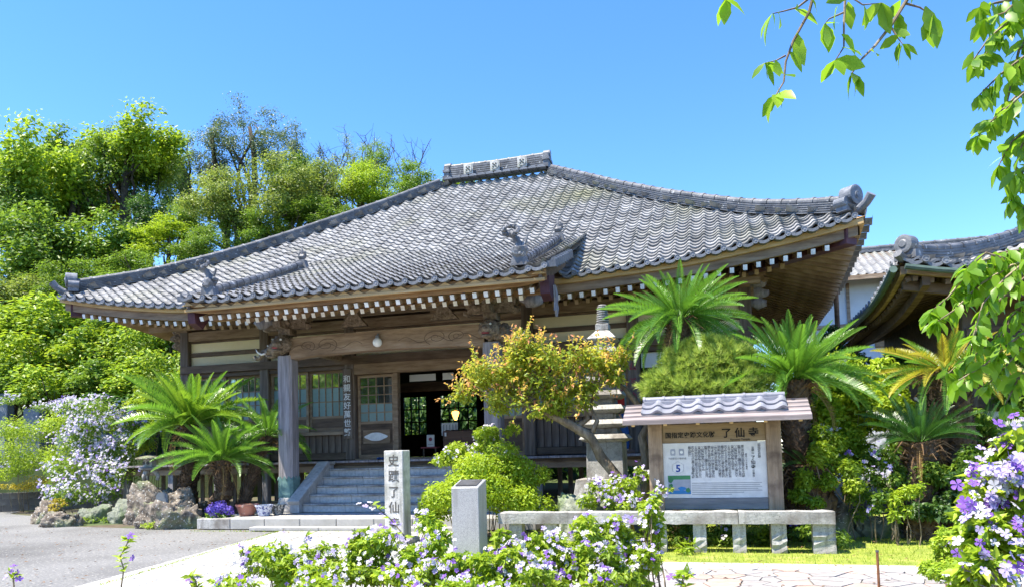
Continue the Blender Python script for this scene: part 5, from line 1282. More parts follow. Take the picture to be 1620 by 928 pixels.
def crown_points(rng, clumps, n, shell=.55):
    """clumps: (centre, radii) arrays; points mostly near clump surfaces, with outward directions"""
    C_ = np.array([c for c, r in clumps], float); R_ = np.array([r if hasattr(r, '__len__') else (r, r, r) for c, r in clumps], float)
    w = (R_.prod(1)) ** (2 / 3); k = rng.choice(len(C_), n, p=w / w.sum())
    d = unit(rng.normal(size=(n, 3))); rad = (shell + (1 - shell) * rng.random(n) ** .6)[:, None] * (1 + .12 * rng.normal(size=(n, 1)))
    return C_[k] + d * R_[k] * rad, d, k
def foliage(name, rng, clumps, n, L, W, mat, parent=None, loc=(0, 0, 0), up=.55, fine=True, shell=.5, droop=.25, jit=.35, rnd=None, kind=None, mesh_only=False, clump_var=.45):
    P, d, k = crown_points(rng, clumps, n, shell)
    Nn = unit(d * (1 - up) + np.array((0, 0, up)) + rng.normal(size=(n, 3)) * jit)
    A = unit(np.cross(Nn, rng.normal(size=(n, 3)))) + d * .45 - np.array((0, 0, droop))
    Ls = L * (.65 + .7 * rng.random(n)); V, F_, li = leaves_np(P, A, Nn, Ls, Ls * (W / L), fine=fine)
    cv = rng.random(len(clumps)) * clump_var
    val = np.clip(cv[k] + (1 - clump_var) * rng.random(n), 0, 1) if rnd is None else rnd(P, d, k, rng)
    me = np_mesh(name, V, F_, mat, {'rnd': val[li]})
    if mesh_only: return me
    o = link(name, me, parent, loc)
    if kind: tag(o, kind=kind)
    return o
def blob_clumps(rng, c, r, n, cr, flat=.75):
    """n clumps spread through the ellipsoid c, r"""
    out = []
    for i in range(n):
        d = rng.normal(size=3); d /= np.linalg.norm(d); t = rng.random() ** .45 * .82
        s = cr * (.65 + .7 * rng.random())
        out.append(((c[0] + d[0] * r[0] * t, c[1] + d[1] * r[1] * t, c[2] + d[2] * r[2] * t), (s, s, s * flat)))
    return out
def branch_path(a, b, rng, n=6, bow=.12):
    a = np.array(a, float); b = np.array(b, float); L = np.linalg.norm(b - a); o = rng.normal(size=3) * L * bow; o2 = rng.normal(size=3) * L * bow * .4
    return [tuple(a + (b - a) * t + o * sin(pi * t) + o2 * sin(2 * pi * t)) for t in np.linspace(0, 1, n)]
def woody(name, rng, base, top, r0, limbs, mat, parent, loc, seg=7, twig=.10):
    """trunk from base to top with limbs to the given points"""
    m = MB(); tp = branch_path(base, top, rng, 8, .06); m.tube(tp, [r0 * (1 - .6 * i / 7) for i in range(8)], seg, wob=.25)
    for q in limbs:
        s = rng.integers(2, 7); a = tp[s]; rr_ = r0 * (1 - .6 * s / 7) * .55; p = branch_path(a, q, rng, 6, .14)
        m.tube(p, [rr_ * (1 - .8 * i / 5) for i in range(6)], 5)
        for _ in range(2):
            e = np.array(p[4]) + np.clip(rng.normal(size=3), -1.2, 1.2) * twig * np.linalg.norm(np.array(q) - np.array(a)); m.tube(branch_path(p[rng.integers(2, 5)], e, rng, 4, .15), [rr_ * .35, rr_ * .28, rr_ * .2, rr_ * .08], 4)
    return m.build(name, mat, parent, loc, smooth=True)

# ------------------------------------------------------------------ trees on the hill
PROTO = {}
rg = np.random.default_rng(3)
def proto(key, nlimb, per, cr, nleaf, L, W, flat=.7, up=.5, droop=.25, soft=.55, low=-.55):
    """crown of leaf clumps strung along limbs that fan out from below; radius about 1"""
    ms = []
    for v in range(3):
        cl = []
        for i in range(nlimb):
            d = rg.normal(size=3); d /= np.linalg.norm(d); d[2] = max(d[2], low) ; e = d * rg.uniform(.55, 1.08); a = np.array((0, 0, -.75))
            for q in range(per):
                t = rg.uniform(.55, 1.0); p = a + (e - a) * t + rg.normal(size=3) * .10; s_ = cr * rg.uniform(.45, 1.25); cl.append((tuple(p), (s_, s_, s_ * flat)))
        C_ = np.array([c for c, r in cl]); R_ = np.array([r for c, r in cl]); w = R_[:, 0] ** 2; k = rg.choice(len(cl), nleaf, p=w / w.sum())
        g = rg.normal(size=(nleaf, 3)); P = C_[k] + g * R_[k] * soft; d = unit(g)
        Nn = unit(d * (1 - up) + np.array((0, 0, up)) + rg.normal(size=(nleaf, 3)) * .4); A = unit(np.cross(Nn, rg.normal(size=(nleaf, 3)))) + d * .4 - np.array((0, 0, droop))
        Ls = L * (.6 + .8 * rg.random(nleaf)); V, F_, li = leaves_np(P, A, Nn, Ls, Ls * W / L, fine=False)
        cv = rg.random(len(cl)) * .5; val = np.clip(cv[k] + .5 * rg.random(nleaf), 0, 1)
        ms.append((np_mesh('crown_' + key, V, F_, M['leaf_mid'], {'rnd': val[li]}), cl))
    PROTO[key] = ms
proto('broad', 16, 5, .26, 11000, .085, .05)
proto('fine', 22, 5, .20, 14000, .055, .032, .8)
proto('sparse', 20, 4, .17, 6800, .055, .024, .8, .4)
proto('dense', 18, 6, .26, 11000, .08, .045, .8)
proto('layered', 12, 4, .30, 7000, .085, .045, .14, .85)
proto('shrub', 16, 4, .30, 5200, .15, .07, .8, low=-.3)
def hill_tree(name, cx, cy, rx, ry, Y, key, mat, label, cat='tree', group='trees on the hillside', seed=0, bark=None, flatten=.8, mesh_i=0, limbs=7):
    c = at(cx, cy, Y=Y); e = at(cx + rx, cy, Y=Y); t = at(cx, cy - ry, Y=Y)
    R = (e - c).length; RZ = (t - c).length; rng = np.random.default_rng(seed + 100)
    gz = max(0.0, hill_h(c.x, c.y)) - .3; gz = min(gz, c.z - RZ * .9)
    o = thing(name, (c.x, c.y, gz), label, cat, group)
    if key:
        me, cl = PROTO[key][mesh_i % 3]
        cr = link('crown', me, o, tuple(c)); ang = rng.random() * 6.28
        cr.scale = (R, R * flatten, RZ); cr.rotation_euler.z = 0
        cr.material_slots[0].link = 'OBJECT'; cr.material_slots[0].material = mat
        pts = [cl[i][0] for i in rng.choice(len(cl), limbs, replace=False)]
        lim = [(c.x + p[0] * R, c.y + p[1] * R * flatten, c.z + p[2] * RZ) for p in pts]
        woody('trunk', rng, (c.x + rng.normal() * .3, c.y, gz), (c.x, c.y, c.z + RZ * .3), max(.07, .035 * (c.z - gz)), lim, bark or M['bark_dark'], o, tuple(c))
    else:
        m = MB()
        for i in range(9):
            a = (c.x + rng.normal() * R * .12, c.y, c.z - RZ); b = (c.x + rng.uniform(-1, 1) * R, c.y + rng.normal() * .8, c.z + rng.uniform(.0, 1.0) * RZ)
            p = branch_path(a, b, rng, 7, .12); m.tube(p, [.055 * (1 - .85 * k / 6) for k in range(7)], 5)
            for _ in range(5):
                s = rng.integers(2, 6); q = np.array(p[s]) + np.array((rng.normal() * R * .22, rng.normal() * .4, abs(rng.normal()) * RZ * .4)); pq_ = branch_path(p[s], q, rng, 4, .15); m.tube(pq_, [.022, .018, .012, .006], 4)
                q2 = np.array(pq_[2]) + rng.normal(size=3) * .45; m.tube(branch_path(pq_[2], q2, rng, 3, .1), [.015, .012, .006], 3)
        m.build('branches', M['bark_dark'], o, tuple(c))
        woody('trunk', rng, (c.x, c.y, gz), (c.x, c.y, c.z - RZ * .8), .16, [], M['bark_dark'], o, tuple(c))
    return o
HT = [
 (35, 262, 80, 92, 40, 'broad', 'leaf_lime', 'tall lime-green tree at the picture edge of the ridge'),
 (110, 290, 60, 70, 42, 'dense', 'leaf_mid', 'mid-green tree between the two tall lime trees'),
 (160, 240, 52, 48, 44, 'sparse', 'leaf_mid', 'open-crowned tree just beside the highest lime tree'),
 (208, 225, 74, 66, 45, 'broad', 'leaf_lime', 'highest lime-green tree on the ridge, bare gaps below'),
 (232, 290, 60, 60, 47, 'sparse', 'leaf_dark', 'dark thin-leaved tree under the highest lime tree, sky showing through'),
 (335, 235, 52, 62, 47, 'sparse', 'leaf_grey', 'feathery grey-green tree nearer the lime trees'),
 (395, 218, 60, 55, 48, 'sparse', 'leaf_grey', 'tallest feathery grey-green tree on the ridge'),
 (462, 250, 50, 52, 48, 'sparse', 'leaf_grey', 'feathery grey-green tree sloping down the ridge'),
 (350, 312, 62, 62, 40, 'fine', 'leaf_olive', 'rounded olive tree on the slope beside the bare rock'),
 (432, 315, 75, 68, 41, 'fine', 'leaf_olive', 'broad rounded olive tree in the middle of the slope'),
 (508, 302, 55, 55, 44, 'fine', 'leaf_olive', 'olive tree just left of the bare branches'),
 (575, 292, 55, 48, 46, 'fine', 'leaf_lime', 'bright green tree below the bare branches'),
 (640, 296, 55, 34, 48, 'fine', 'leaf_mid', 'low green tree closest to the roof ridge'),
 (595, 262, 50, 34, 49, 'sparse', 'leaf_mid', 'thinly leaved tree among the bare branches'),
 (652, 262, 36, 38, 50, None, '', 'bare leafless tree beside the roof ridge'),
 (590, 250, 40, 42, 50, None, '', 'bare leafless tree with thin upright twigs'),
 (525, 262, 20, 45, 47, None, '', 'narrow dead snag above the olive trees'),
 (55, 395, 85, 66, 36, 'dense', 'leaf_mid', 'broad green tree mass low at the picture edge'),
 (160, 392, 72, 62, 38, 'dense', 'leaf_mid', 'deep green tree in the hollow under the golden one'),
 (148, 318, 50, 42, 46, 'broad', 'leaf_gold', 'golden-leaved tree in the hollow behind the dark trees'),
 (228, 345, 40, 36, 43, 'dense', 'leaf_dark', 'small dark tree below the sky gap'),
 (262, 372, 52, 40, 38, 'layered', 'leaf_lime', 'tree with flat layered bright sprays'),
 (215, 428, 64, 36, 35, 'fine', 'leaf_mid', 'rounded tree right above the left eave'),
 (322, 388, 48, 40, 38, 'fine', 'leaf_mid', 'green tree behind the left hip ridge'),
 (402, 370, 55, 34, 40, 'fine', 'leaf_mid', 'green tree low behind the left hip ridge'),
 (500, 338, 55, 30, 42, 'fine', 'leaf_mid', 'low green tree touching the roofline'),
 (15, 335, 60, 70, 38, 'dense', 'leaf_mid', 'mid-green tree half outside the picture'),
 (95, 455, 62, 38, 33, 'fine', 'leaf_mid', 'low green tree beyond the roof tip'),
 (20, 470, 60, 40, 32, 'dense', 'leaf_olive', 'low olive tree at the picture edge'),
 (170, 470, 55, 34, 32, 'dense', 'leaf_mid', 'low tree directly under the roof tip'),
 (88, 240, 50, 50, 45, 'broad', 'leaf_mid', 'fresh green tree between the lime trees on the skyline'),
 (285, 300, 40, 52, 46, 'sparse', 'leaf_olive', 'slender olive tree closing the gap beside the feathery trees'),
 (300, 345, 46, 40, 42, 'fine', 'leaf_mid', 'green tree next to the layered sprays'),
 (560, 262, 42, 40, 50, 'sparse', 'leaf_olive', 'thin olive crown behind the bare branches'),
 (480, 285, 50, 48, 47, 'fine', 'leaf_mid', 'rounded green tree filling the ridge by the olive trees'),
 (270, 255, 44, 50, 49, 'sparse', 'leaf_lime', 'airy lime tree behind the highest one'),
 (720, 300, 40, 22, 52, 'fine', 'leaf_lime', 'low bright tree top peeping over the roof'),
]
for i, (cx, cy, rx, ry, Y, key, mt, lb) in enumerate(HT):
    hill_tree('hill_tree' if key else 'bare_tree', cx, cy, rx, ry, Y, key, M[mt] if mt else None, lb, seed=i, mesh_i=i)
SH = [(40, 512, 62, 40, 'leaf_fresh'), (115, 505, 62, 40, 'leaf_fresh'), (188, 512, 52, 34, 'leaf_mid'), (10, 560, 50, 42, 'leaf_lime'), (70, 562, 58, 40, 'leaf_lime'), (132, 560, 55, 42, 'leaf_fresh'), (190, 548, 48, 42, 'leaf_fresh'), (240, 548, 46, 42, 'leaf_fresh'), (278, 530, 40, 34, 'leaf_mid'), (25, 612, 55, 38, 'leaf_mid'), (92, 608, 55, 36, 'leaf_fresh'), (152, 605, 48, 38, 'leaf_mid'), (212, 598, 46, 36, 'leaf_fresh'), (262, 588, 42, 42, 'leaf_fresh'), (238, 640, 46, 34, 'leaf_fresh'), (290, 620, 36, 44, 'leaf_fresh'), (180, 645, 45, 28, 'leaf_dark')]
where = ['highest on the slope at the picture edge', 'high on the slope under the roof tip', 'tucked below the left eave rafters', 'cut by the picture edge above the gravestones', 'plain lime one behind the tall gravestone', 'yellow-tipped, in the middle of the slope', 'yellow-tipped, straight below the eave rafters', 'yellow-tipped, beside the hall corner', 'in the shade of the left eave', 'plain green, around the tall gravestone', 'yellow-tipped, behind the squat gravestone', 'dull green, behind the flowering shrub', 'bright, above the dark grey gravestone', 'bright, against the corner post of the hall', 'lowest, between flowering shrub and cycad', 'narrow, hugging the hall corner', 'dark, low behind the flowering shrub']
for i, ((cx, cy, rx, ry, mt), wv_) in enumerate(zip(SH, where)):
    hill_tree('broadleaf_shrub', cx, cy, rx, ry, 30.5 - (cy - 500) / 40, 'shrub', M[mt], 'glossy broadleaf shrub, ' + wv_, 'shrub', 'shrubs on the lower slope', seed=200 + i, mesh_i=i, limbs=4)
for i in range(8):   # the trees over the road that the panes mirror
    x = -52 + i * 7.2; o = thing('tree', (x, -20 - (i % 3) * 2, 0), 'leafy tree across the yard, seen only mirrored in the door panes', 'tree', 'trees mirrored in the panes')
    me, cl = PROTO['broad'][i % 2]; cr = link('crown', me, o, (x, -20 - (i % 3) * 2, 8.5)); cr.scale = (5.2, 4.5, 6.0); cr.rotation_euler.z = i
    cr.material_slots[0].link = 'OBJECT'; cr.material_slots[0].material = M['leaf_lime'] if i % 2 else M['leaf_mid']
    MB().tube([(x, -20 - (i % 3) * 2, 0), (x + .2, -20 - (i % 3) * 2, 8)], [.35, .15], 8).build('trunk', M['bark_dark'], o, (x, -20, 0))
# undergrowth on the hill and a hedge behind the hall
n = 42000; hx = RNG.uniform(-62, -6, n); hy = RNG.uniform(27, 56, n)
hz = np.array([hill_h(a, b) for a, b in zip(hx, hy)]); keep = hz > .25
P = np.stack([hx, hy, hz + RNG.random(n) ** 2 * 1.3], 1)[keep]; n = len(P)
Nn = unit(np.array((0, -.4, .8)) + RNG.normal(size=(n, 3)) * .45); A = np.cross(Nn, RNG.normal(size=(n, 3)))
V, F_, li = leaves_np(P, A, Nn, .26 * (.6 + .8 * RNG.random(n)), .14, fine=False)
cl_ = np.array([noise.noise(Vector((p[0] * .35, p[1] * .35, 0))) for p in P])
ug = link('undergrowth', np_mesh('undergrowth', V, F_, M['leaf_mid'], {'rnd': np.clip(.45 + cl_ * .7 + RNG.normal(size=n) * .18, 0, 1)[li]}), None, (0, 0, 0)); tag(ug, 'dense green undergrowth covering the hillside', 'undergrowth', kind='stuff')
for i, x in enumerate((-13, -9.5, -6.5, -3.5, 0)):
    o = thing('hedge_shrub', (x - 5.5, 35, 0), 'green shrub behind the hall, seen through its back windows', 'shrub', 'shrubs behind the hall')
    me, cl = PROTO['shrub'][i % 2]; cr = link('crown', me, o, (x - 5.5, 35.5, 2.6)); cr.scale = (2.4, 1.6, 3.0); cr.material_slots[0].link = 'OBJECT'; cr.material_slots[0].material = M['leaf_dark']
    MB().tube([(x - 5.5, 35.5, 0), (x - 5.5, 35.5, 2)], [.1, .06], 6).build('stem', M['bark_dark'], o, (x - 5.5, 35.5, 0))

# ------------------------------------------------------------------ cycads
def frond_mesh(name, mat, rng, bend, npair=58, vee=.75, leafl=.135, lw=.0125):
    """one frond of length 1 along +x rising then arching by bend; its leaflets"""
    ts = np.linspace(0, 1, 14); ang = .25 - bend * ts ** 1.4; pts = [np.zeros(3)]
    for i in range(1, 14): pts.append(pts[-1] + np.array((cos(ang[i]), 0, sin(ang[i]))) / 13)
    pts = np.array(pts); u = np.linspace(.14, .995, npair)
    px_ = np.interp(u, ts, pts[:, 0]); pz_ = np.interp(u, ts, pts[:, 2]); aa = np.interp(u, ts, ang)
    P = []; A = []; N_ = []; L = []; rn = []
    for sgn in (-1, 1):
        P.append(np.stack([px_, np.zeros(npair), pz_], 1))
        T = np.stack([np.cos(aa), np.zeros(npair), np.sin(aa)], 1); Up = np.stack([-np.sin(aa), np.zeros(npair), np.cos(aa)], 1); Sd = np.array((0, sgn, 0.0))
        fw = .45 + .75 * u ** 2
        A.append(T * fw[:, None] + Sd * .9 + Up * vee + rng.normal(size=(npair, 3)) * .05)
        N_.append(Up * 1.0 - Sd * vee + rng.normal(size=(npair, 3)) * .05); L.append(leafl * np.sin(np.clip(u, .0, 1) ** .85 * pi * .93 + .22) ** .7 * (.92 + .16 * rng.random(npair)) + .01)
        rn.append(np.clip(.35 + .3 * u + rng.normal(size=npair) * .10, 0, 1))
    V, F_, li = leaves_np(np.vstack(P), np.vstack(A), np.vstack(N_), np.concatenate(L), lw, fold=-.15, fine=False)
    val = np.concatenate(rn)[li]
    m = MB().tube([tuple(p) for p in pts[::2]], [.011, .010, .009, .008, .006, .005, .003], 4, cap=False)
    b = len(V); V = np.vstack([V, np.array(m.v)]); tri = []
    for q in m.f: tri += [(q[0] + b, q[1] + b, q[2] + b), (q[0] + b, q[2] + b, q[3] + b)]
    return np_mesh(name, V, np.vstack([F_, np.array(tri)]), mat, {'rnd': np.concatenate([val, np.full(len(m.v), .9)])})
FR = {}
for mk in ('frond', 'frond_lime', 'frond_gold', 'frond_dark'):
    r_ = np.random.default_rng(5); FR[mk] = [frond_mesh('frond', M[mk], r_, b) for b in (.2, .45, .75, 1.1)]
M['frond_dead'] = leaf_mat('withered_frond', [(0, (.12, .06, .025)), (.5, (.24, .14, .055)), (1, (.36, .25, .10))], (.35, .22, .06), .25, .7, .2)
r_ = np.random.default_rng(8); FR['dead'] = [frond_mesh('dead_frond', M['frond_dead'], r_, b, 34, .9, .11, .012) for b in (.6, .9, 1.2, 1.5)]
r_ = np.random.default_rng(6); FRW = [frond_mesh('frond', M['frond_lime'], r_, b, 46, .55, .165, .019) for b in (.15, .35, .6, .95)]
def cycad(label, base, crown, tr, R, nf, mk, seed, lo=-.25, hi=1.35, meshes=None, azr=None, skirt=0, mix_with=None):
    rng = np.random.default_rng(seed); base = Vector(base); crown = Vector(crown)
    o = thing('cycad', tuple(base), label, 'cycad', 'cycads')
    path = [base.lerp(crown, t) + Vector((.06 * sin(pi * t) * rng.normal(), 0, 0)) + Vector((0, 0, -.10 * sin(pi * t) * (crown.x - base.x) ** 2)) for t in np.linspace(0, 1, 9)]
    m = MB().tube(path, [tr * (1.12 - .14 * i / 8) for i in range(9)], 14, wob=.12)
    L = (crown - base).length; rows = int(L / .055); b = 13
    for r in range(rows):
        t = (r + .5) / rows; c = base.lerp(crown, t); i = min(7, int(t * 8)); c = path[i].lerp(path[i + 1], t * 8 - i); d = (path[i + 1] - path[i]).normalized(); s = d.orthogonal().normalized(); q = d.cross(s); rad = tr * (1.10 - .14 * t)
        for k in range(b):
            a = 2 * pi * (k + .5 * (r % 2)) / b + rng.normal() * .06; n_ = s * cos(a) + q * sin(a); tg = d.cross(n_); p0 = c + n_ * rad * .93; w = rad * .22
            tip = p0 + n_ * (.035 + .03 * rng.random()) * (1 + tr) + d * .055
            m.add([p0 - tg * w - d * .025, p0 + tg * w - d * .025, p0 + d * .05, tip], [(0, 1, 3), (1, 2, 3), (2, 0, 3)])
    m.build('trunk', M['cycad_bark'], o, tuple(base))
    ms = meshes or FR[mk]
    for k in range(nf):
        t = (k + .5) / nf; el = hi + (lo - hi) * t ** .85 + rng.normal() * .07; az = k * 2.399963 + rng.normal() * .12
        if azr is not None: az = azr[0] + (azr[1] - azr[0]) * rng.random()
        me = (ms if (mix_with is None or rng.random() < .5) else FR[mix_with])[min(3, max(0, int(t * 3.2 + rng.normal() * .5)))]
        f = link('frond', me, o, tuple(crown + Vector((cos(az) * tr * .35, sin(az) * tr * .35, .02))))
        sc = R * (.80 + .28 * rng.random()) * (.72 + .28 * min(1, t * 2.4)); f.scale = (sc, sc * (1.0), sc)
        f.rotation_euler = (rng.normal() * .15, -(el - .25), az)
    for k in range(3 if R > .6 else 0):
        az = rng.random() * 6.28; f = link('dead_frond', FR['dead'][2 + k % 2], o, tuple(crown + Vector((cos(az) * tr * .5, sin(az) * tr * .5, -.05)))); f.scale = (R * .75,) * 3; f.rotation_euler = (rng.normal() * .3, .75 + .3 * rng.random(), az)
    if skirt:
        sk = MB()
        for k in range(skirt):
            az = rng.random() * 6.28; l_ = .16 + .22 * rng.random(); p = crown + Vector((cos(az) * tr * .8, sin(az) * tr * .8, -.02 - rng.random() * .28))
            sk.tube([p, p + Vector((cos(az) * l_ * .5, sin(az) * l_ * .5, .06)), p + Vector((cos(az) * l_, sin(az) * l_, .02 - .15 * rng.random()))], [.02, .013, .004], 4)
        sk.build('dead_leaf_bases', M['dead_frond'], o, tuple(crown))
    return o
def cyc(label, bx, by, cx_, cy_, Y, R_px, tr, nf, mk, seed, Yc=None, z0=0.0, **k):
    c = at(cx_, cy_, Y=Yc or Y); b = at(bx, by, Y=Y); e = at(cx_ + R_px, cy_, Y=Yc or Y)
    return cycad(label, (b.x, Y, z0), tuple(c), tr, (e - c).length, nf, mk, seed, **k)
cyc('large cycad with upswept lime fronds, leftmost of the group by the pillar', 297, 800, 302, 672, 15.4, 104, .19, 60, 'frond_lime', 1, lo=.0, meshes=FRW, skirt=20, mix_with='frond')
cyc('short cycad with dark upright fronds in front of the leftmost one', 352, 800, 350, 728, 14.85, 84, .17, 46, 'frond', 2, lo=.0, skirt=26)
cyc('leaning cycad whose slanting trunk rises behind the porch pillar', 372, 800, 424, 690, 15.0, 80, .12, 26, 'frond', 3, Yc=15.75, lo=-.1, skirt=14)
cyc('tall cycad with a spreading crown above the clipped pine', 1090, 800, 1077, 505, 13.0, 124, .24, 74, 'frond', 4, lo=-.45, hi=1.25, skirt=24)
cyc('cycad with glossy pale green fronds right of the clipped pine', 1262, 800, 1258, 602, 12.7, 140, .22, 84, 'frond', 5, lo=-.05, hi=1.5, skirt=26)
cyc('yellowing cycad with a thick scaly trunk beside the side hall', 1503, 800, 1496, 588, 13.2, 125, .30, 56, 'frond_gold', 6, lo=-.3, hi=1.0, skirt=60, mix_with='frond')
cyc('dark green cycad between the glossy one and the yellowing one', 1457, 800, 1455, 700, 12.7, 112, .22, 36, 'frond_dark', 7, lo=.3, hi=1.45, skirt=30)
cyc('shaded cycad behind the yellowing one', 1555, 800, 1552, 690, 14.4, 95, .22, 30, 'frond_dark', 8, lo=-.3, skirt=20)
dc = at(1275, 735, Y=12.5); cycad('stunted cycad stump with few short fronds behind the signboard', (dc.x, 12.6, 0), (dc.x + .05, 12.5, dc.z), .34, .55, 16, 'frond_dark', 9, lo=-.3, skirt=40)

# ------------------------------------------------------------------ clipped pine behind the signboard
pn = at(1120, 760, Y=12.5); pine = thing('clipped_pine', (pn.x, 12.5, 0), 'cloud-clipped pine with a rounded yellow-green top behind the signboard', 'pine')
rng = np.random.default_rng(21); pads = []
for (cx_, cy_, rx_, ry_, Y_) in ((1125, 585, 62, 40, 12.5), (1080, 575, 32, 28, 12.45), (1165, 580, 34, 30, 12.5), (1055, 608, 38, 22, 12.3), (1105, 615, 50, 22, 12.25), (1165, 612, 45, 25, 12.3), (1125, 560, 50, 24, 12.6), (1195, 605, 22, 20, 12.4), (1035, 618, 18, 12, 12.2)):
    c = at(cx_, cy_, Y=Y_); s = (at(cx_ + rx_, cy_, Y=Y_) - c).length; sz = (at(cx_, cy_ - ry_, Y=Y_) - c).length; pads.append((tuple(c), (s, s * .8, sz)))
NT = 1900; P, d, k = crown_points(rng, pads, NT, .72); d = unit(d + np.array((0, -.1, .55))); NN = 34
A = unit(d[:, None, :] * .9 + rng.normal(size=(NT, NN, 3)) * .45).reshape(-1, 3); PP = np.repeat(P, NN, 0); S = unit(np.cross(A, rng.normal(size=A.shape))) * .0065; Ln = (.11 + .06 * rng.random(len(A)))[:, None]
V = np.stack([PP + S, PP - S, PP + A * Ln], 1).reshape(-1, 3); tri = np.arange(len(V)).reshape(-1, 3)
val = np.clip(np.repeat(rng.random(NT), NN) * .6 + rng.random(len(A)) * .4, 0, 1)
tag(link('needles', np_mesh('needles', V, tri, M['needle'], {'rnd': np.repeat(val, 3)}), pine, (0, 0, 0)), kind='stuff')
woody('trunk', rng, (pn.x + .3, 12.6, 0), (pn.x + .1, 12.5, 2.3), .13, [p[0] for p in pads], M['bark'], pine, (pn.x, 12.5, 0))

# ------------------------------------------------------------------ bent tree with red-tipped leaves
rng = np.random.default_rng(31); b0 = at(972, 762, Y=12.5)
red = thing('red_tipped_tree', (b0.x, 12.5, 0), 'bent-trunk tree with red-tipped young leaves in front of the pagoda', 'tree')
def path_px(pts): return [tuple(at(x, y, Y=Y)) for x, y, Y in pts]
tm = MB()
tm.tube([(b0.x + .22, 12.55, 0)] + path_px([(975, 752, 12.5), (950, 722, 12.5), (940, 700, 12.45), (934, 690, 12.45), (912, 676, 12.4), (885, 662, 12.35), (858, 648, 12.3), (835, 628, 12.3)]), [.09, .088, .085, .088, .085, .08, .065, .05, .03], 11, wob=.35)
sub_paths = [[(912, 676, 12.4), (930, 662, 12.5), (925, 640, 12.55), (905, 618, 12.5), (890, 585, 12.5)], [(934, 690, 12.45), (945, 665, 12.5), (935, 645, 12.6), (940, 610, 12.6), (955, 575, 12.6)], [(858, 648, 12.3), (830, 640, 12.2), (790, 628, 12.2), (750, 612, 12.2)], [(835, 628, 12.3), (850, 600, 12.3), (840, 565, 12.3)], [(885, 662, 12.35), (880, 625, 12.4), (900, 590, 12.4), (920, 560, 12.4)], [(835, 628, 12.3), (800, 600, 12.3), (770, 590, 12.3)], [(840, 610, 12.3), (870, 570, 12.3), (860, 550, 12.3)], [(940, 610, 12.6), (970, 590, 12.6), (985, 575, 12.6)]]
for sp in sub_paths:
    p = path_px(sp); tm.tube(p, [.05 * (1 - .7 * i / (len(p) - 1)) for i in range(len(p))], 7, wob=.3)
tm.build('trunk', M['bark'], red, (b0.x, 12.5, 0), smooth=True)
# a second pale stem behind the signboard post
s2 = thing('young_tree', tuple(at(1015, 790, Y=12.9)), 'slim pale-barked stem rising behind the signboard roof', 'tree')
MB().tube([tuple(at(1022, 850, Y=12.9))] + path_px([(1022, 720, 12.9), (1015, 690, 12.9), (1030, 660, 12.9), (1010, 640, 12.8), (992, 618, 12.8), (978, 605, 12.8)]), [.08, .075, .07, .06, .055, .045, .03], 9, wob=.4).build('trunk', M['bark'], s2, tuple(s2.location), smooth=True)
rc = []
for (cx_, cy_, rx_, ry_, Y_) in ((770, 605, 42, 24, 12.2), (735, 620, 20, 14, 12.2), (810, 580, 48, 34, 12.3), (850, 560, 40, 26, 12.3), (905, 565, 48, 34, 12.4), (950, 572, 40, 30, 12.5), (880, 605, 60, 36, 12.35), (830, 620, 50, 26, 12.3), (940, 615, 36, 26, 12.5), (860, 640, 36, 20, 12.3), (970, 590, 26, 34, 12.5), (830, 548, 30, 22, 12.3), (900, 640, 34, 22, 12.35), (790, 640, 40, 16, 12.2)):
    c = at(cx_, cy_, Y=Y_); s = (at(cx_ + rx_, cy_, Y=Y_) - c).length; sz = (at(cx_, cy_ - ry_, Y=Y_) - c).length
    for q in range(5):
        dd = rng.normal(size=3) * .45; rc.append(((c.x + dd[0] * s, c.y + dd[1] * s * .9, c.z + dd[2] * sz), (s * .46, s * .46, sz * .5)))
    lim = MB()
def red_rnd(P, d, k, rng): return np.clip(.02 + .46 * rng.random(len(P)) + .10 * rng.normal(size=len(P)), 0, .70)
fo = foliage('leaves', rng, rc, 8500, .08, .04, M['leaf_red'], red, (0, 0, 0), up=.5, shell=.2, droop=.35, rnd=red_rnd); tag(fo, kind='stuff')
tw_m = MB(); LP = []; LA = []; LV = []
for i in range(330):
    c, r = rc[rng.integers(len(rc))]; dd = unit(rng.normal(size=3) + np.array((0, -.2, .9))); a = np.array(c) + dd * np.array(r) * .6; Ls = .18 + .26 * rng.random(); e = a + unit(dd + rng.normal(size=3) * .3 + np.array((0, 0, .4))) * Ls
    pth = branch_path(a, e, rng, 4, .08); tw_m.tube(pth, [.006, .005, .004, .002], 4, cap=False)
    for t in np.linspace(.15, 1, 11):
        q = np.array(a) + (np.array(e) - a) * t; LP.append(q); LA.append(unit(rng.normal(size=3) + dd * .8 + np.array((0, 0, -.1)))); LV.append(min(1, .2 + .9 * t * rng.uniform(.6, 1.1)))
LP = np.array(LP); LA = np.array(LA); V, F_, li = leaves_np(LP, LA, unit(np.array((0, -.3, 1)) + rng.normal(size=LP.shape) * .4), .07 * (.7 + .6 * rng.random(len(LP))), .036)
tag(tw_m.build('twigs', M['bark'], red, (b0.x, 12.5, 1)), kind='stuff'); tag(link('shoot_leaves', np_mesh('shoot_leaves', V, F_, M['leaf_red'], {'rnd': np.array(LV)[li]}), red, (0, 0, 0)), kind='stuff')

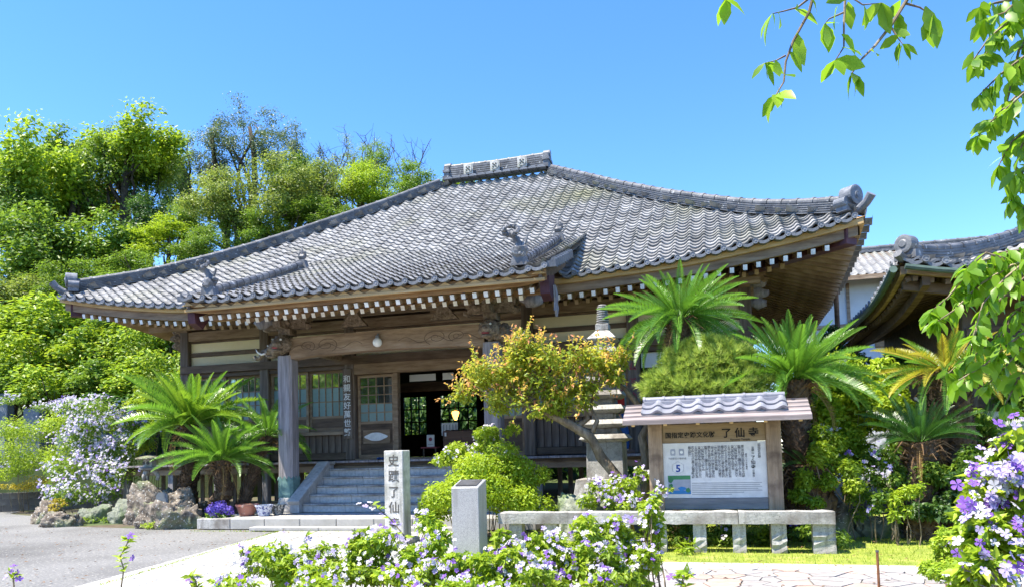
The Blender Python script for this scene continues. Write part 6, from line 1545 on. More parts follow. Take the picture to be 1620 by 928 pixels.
# ------------------------------------------------------------------ flowering shrubs
def flower_mesh(name, mat, rng, cup=.25):
    V = [(0, 0, 0)]; F_ = []; val = [0]
    for k in range(5):
        a = 2 * pi * k / 5 + rng.normal() * .05; w = .50; b = len(V); r_ = 1 + rng.normal() * .07; zt = cup * rng.uniform(.2, 1.1) - .12
        for (rr_, da, z) in ((.30, -w * .75, .03), (.72, -w * 1.02, cup * .4), (1.0, -.28, zt), (1.03, .1, zt * .9), (.93, .42, zt), (.62, w * .98, cup * .35), (.30, w * .75, .03)):
            V.append((rr_ * r_ * cos(a + da), rr_ * r_ * sin(a + da), z)); val.append(.5)
        for q in range(6): F_.append((0, b + q, b + q + 1))
    b = len(V); 
    for k in range(4): V.append((.06 * cos(k * pi / 2), .06 * sin(k * pi / 2), .05))
    V.append((0, 0, -.9)); val += [1] * 5
    for k in range(4): F_.append((b + 4, b + (k + 1) % 4, b + k))
    return np.array(V, float), np.array(F_), np.array(val, float)
FLO = {}
for mk in ('petal_white', 'petal_lav', 'petal_violet'):
    r_ = np.random.default_rng(4); lst = []
    for q in range(3):
        V, F_, val = flower_mesh('flower', M[mk], r_, (.05, .3, .5)[q]); lst.append((np_mesh('flower', V, F_, M[mk], {'rnd': val * 0 + r_.random(len(val)) * .6 + .3}), V, F_))
    FLO[mk] = lst
def pick_petal(rng, mix):
    u = rng.random(); return 'petal_white' if u < mix[0] else ('petal_lav' if u < mix[0] + mix[1] else 'petal_violet')
def flowers_at(parent, P, d, rng, size, mix, single=True, name='flower', upb=.35, view=(0, -1, .3)):
    if single:
        for p, q in zip(P, d):
            mk = pick_petal(rng, mix); me = FLO[mk][rng.integers(3)][0]
            o = link(name, me, parent, tuple(p)); ax = unit(q + np.array(view) * .5 + np.array((0, 0, upb)) + rng.normal(size=3) * .35)
            s = size * (.8 + .4 * rng.random()); o.scale = (s, s, s); o.rotation_euler = Vector(ax).to_track_quat('Z', 'Y').to_euler()
            o.rotation_euler.rotate_axis('Z', rng.random() * 6.28)
    else:
        for mk in ('petal_white', 'petal_lav', 'petal_violet'):
            VV = []; FF = []; RR = []; off_ = 0
            for p, q in zip(P, d):
                if pick_petal(rng, mix) != mk: continue
                _, V, F_ = FLO[mk][rng.integers(3)]; ax = unit(q + np.array(view) * .5 + np.array((0, 0, upb)) + rng.normal(size=3) * .35); R_ = np.array(Vector(ax).to_track_quat('Z', 'Y').to_matrix()); s = size * (.8 + .4 * rng.random())
                VV.append((V * s) @ R_.T + p); FF.append(F_ + off_); off_ += len(V); RR.append(np.full(len(V), rng.random()))
            if VV: tag(link('flower_mass', np_mesh('flower_mass', np.vstack(VV), np.vstack(FF), M[mk], {'rnd': np.concatenate(RR)}), parent, tuple(wloc(parent) * 0)), kind='stuff')
def px_clumps(lst, rng, sub=4, k=.5, depth=.8):
    out = []
    for (cx_, cy_, rx_, ry_, Y_) in lst:
        c = at(cx_, cy_, Y=Y_); s = (at(cx_ + rx_, cy_, Y=Y_) - c).length; sz = (at(cx_, cy_ - ry_, Y=Y_) - c).length
        for q in range(sub):
            dd = rng.normal(size=3) * .5; out.append(((c.x + dd[0] * s, c.y + dd[1] * s * depth, max(c.z + dd[2] * sz, .08)), (s * k, s * k * depth, sz * k)))
    return out
def shrub(name, label, cat, lst, nleaf, L, W, mat, seed, base=None, nfl=0, fsize=.02, mix=(.5, .35, .15), single=False, group=None, sub=4, k=.5, up=.5, shell=.35, depth=.8, stems=7, fine=True, fl_shell=.9):
    rng = np.random.default_rng(seed); cl = px_clumps(lst, rng, sub, k, depth)
    bx = float(np.mean([c[0][0] for c in cl])); by = float(np.mean([c[0][1] for c in cl]))
    o = thing(name, (bx, by, 0), label, cat, group)
    tag(foliage('leaves', rng, cl, nleaf, L, W, mat, o, (0, 0, 0), up=up, shell=shell, fine=fine), kind='stuff')
    m = MB()
    for i in range(stems):
        c = cl[rng.integers(len(cl))][0]; a = (bx * .25 + c[0] * .75, by * .25 + c[1] * .75, 0); p = branch_path(a, c, rng, 6, .06); m.tube(p, [.010, .009, .008, .006, .004, .003], 5)
    m.build('stems', M['bark'], o, (bx, by, 0))
    if nfl:
        P, d, kk = crown_points(rng, cl, nfl * 3, fl_shell); sel = np.argsort(-(d @ np.array((0, -.75, .6))) + rng.random(len(d)) * .9)[:nfl]
        P = P + d * L * .55 + np.array((0, -.35, .25)) * L
        PS = P[sel].copy(); DS = d[sel]; od = rng.permutation(len(PS)); PS = PS[od]; DS = DS[od]
        for i in range(len(PS)):
            if i % 4: PS[i] = PS[i - i % 4] + rng.normal(size=3) * fsize * 1.5
        flowers_at(o, PS, DS, rng, fsize, mix, single)
    return o
# left of the hall
shrub('flowering_shrub', 'big rounded shrub covered in white and lavender flowers beside the lantern', 'shrub', [(165, 660, 50, 28, 17.2), (120, 700, 42, 30, 16.9), (175, 700, 50, 36, 16.7), (150, 740, 55, 34, 16.4), (205, 690, 30, 40, 16.9), (140, 775, 45, 22, 16.2), (215, 660, 26, 18, 17.3)], 9000, .085, .04, M['leaf_mid'], 41, nfl=3000, fsize=.034, mix=(.68, .26, .06), sub=5)
shrub('green_shrub', 'bushy yellow-green shrub behind the block wall', 'shrub', [(30, 690, 50, 35, 18.9), (70, 670, 45, 32, 19.2), (50, 730, 50, 30, 18.7), (95, 715, 30, 30, 18.8), (20, 745, 40, 22, 18.6)], 9000, .075, .035, M['leaf_lime'], 42, nfl=160, fsize=.03, mix=(.7, .3, 0))
shrub('flowering_shrub', 'pale flowering shrub in front of the gravestones', 'shrub', [(70, 640, 40, 12, 21.5), (130, 645, 30, 12, 21.2), (185, 650, 35, 16, 20.5)], 3000, .09, .04, M['leaf_mid'], 43, nfl=420, fsize=.035, mix=(.75, .25, 0))
shrub('yellow_shrub', 'small yellow-green shrub between flowering shrub and leftmost cycad', 'shrub', [(238, 672, 32, 34, 18.2), (255, 640, 26, 26, 18.4), (225, 700, 26, 24, 18.0)], 4200, .09, .045, M['leaf_fresh'], 44)
shrub('yellow_flower_patch', 'low yellow flowers at the foot of the green shrub', 'flowers', [(28, 768, 30, 8, 18.6), (75, 758, 24, 8, 18.8)], 900, .06, .035, M['leaf_gold'], 45, stems=3)
shrub('yellow_flower_patch', 'small yellow patch between the two end rocks', 'flowers', [(85, 800, 12, 8, 15.0), (95, 792, 8, 6, 15.1)], 350, .05, .03, M['leaf_gold'], 46, stems=2)
for i, (x_, y_, rx_, lb) in enumerate(((125, 828, 22, 'tuft of weeds below the mossy rock'), (160, 826, 22, 'bright weeds between the bed rocks'), (195, 822, 24, 'fresh green fern tuft at the upright rock'), (255, 836, 24, 'thin weeds along the craggy rock'), (300, 832, 20, 'weeds at the asphalt edge under the cycads'), (330, 808, 18, 'dark leaves around the hydrangea pot'))):
    p = at(x_, y_, Z=0); shrub('weed_tuft', lb, 'weeds', [(x_, y_ - 5, rx_, 7, p.y + .1)], 420, .07, .02, M['leaf_lime'] if i != 5 else M['leaf_dark'], 50 + i, stems=3, group='weeds along the bed')
hy = thing('hydrangea', (HX, 14.0, .17), 'blue-violet hydrangea in bloom in a small pot', 'flower'); rng = np.random.default_rng(61)
hc = [((HX + dx, 14.0 + dy, z_), (.13, .13, .11)) for dx, dy, z_ in ((-.14, -.02, .40), (.10, -.05, .42), (0, .08, .48), (.20, .05, .36), (-.02, -.12, .36))]
P, d, k = crown_points(rng, hc, 700, .9); Nn = d; A = np.cross(Nn, rng.normal(size=P.shape)); V, F_, li = leaves_np(P, A, Nn, .045, .04); tag(link('flower_heads', np_mesh('flower_heads', V, F_, M['petal_blue'], {'rnd': rng.random(len(P))[li]}), hy, (0, 0, 0)), kind='stuff')
tag(foliage('leaves', rng, [((HX, 14.0, .26), (.26, .22, .10))], 130, .13, .08, M['leaf_mid'], hy, (0, 0, 0)), kind='stuff')
# in front of the hall
shrub('azalea', 'clipped round yellow-green azalea behind the granite post', 'shrub', [(752, 770, 64, 44, 12.2), (720, 785, 48, 38, 12.0), (800, 780, 54, 38, 12.2), (690, 800, 32, 28, 11.9), (760, 738, 52, 30, 12.3), (845, 785, 40, 32, 12.3), (800, 745, 40, 28, 12.3)], 24000, .058, .030, M['leaf_azalea'], 71, sub=6, k=.55, shell=.6)
shrub('flowering_shrub', 'loose upright shrub with few white flowers above the azalea', 'shrub', [(745, 715, 42, 24, 12.9), (790, 712, 36, 24, 12.9), (765, 690, 30, 18, 12.9), (715, 720, 26, 16, 12.8), (820, 735, 32, 20, 12.9), (810, 680, 14, 18, 12.9), (850, 750, 26, 22, 12.9)], 6500, .06, .028, M['leaf_lime'], 72, nfl=110, fsize=.026, mix=(.8, .15, .05), sub=4, k=.42)
shrub('flowering_shrub', 'lilac flowering shrub between bent tree and signboard', 'shrub', [(955, 765, 30, 18, 11.9), (990, 770, 32, 20, 11.8), (930, 790, 22, 14, 11.8), (1010, 755, 20, 12, 11.8), (1015, 795, 26, 22, 11.6), (980, 800, 30, 16, 11.7), (1045, 775, 12, 8, 11.35)], 3600, .065, .03, M['leaf_lime'], 73, nfl=240, fsize=.027, mix=(.5, .35, .15), single=True, sub=4, k=.45)
shrub('ground_cover', 'mixed green leaves filling the bed behind the rail', 'plants', [(1080, 845, 40, 20, 11.7), (1140, 845, 40, 20, 11.8), (1200, 845, 40, 20, 11.8), (1270, 845, 45, 22, 11.8), (1000, 845, 50, 20, 11.7), (920, 840, 50, 24, 11.7), (1110, 820, 50, 12, 12.2), (1210, 820, 60, 12, 12.3)], 6500, .07, .032, M['leaf_mid'], 74, nfl=36, fsize=.026, mix=(.2, .5, .3))
shrub('fern', 'single bright yellow-green fern in front of the rail', 'fern', [(1088, 868, 16, 7, 10.75)], 90, .12, .03, M['leaf_lime'], 75, stems=2, up=.8)
# right hand garden
shrub('leafy_shrub', 'tall bright leafy shrub behind the glossy cycad', 'shrub', [(1330, 620, 50, 36, 13.5), (1300, 660, 44, 44, 13.4), (1350, 670, 44, 40, 13.4), (1330, 590, 44, 30, 13.7), (1390, 630, 40, 36, 13.6), (1400, 680, 40, 36, 13.5), (1340, 720, 50, 36, 13.4), (1315, 600, 44, 30, 14.6), (1365, 605, 44, 28, 14.6), (1410, 635, 40, 36, 14.2)], 24000, .08, .045, M['leaf_azalea'], 81, nfl=50, fsize=.028, mix=(.9, .1, 0))
shrub('flowering_shrub', 'sprawling lilac-flowered shrub beyond the end of the rail', 'shrub', [(1360, 745, 28, 34, 12.6), (1385, 725, 26, 26, 12.6), (1350, 785, 26, 26, 12.4), (1400, 765, 28, 24, 12.4), (1420, 740, 24, 18, 12.5), (1380, 800, 28, 16, 12.2)], 2600, .075, .036, M['leaf_mid'], 82, nfl=70, fsize=.03, mix=(.3, .5, .2), single=True, k=.42)
shrub('young_shrub', 'small open shrub with pale leaves on the grass edge', 'shrub', [(1430, 790, 24, 22, 12.0), (1450, 775, 16, 16, 12.0), (1412, 812, 16, 12, 11.9)], 700, .07, .034, M['leaf_lime'], 83, k=.45, stems=9)
shrub('dark_ground_plants', 'dark glossy leaves under the thick cycad trunk', 'plants', [(1490, 780, 50, 22, 12.4), (1540, 770, 50, 28, 12.3), (1590, 750, 50, 40, 12.2), (1500, 810, 50, 12, 12.1)], 5000, .09, .04, M['leaf_dark'], 84)
shrub('leafy_shrub', 'shady green shrub at the picture edge below the overhanging branch', 'shrub', [(1600, 620, 40, 50, 14.6), (1585, 680, 40, 40, 14.4), (1610, 560, 40, 30, 14.8)], 5000, .09, .045, M['leaf_mid'], 85)
shrub('low_shrub', 'fine yellow-green shrub at the edge of the crazy paving', 'shrub', [(1520, 870, 38, 30, 6.0), (1490, 895, 30, 24, 5.8), (1560, 880, 50, 36, 5.8), (1500, 850, 18, 14, 6.0), (1530, 915, 50, 24, 5.6)], 5200, .034, .016, M['leaf_lime'], 86, nfl=26, fsize=.02, mix=(.6, .4, 0), single=True)
shrub('dark_shrub', 'dark evergreen shrub in the gap between the two halls', 'shrub', [(1305, 560, 34, 34, 17.5), (1345, 565, 38, 34, 17.5), (1320, 620, 50, 40, 17.2), (1385, 590, 40, 30, 17.0), (1360, 650, 60, 40, 17.0)], 9000, .12, .06, M['leaf_dark'], 87)
shrub('leafy_shrub', 'bright small-leaved shrub at the foot of the glossy cycad', 'shrub', [(1285, 740, 30, 34, 12.2), (1310, 715, 34, 30, 12.3), (1330, 760, 34, 28, 12.2), (1270, 785, 28, 18, 12.0)], 6000, .06, .032, M['leaf_lime'], 88)
shrub('leafy_shrub', 'green shrub filling the space before the thick cycad trunk', 'shrub', [(1480, 760, 40, 30, 12.5), (1540, 735, 40, 34, 12.4), (1430, 730, 34, 26, 12.7)], 5200, .075, .038, M['leaf_mid'], 89)
# foreground shrubs full of white, lavender and violet flowers
FB = [
 ('flowering shrub nearest the paved path, violet blooms on its outer side', [(400, 895, 40, 26, 4.7), (445, 890, 40, 28, 4.7), (375, 912, 26, 16, 4.6), (430, 925, 70, 22, 4.5)]),
 ('white and lavender flowering shrub in front of the steps', [(520, 885, 46, 30, 4.9), (560, 880, 40, 32, 4.9), (530, 915, 60, 26, 4.7), (480, 900, 30, 24, 4.8)]),
 ('flowering shrub hiding the foot of the stele', [(620, 880, 44, 36, 4.9), (665, 870, 36, 40, 4.9), (640, 915, 60, 28, 4.7), (690, 850, 26, 30, 5.0)]),
 ('densely flowering shrub hiding the foot of the granite post', [(745, 900, 46, 26, 4.8), (700, 895, 40, 30, 4.8), (790, 905, 40, 24, 4.8), (740, 925, 60, 18, 4.6)]),
 ('flowering shrub before the left end of the rail', [(840, 885, 44, 34, 4.9), (810, 870, 28, 26, 5.0), (870, 870, 36, 32, 5.0), (850, 915, 60, 26, 4.7)]),
 ('flowering shrub leaning against the rail posts', [(930, 870, 44, 36, 5.2), (960, 890, 44, 34, 5.1), (900, 905, 44, 28, 5.0), (940, 920, 60, 22, 4.9), (925, 845, 24, 22, 5.3)]),
 ('tall leafy flowering shrub just left of the signboard post', [(1000, 860, 28, 36, 5.5), (1025, 835, 20, 36, 5.6), (1010, 895, 34, 30, 5.4), (1030, 800, 12, 20, 5.7), (985, 915, 34, 22, 5.2)]),
]
for i, (lb, ls) in enumerate(FB):
    shrub('flowering_shrub', lb, 'shrub', ls, 3800, .050, .023, M['leaf_lime'], 90 + i, nfl=200, fsize=.0175, mix=(.50, .33, .17), single=True, group='flowering shrubs in the foreground', sub=5, k=.42, shell=.3, fl_shell=.75, stems=14)
shrub('flowering_shrub', 'large violet and white flowering shrub rising at the near corner', 'shrub', [(1590, 720, 30, 26, 3.0), (1560, 770, 40, 40, 3.0), (1600, 800, 40, 50, 2.9), (1540, 830, 36, 36, 2.95), (1590, 870, 50, 44, 2.85), (1550, 905, 40, 30, 2.8), (1610, 760, 26, 40, 3.0)], 2300, .058, .027, M['leaf_lime'], 99, nfl=240, fsize=.0195, mix=(.30, .40, .30), single=True, sub=5, k=.42, shell=.3, fl_shell=.75, stems=14)
def sprig(label, pts, Y, nl, fl, seed, fs=.026, lm='leaf_lime'):
    rng = np.random.default_rng(seed); pp = [np.array(at(x, y, Y=Y)) for x, y in pts]; base = pp[0].copy()
    o = thing('flower_stem', (pp[0][0], Y, 0), label, 'flower stem', 'single flower stems')
    full = [np.array((pp[0][0] + .02, Y, 0.0))] + pp; MB().tube([tuple(p) for p in full], [.008] + [.006 * (1 - .6 * i / len(pp)) for i in range(len(pp))], 6).build('stem', M['bark'], o, (pp[0][0], Y, 0))
    P = []; A = []
    for i in range(nl):
        t = .2 + .8 * rng.random(); s = t * (len(pp) - 1); j = min(len(pp) - 2, int(s)); P.append(pp[j] + (pp[j + 1] - pp[j]) * (s - j)); a = rng.normal(size=3); a[2] = abs(a[2]) * .5; A.append(unit(a))
    P = np.array(P); V, F_, li = leaves_np(P, np.array(A), unit(np.array((0, -.3, 1)) + rng.normal(size=P.shape) * .3), .075, .034); tag(link('leaves', np_mesh('leaves', V, F_, M[lm], {'rnd': rng.random(len(P))[li]}), o, (0, 0, 0)), kind='stuff')
    Pf = np.array([np.array(at(x, y, Y=Y)) for x, y, _ in fl]); d = rng.normal(size=Pf.shape) * .3 + np.array((0, -.5, .5))
    for p, q, (_, _, mk) in zip(Pf, d, fl): flowers_at(o, [p], [q], rng, fs, {'w': (1, 0, 0), 'l': (0, 1, 0), 'v': (0, 0, 1)}[mk])
sprig('thin leafy stem with two violet flowers standing alone before the asphalt', [(192, 925), (196, 900), (190, 880), (200, 862), (205, 848)], 4.6, 26, [(206, 846, 'v'), (210, 882, 'v'), (200, 850, 'l')], 1)
sprig('cluster of violet flowers at the lower picture corner', [(22, 925), (20, 905)], 4.4, 12, [(18, 902, 'v'), (28, 905, 'v'), (10, 912, 'l'), (22, 895, 'v'), (30, 915, 'v')], 2)
sprig('slanting stem tipped with pale flowers above the other shrubs', [(650, 870), (638, 845), (620, 822), (600, 805), (585, 797)], 5.2, 12, [(568, 796, 'w'), (578, 800, 'l'), (590, 802, 'w'), (585, 793, 'w'), (605, 812, 'l'), (622, 825, 'v'), (628, 815, 'w'), (634, 830, 'l')], 3)
sprig('upright spike of white flowers above the shrub by the steps', [(490, 900), (487, 870), (484, 845)], 5.0, 10, [(480, 845, 'w'), (488, 852, 'l'), (482, 862, 'w'), (490, 872, 'w'), (486, 882, 'w'), (478, 855, 'w')], 4)
sprig('low sprig with lilac flowers on the crazy paving', [(1085, 940), (1080, 915), (1090, 905)], 4.6, 24, [(1062, 912, 'v'), (1075, 918, 'l'), (1098, 908, 'l'), (1090, 900, 'w')], 5)
sprig('small leafy sprig at the bottom edge beside the path', [(312, 940), (310, 918), (300, 910)], 4.4, 22, [(298, 915, 'v'), (312, 912, 'l'), (305, 920, 'v')], 6)

# ------------------------------------------------------------------ overhanging cherry tree
rng = np.random.default_rng(77)
ch = thing('cherry_tree', (5.6, 3.4, 0), 'cherry branches with fresh green leaves hanging in from above', 'tree')
bk = MB(); bk.tube([(5.6, 3.4, 0), (5.4, 3.4, 1.2), (5.1, 3.35, 2.6), (4.3, 3.3, 3.9)], [.22, .19, .16, .12], 12, wob=.2)
bk.tube([(4.3, 3.3, 3.9), (3.2, 3.2, 4.5), (2.0, 3.1, 4.6), (.9, 3.1, 4.5), (.2, 3.1, 4.3)], [.11, .08, .05, .03, .015], 9, wob=.2)
bk.tube([(5.1, 3.35, 2.6), (4.2, 3.3, 3.1), (3.0, 3.2, 3.5)], [.10, .06, .03], 8, wob=.2)
bk.tube([(5.3, 3.4, 1.6), (4.2, 3.6, 2.3), (3.4, 3.9, 2.5)], [.09, .05, .025], 8, wob=.2)
bk.build('trunk', M['bark_dark'], ch, (5.6, 3.4, 0), smooth=True)
LM = []
for q in range(4):
    ns = 7; V = []; val = []; F_ = []
    for i in range(ns + 1):
        t = i / ns; w = .225 * sin(pi * min(1, t * .96 + .02)) ** .8 * (1 + .08 * (-1) ** i) * (1 if t < .75 else (1 - (t - .75) * 2.2)); w = max(w, .004); z = -.10 * t * t * (1 + q * .5); cu = .10 + .05 * q
        V += [(t, w, z + cu * w), (t, 0, z), (t, -w, z + cu * w)]; val += [.55, .45, .55]
    for i in range(ns):
        a = 3 * i; F_ += [(a, a + 1, a + 4, a + 3), (a + 1, a + 2, a + 5, a + 4)]
    LM.append(np_mesh('leaf', np.array(V), np.array(F_), M['leaf_cherry'], {'rnd': np.clip(np.array(val) + (q - 1.5) * .25, 0, 1)}, smooth=True))
twm = MB(); nleaf = [0]; EXTRA = []
def leaf(p, size, az=None, dn=None):
    nleaf[0] += 1
    q_ = rng.integers(4)
    if nleaf[0] > 300:
        o = bpy.data.objects.new('more_leaf', LM[q_]); o.location = Vector(p)
        EXTRA.append((o, q_))
    else: o = link('leaf', LM[q_], ch, tuple(p))
    s = size * (.75 + .5 * rng.random()); o.scale = (s, s, s)
    az = rng.uniform(0, 6.28) if az is None else az; dn = rng.uniform(.35, 1.35) if dn is None else dn
    dirv = Vector((cos(az) * cos(dn), sin(az) * cos(dn), -sin(dn))); q = dirv.to_track_quat('X', 'Z'); o.rotation_euler = q.to_euler(); o.rotation_euler.rotate_axis('X', rng.normal() * .7)
def twig(pts, Y, r0, every, size, tip=3, per=1):
    pp = [np.array(at(x, y, Y=Y)) for x, y in pts]; twm.tube([tuple(p) for p in pp], [r0 * (1 - .65 * i / (len(pp) - 1)) for i in range(len(pp))], 6)
    L = 0
    for a, b in zip(pp[:-1], pp[1:]):
        n = max(1, int(np.linalg.norm(b - a) / every))
        for i in range(n):
            for _ in range(per): leaf(a + (b - a) * ((i + rng.random()) / n) + rng.normal(size=3) * .008, size)
    for i in range(tip): leaf(pp[-1], size)
up_ = -260
twig([(1310, up_), (1300, -60), (1280, 20), (1255, 65), (1243, 98), (1240, 130), (1228, 150)], 3.1, .008, .16, .10, 4)
twig([(1243, 88), (1228, 96), (1210, 100)], 3.1, .004, .06, .08, 3)
twig([(1290, -10), (1262, 12), (1240, 18), (1222, 22)], 3.1, .005, .035, .10, 3)
twig([(1345, up_), (1338, -20), (1335, 40), (1335, 75), (1322, 95)], 3.0, .006, .14, .10, 4)
twig([(1470, up_), (1438, -5), (1410, 40), (1385, 72), (1362, 95), (1348, 116)], 3.05, .009, .055, .085, 5)
twig([(1408, 40), (1420, 60), (1428, 70)], 3.05, .004, .05, .08, 3)
twig([(1430, 5), (1455, 12), (1475, 25)], 3.05, .005, .04, .11, 4)
twig([(1335, 20), (1312, 30), (1305, 38)], 3.0, .004, .04, .10, 3)
twig([(1338, -10), (1365, 8), (1395, 5)], 3.0, .004, .045, .11, 3)
twig([(1150, up_), (1148, -30), (1148, 0)], 3.1, .005, .3, .10, 2)
for pts in ([(1660, -120), (1620, -10), (1590, 20), (1560, 30)], [(1660, 0), (1600, 30), (1565, 60), (1540, 95)], [(1680, 60), (1620, 90), (1580, 120), (1550, 150)], [(1680, 120), (1610, 150), (1575, 185), (1548, 215)], [(1690, 180), (1630, 200), (1600, 225), (1580, 262)], [(1700, 240), (1630, 255), (1610, 285), (1600, 318)], [(1640, 40), (1612, 80), (1600, 130), (1590, 180)], [(1700, 20), (1640, 60), (1610, 110)], [(1600, 0), (1575, 5), (1550, 12)], [(1700, 90), (1640, 130), (1600, 165), (1565, 195)], [(1700, 150), (1640, 185), (1612, 240), (1605, 280)], [(1690, -40), (1630, 0), (1590, 50), (1560, 85)], [(1700, 280), (1640, 300), (1618, 330)]):
    twig(pts, 3.2 + .25 * rng.random(), .007, .034, .078, 6, 3)
for pts in ([(1760, 420), (1620, 440), (1575, 480), (1545, 520), (1535, 560), (1500, 590)], [(1700, 400), (1600, 420), (1550, 450), (1510, 490), (1480, 510)], [(1700, 480), (1610, 500), (1570, 540), (1530, 570)], [(1600, 420), (1560, 425), (1520, 455)], [(1700, 520), (1620, 545), (1590, 580), (1560, 610)], [(1690, 380), (1620, 395), (1580, 400), (1550, 420)], [(1700, 440), (1640, 460), (1600, 500), (1575, 560)], [(1640, 400), (1590, 440), (1555, 480), (1540, 530)], [(1700, 560), (1640, 570), (1610, 600), (1590, 640)], [(1600, 400), (1545, 415), (1500, 470), (1470, 495)], [(1660, 500), (1600, 540), (1560, 575), (1510, 605)], [(1590, 410), (1560, 400), (1530, 425)]):
    twig(pts, 4.0 + .3 * rng.random(), .008, .036, .085, 6, 3)
tag(twm.build('twigs', M['bark'], ch, (3, 3.2, 3)), kind='stuff')
VV = []; FF = []; RR = []; off_ = 0
for o, q_ in EXTRA:      # leaves past the first 300
    me = LM[q_]; V = np.empty(len(me.vertices) * 3, np.float32); me.vertices.foreach_get('co', V); V = V.reshape(-1, 3); R_ = np.array(o.rotation_euler.to_matrix())
    F_ = np.array([tuple(p.vertices) for p in me.polygons]); VV.append((V * o.scale[0]) @ R_.T + np.array(o.location)); FF.append(F_ + off_); off_ += len(V); RR.append(np.full(len(V), .5 + .4 * (rng.random() - .5)))
    bpy.data.objects.remove(o)
if VV: tag(link('more_leaves', np_mesh('more_leaves', np.vstack(VV), np.vstack(FF), M['leaf_cherry'], {'rnd': np.concatenate(RR)}, smooth=True), ch, (0, 0, 0)), kind='stuff')

# ------------------------------------------------------------------ grass on the lawn
n = 26000; gx = RNG.uniform(-3.6, 6.5, n); gy = RNG.uniform(9.9, 15.0, n) ; dens = np.array([noise.noise(Vector((a * .8, b * .8, 3))) for a, b in zip(gx, gy)]); keep = (dens + RNG.random(n) * .6 > -.05) & ((gy > 10.05) | (RNG.random(n) < .3)); gx, gy = gx[keep], gy[keep]; n = len(gx)
P = np.stack([gx, gy, np.zeros(n)], 1); A = unit(np.array((0, 0, 1)) + RNG.normal(size=(n, 3)) * .45); S = unit(np.cross(A, RNG.normal(size=(n, 3)))) * .004; H = (.03 + .05 * RNG.random(n) ** 2)[:, None]
V = np.stack([P + S, P - S, P + A * H], 1).reshape(-1, 3); gr = link('grass', np_mesh('grass', V, np.arange(3 * n).reshape(-1, 3), M['grass'], {'rnd': np.repeat(np.clip(RNG.random(n) * .7 + dens[keep] * .5 + .1, 0, 1), 3)}), None, (0, 0, 0)); tag(gr, 'short bright grass blades on the strip before the rail', 'grass', kind='stuff')

# fallen leaves and petals on the yard and path
n = 900; lx = RNG.uniform(-17, 2.5, n); ly = RNG.uniform(7.2, 13.5, n); P = np.stack([lx, ly, np.full(n, .026)], 1); A = np.stack([RNG.normal(size=n), RNG.normal(size=n), RNG.random(n) * .15], 1)
V, F_, li = leaves_np(P, A, unit(np.array((0, 0, 1)) + RNG.normal(size=(n, 3)) * .25), .035 + .04 * RNG.random(n), .022)
ll = link('leaf_litter', np_mesh('leaf_litter', V, F_, M['dead_frond'], {'rnd': RNG.random(n)[li]}), None, (0, 0, 0)); tag(ll, 'fallen brown leaves strewn over the yard and path', 'leaf litter', kind='stuff')

# moss and tiny weeds along the joint between asphalt and path, and along the platform foot
n = 1500; t = RNG.random(n); ex = -7.3 + (-8.75 + 7.3) * t; ey = 7.4 + (13.62 - 7.4) * t; k = RNG.random(n) < .3
ex = np.where(k, RNG.uniform(-10.8, -4.5, n), ex) + RNG.normal(size=n) * .02; ey = np.where(k, 13.34, ey) + RNG.normal(size=n) * .015
P = np.stack([ex, ey, np.zeros(n)], 1); A = unit(np.array((0, 0, .7)) + RNG.normal(size=(n, 3)) * .6); V, F_, li = leaves_np(P, A, RNG.normal(size=(n, 3)), .035, .012, fine=False)
mo = link('moss', np_mesh('moss', V, F_, M['leaf_lime'], {'rnd': RNG.random(n)[li]}), None, (0, 0, 0)); tag(mo, 'thin line of moss and weeds along the path edge', 'moss', kind='stuff')

# ------------------------------------------------------------------ side hall at the right
SHX, SHY = at(1424, 412, Y=14.0).x, 14.0; SZE = at(1424, 412, Y=14.0).z
sh = thing('side_hall', (SHX + 4, SHY + 4, 0), 'smaller temple building with curved tiled eaves at the picture edge', 'building')
SD = 4.2; SRISE = 1.75
def ssurf(side, a, s):
    """side 0 front (a from the corner along +x), 1 left (a from the corner along +y)"""
    z = SZE + SRISE * (.8 * s + .2 * s * s) + .34 * max(0, 1 - a / 3.2) ** 2.2 * (1 - s) ** 2 - .34
    return Vector((SHX + a, SHY + s * SD, z)) if side == 0 else Vector((SHX + s * SD, SHY + a, z))
sbody = MB()
for side in (0, 1):
    NA, NS = 16, 8; base = len(sbody.v); LN = 9.0
    for i in range(NS + 1):
        s = i / NS
        for k in range(NA + 1):
            a = s * SD + (LN - s * SD) * k / NA; p = ssurf(side, a, s); sbody.v.append((p.x, p.y, p.z - .05))
    for i in range(NS):
        for k in range(NA): q = base + i * (NA + 1) + k; sbody.f.append((q, q + 1, q + NA + 2, q + NA + 1)); sbody.m.append(0)
sroof = sbody.build('roof', M['wood_dark'], sh, (SHX + 3, SHY + 3, SZE))
for side in (0, 1):
    V = []; Fq = []; rows = 20; n_ = 30
    for r in range(rows):
        for c in range(n_):
            a0 = c * .30
            if a0 + .2 < r / rows * SD: continue
            if side == 0 and r < 8 and c < 22: continue
            b = len(V)
            for t, h in zip(WAVE_T, WAVE_H):
                lo = ssurf(side, a0 + t * .3, (r - .12) / rows); hi = ssurf(side, a0 + t * .3, (r + 1) / rows)
                V += [(lo.x, lo.y, lo.z + h + .05), (hi.x, hi.y, hi.z + h + .006), (lo.x, lo.y, lo.z + h + .006)]
            for k in range(7): q = b + 3 * k; Fq += [(q, q + 3, q + 4, q + 1), (q + 2, q + 5, q + 3, q)]
    tag(link('tile_field', np_mesh('tile_field', np.array(V), np.array(Fq), M['tile']), sroof, (0, 0, 0)), kind='stuff')
stl = MB()
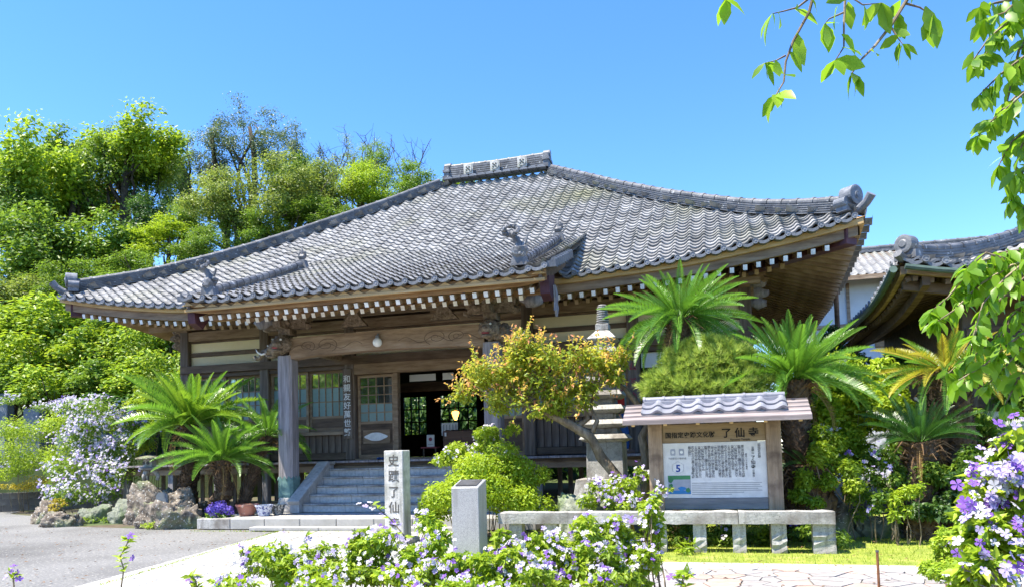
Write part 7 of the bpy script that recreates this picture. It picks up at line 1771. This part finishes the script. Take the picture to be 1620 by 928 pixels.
for k in range(7):
    x0, x1 = WAVE_T[k] * .3, WAVE_T[k + 1] * .3; h0, h1 = WAVE_H[k], WAVE_H[k + 1]
    stl.add([(x0, -.03, h0 + .05), (x1, -.03, h1 + .05), (x1, .25, h1 + .006), (x0, .25, h0 + .006)], [(0, 1, 2, 3)]); stl.add([(x0, -.03, h0), (x1, -.03, h1), (x1, -.03, h1 + .05), (x0, -.03, h0 + .05)], [(0, 1, 2, 3)])
stm = stl.mesh('tile', M['tile'], recalc=False)
for r in range(8):
    for c in range(22):
        a0 = c * .3
        if a0 + .2 < r / 20 * SD: continue
        p = ssurf(0, a0, r / 20); q = ssurf(0, a0, (r + 1) / 20); o = link('tile', stm, sroof, tuple(p)); o.rotation_euler = (atan2(q.z - p.z, q.y - p.y), -atan2(ssurf(0, a0 + .3, r / 20).z - p.z, .3), random.uniform(-.01, .01))
for c in range(24):
    p = ssurf(0, .1 + c * .3, 0); o = link('eave_tile', eave_me, sroof, (p.x, p.y - .1, p.z - .05)); p = ssurf(1, .1 + c * .3, 0); o = link('eave_tile', eave_me, sroof, (p.x - .1, p.y + .3, p.z - .05)); o.rotation_euler.z = -pi / 2
hp = [ssurf(0, s * SD, s) for s in np.linspace(.03, 1, 14)]; rdg = ridge('hip_ridge', [(p.x, p.y, p.z + .03) for p in hp], .28, .22, 4, sh, .07)
g = Vector((-1, -1, 0)).normalized(); q = g.to_track_quat('Y', 'Z').to_euler(); c0 = hp[0]
for nm, m in (('hip_end_tile', MB().lathe([(.20, -.16), (.20, .10), (.15, .11)], 22, (0, 0, .28), 'y').lathe([(.10, .11), (.07, .13)], 16, (0, 0, .28), 'y').box(-.25, .25, -.2, .05, -.05, .12)), ('corner_tile', MB().tube([(0, -.05, -.05), (0, .16, -.04), (0, .30, .05)], [.09, .095, .10], 12))):
    o = m.build(nm, M['tile_dark'], rdg, (c0.x, c0.y, c0.z + .08), local=True); o.rotation_euler = q; o.scale = (.8, .8, .8)
for side in (0, 1):
    for nm, z0, z1, i0, i1, mt in (('eave_board', -.20, -.06, .02, .10, M['wood_old']), ('eave_beam', -.42, -.25, .35, .47, M['wood_dark'])):
        m = MB(); N_ = 18; b = 0
        for k in range(N_ + 1):
            p = ssurf(side, .1 + 8.6 * k / N_, 0)
            for (i_, z_) in ((i0, z0), (i1, z0), (i1, z1), (i0, z1)): m.v.append((p.x, p.y + i_, p.z + z_) if side == 0 else (p.x + i_, p.y, p.z + z_))
        for k in range(N_):
            for e in range(4): m.f.append((4 * k + e, 4 * k + (e + 1) % 4, 4 * k + 4 + (e + 1) % 4, 4 * k + 4 + e)); m.m.append(0)
        m.f += [(0, 1, 2, 3), (4 * N_ + 3, 4 * N_ + 2, 4 * N_ + 1, 4 * N_)]; m.m += [0, 0]
        m.build(nm, mt, sh, (SHX, SHY, SZE))
    for k in range(34):
        a = .25 + k * .25; p = ssurf(side, a, 0); L_ = min(1.6, a + .1)
        e0 = (p.x, p.y + .12, p.z - .25) if side == 0 else (p.x + .12, p.y, p.z - .25); e1 = (p.x, p.y + L_, p.z - .25 + L_ * .25) if side == 0 else (p.x + L_, p.y, p.z - .25 + L_ * .25)
        MB().bar(e0, e1, .08, .09).build('rafter', M['wood_dark'], sh, e0)
gt_ = MB().tube([tuple(ssurf(0, .05 + k * .5, 0) + Vector((0, -.10, -.12))) for k in range(16)], .05, 8); gt_.build('gutter', M['gutter'], sh, (SHX, SHY, SZE))
gt_ = MB().tube([tuple(ssurf(1, .05 + k * .5, 0) + Vector((-.10, 0, -.12))) for k in range(16)], .065, 8); gt_.build('gutter', M['gutter'], sh, (SHX, SHY, SZE))
wx, wy = SHX + 1.35, SHY + 1.35
box('front_wall', wx, wx + 7, wy, wy + .12, 0, 2.0, M['white_wall'], sh, 0); box('left_wall', wx - .02, wx + .12, wy + .13, wy + 7, 0, 2.0, M['wood_dark'], sh, 0)
box('front_boarding', wx, wx + 7, wy, wy + .12, 2.002, SZE + .1, M['wood_dark'], sh, 0); box('left_boarding', wx - .02, wx + .12, wy + .13, wy + 7, 2.002, SZE + .1, M['wood_dark'], sh, 0)
for k in range(5): box('wall_post', wx + k * 1.6 - .09, wx + k * 1.6 + .09, wy - .05, wy + .10, 0, SZE, M['wood_dark_v'], sh)
for z_ in (.5, 2.0, 2.9): box('wall_beam', wx, wx + 7, wy - .04, wy - .002, z_, z_ + .14, M['wood_dark'], sh)
# lower canopy with a green gutter in front of it
cz = at(1480, 478, Y=13.6).z; cx0 = at(1410, 470, Y=13.6).x
box('wall_lintel', wx - .05, wx + 7, wy - .12, wy - .045, 3.30, 3.52, M['wood_dark'], sh)

# ------------------------------------------------------------------ white house between the two halls
wy_ = 31.0; hx0, hx1 = at(1290, 470, Y=wy_).x, at(1440, 470, Y=wy_).x + 4; hz = at(1360, 440, Y=wy_).z; ht = at(1360, 405, Y=wy_ + 3.0).z
wh = thing('white_house', ((hx0 + hx1) / 2, wy_ + 3, 0), 'white plastered house with a grey tiled roof between the two halls', 'house')
box('wall', hx0, hx1, wy_ + .9, wy_ + 6, 0, hz + .2, M['white_wall'], wh, 0)
V = []; Fq = []; rows = 15
for r in range(rows):
    for c in range(int((hx1 - hx0 + 1.6) / .3)):
        b = len(V)
        for t, h in zip(WAVE_T, WAVE_H):
            x = hx0 - .8 + (c + t) * .3
            def hp_(s): return (wy_ + s * 3.2, hz + .12 + (ht - hz) * s)
            y0, z0 = hp_((r - .12) / rows); y1, z1 = hp_((r + 1) / rows); V += [(x, y0, z0 + h + .05), (x, y1, z1 + h + .006), (x, y0, z0 + h)]
        for k in range(7): q = b + 3 * k; Fq += [(q, q + 3, q + 4, q + 1), (q + 2, q + 5, q + 3, q)]
rf = MB().prism([(wy_, hz), (wy_ + 3.2, ht + .05), (wy_ + 6.6, hz), (wy_ + 6.6, hz + .1), (wy_ + 3.2, ht + .15), (wy_, hz + .1)], hx0 - .8, hx1 + .8, 'x').build('roof', M['wood_dark'], wh, (hx0, wy_, hz))
tag(link('tile_field', np_mesh('tile_field', np.array(V), np.array(Fq), M['tile']), rf, (0, 0, 0)), kind='stuff')
ridge('roof_ridge', [(hx0 - .8 + k * (hx1 - hx0 + 1.6) / 6, wy_ + 3.2, ht + .14) for k in range(7)], .26, .16, 2, wh, .09)
box('fascia', hx0 - .8, hx1 + .8, wy_ - .04, wy_ - .005, hz - .06, hz + .12, M['wood_old'], wh)
for k in range(7): box('wall_post', hx0 + k * 1.3 - .06, hx0 + k * 1.3 + .06, wy_ + .82, wy_ + .898, 0, hz, M['wood_old'], wh)
box('wall_beam', hx0, hx1, wy_ + .80, wy_ + .898, hz - 1.75, hz - 1.6, M['wood_old'], wh)
box('red_panel', hx0 + 2.2, hx1 - 2, wy_ + .84, wy_ + .896, hz - 2.6, hz - 1.76, M['wood_warm'], wh)
dp = thing('drainpipe', tuple(at(1322, 470, Y=20)), 'thin dark drainpipe under the right eave of the hall', 'pipe')
pt = at(1322, 455, Y=20); MB().tube([(pt.x, 20, 0), (pt.x, 20, pt.z)], .06, 8).build('pipe', M['wood_dark'], dp, (pt.x, 20, 0))
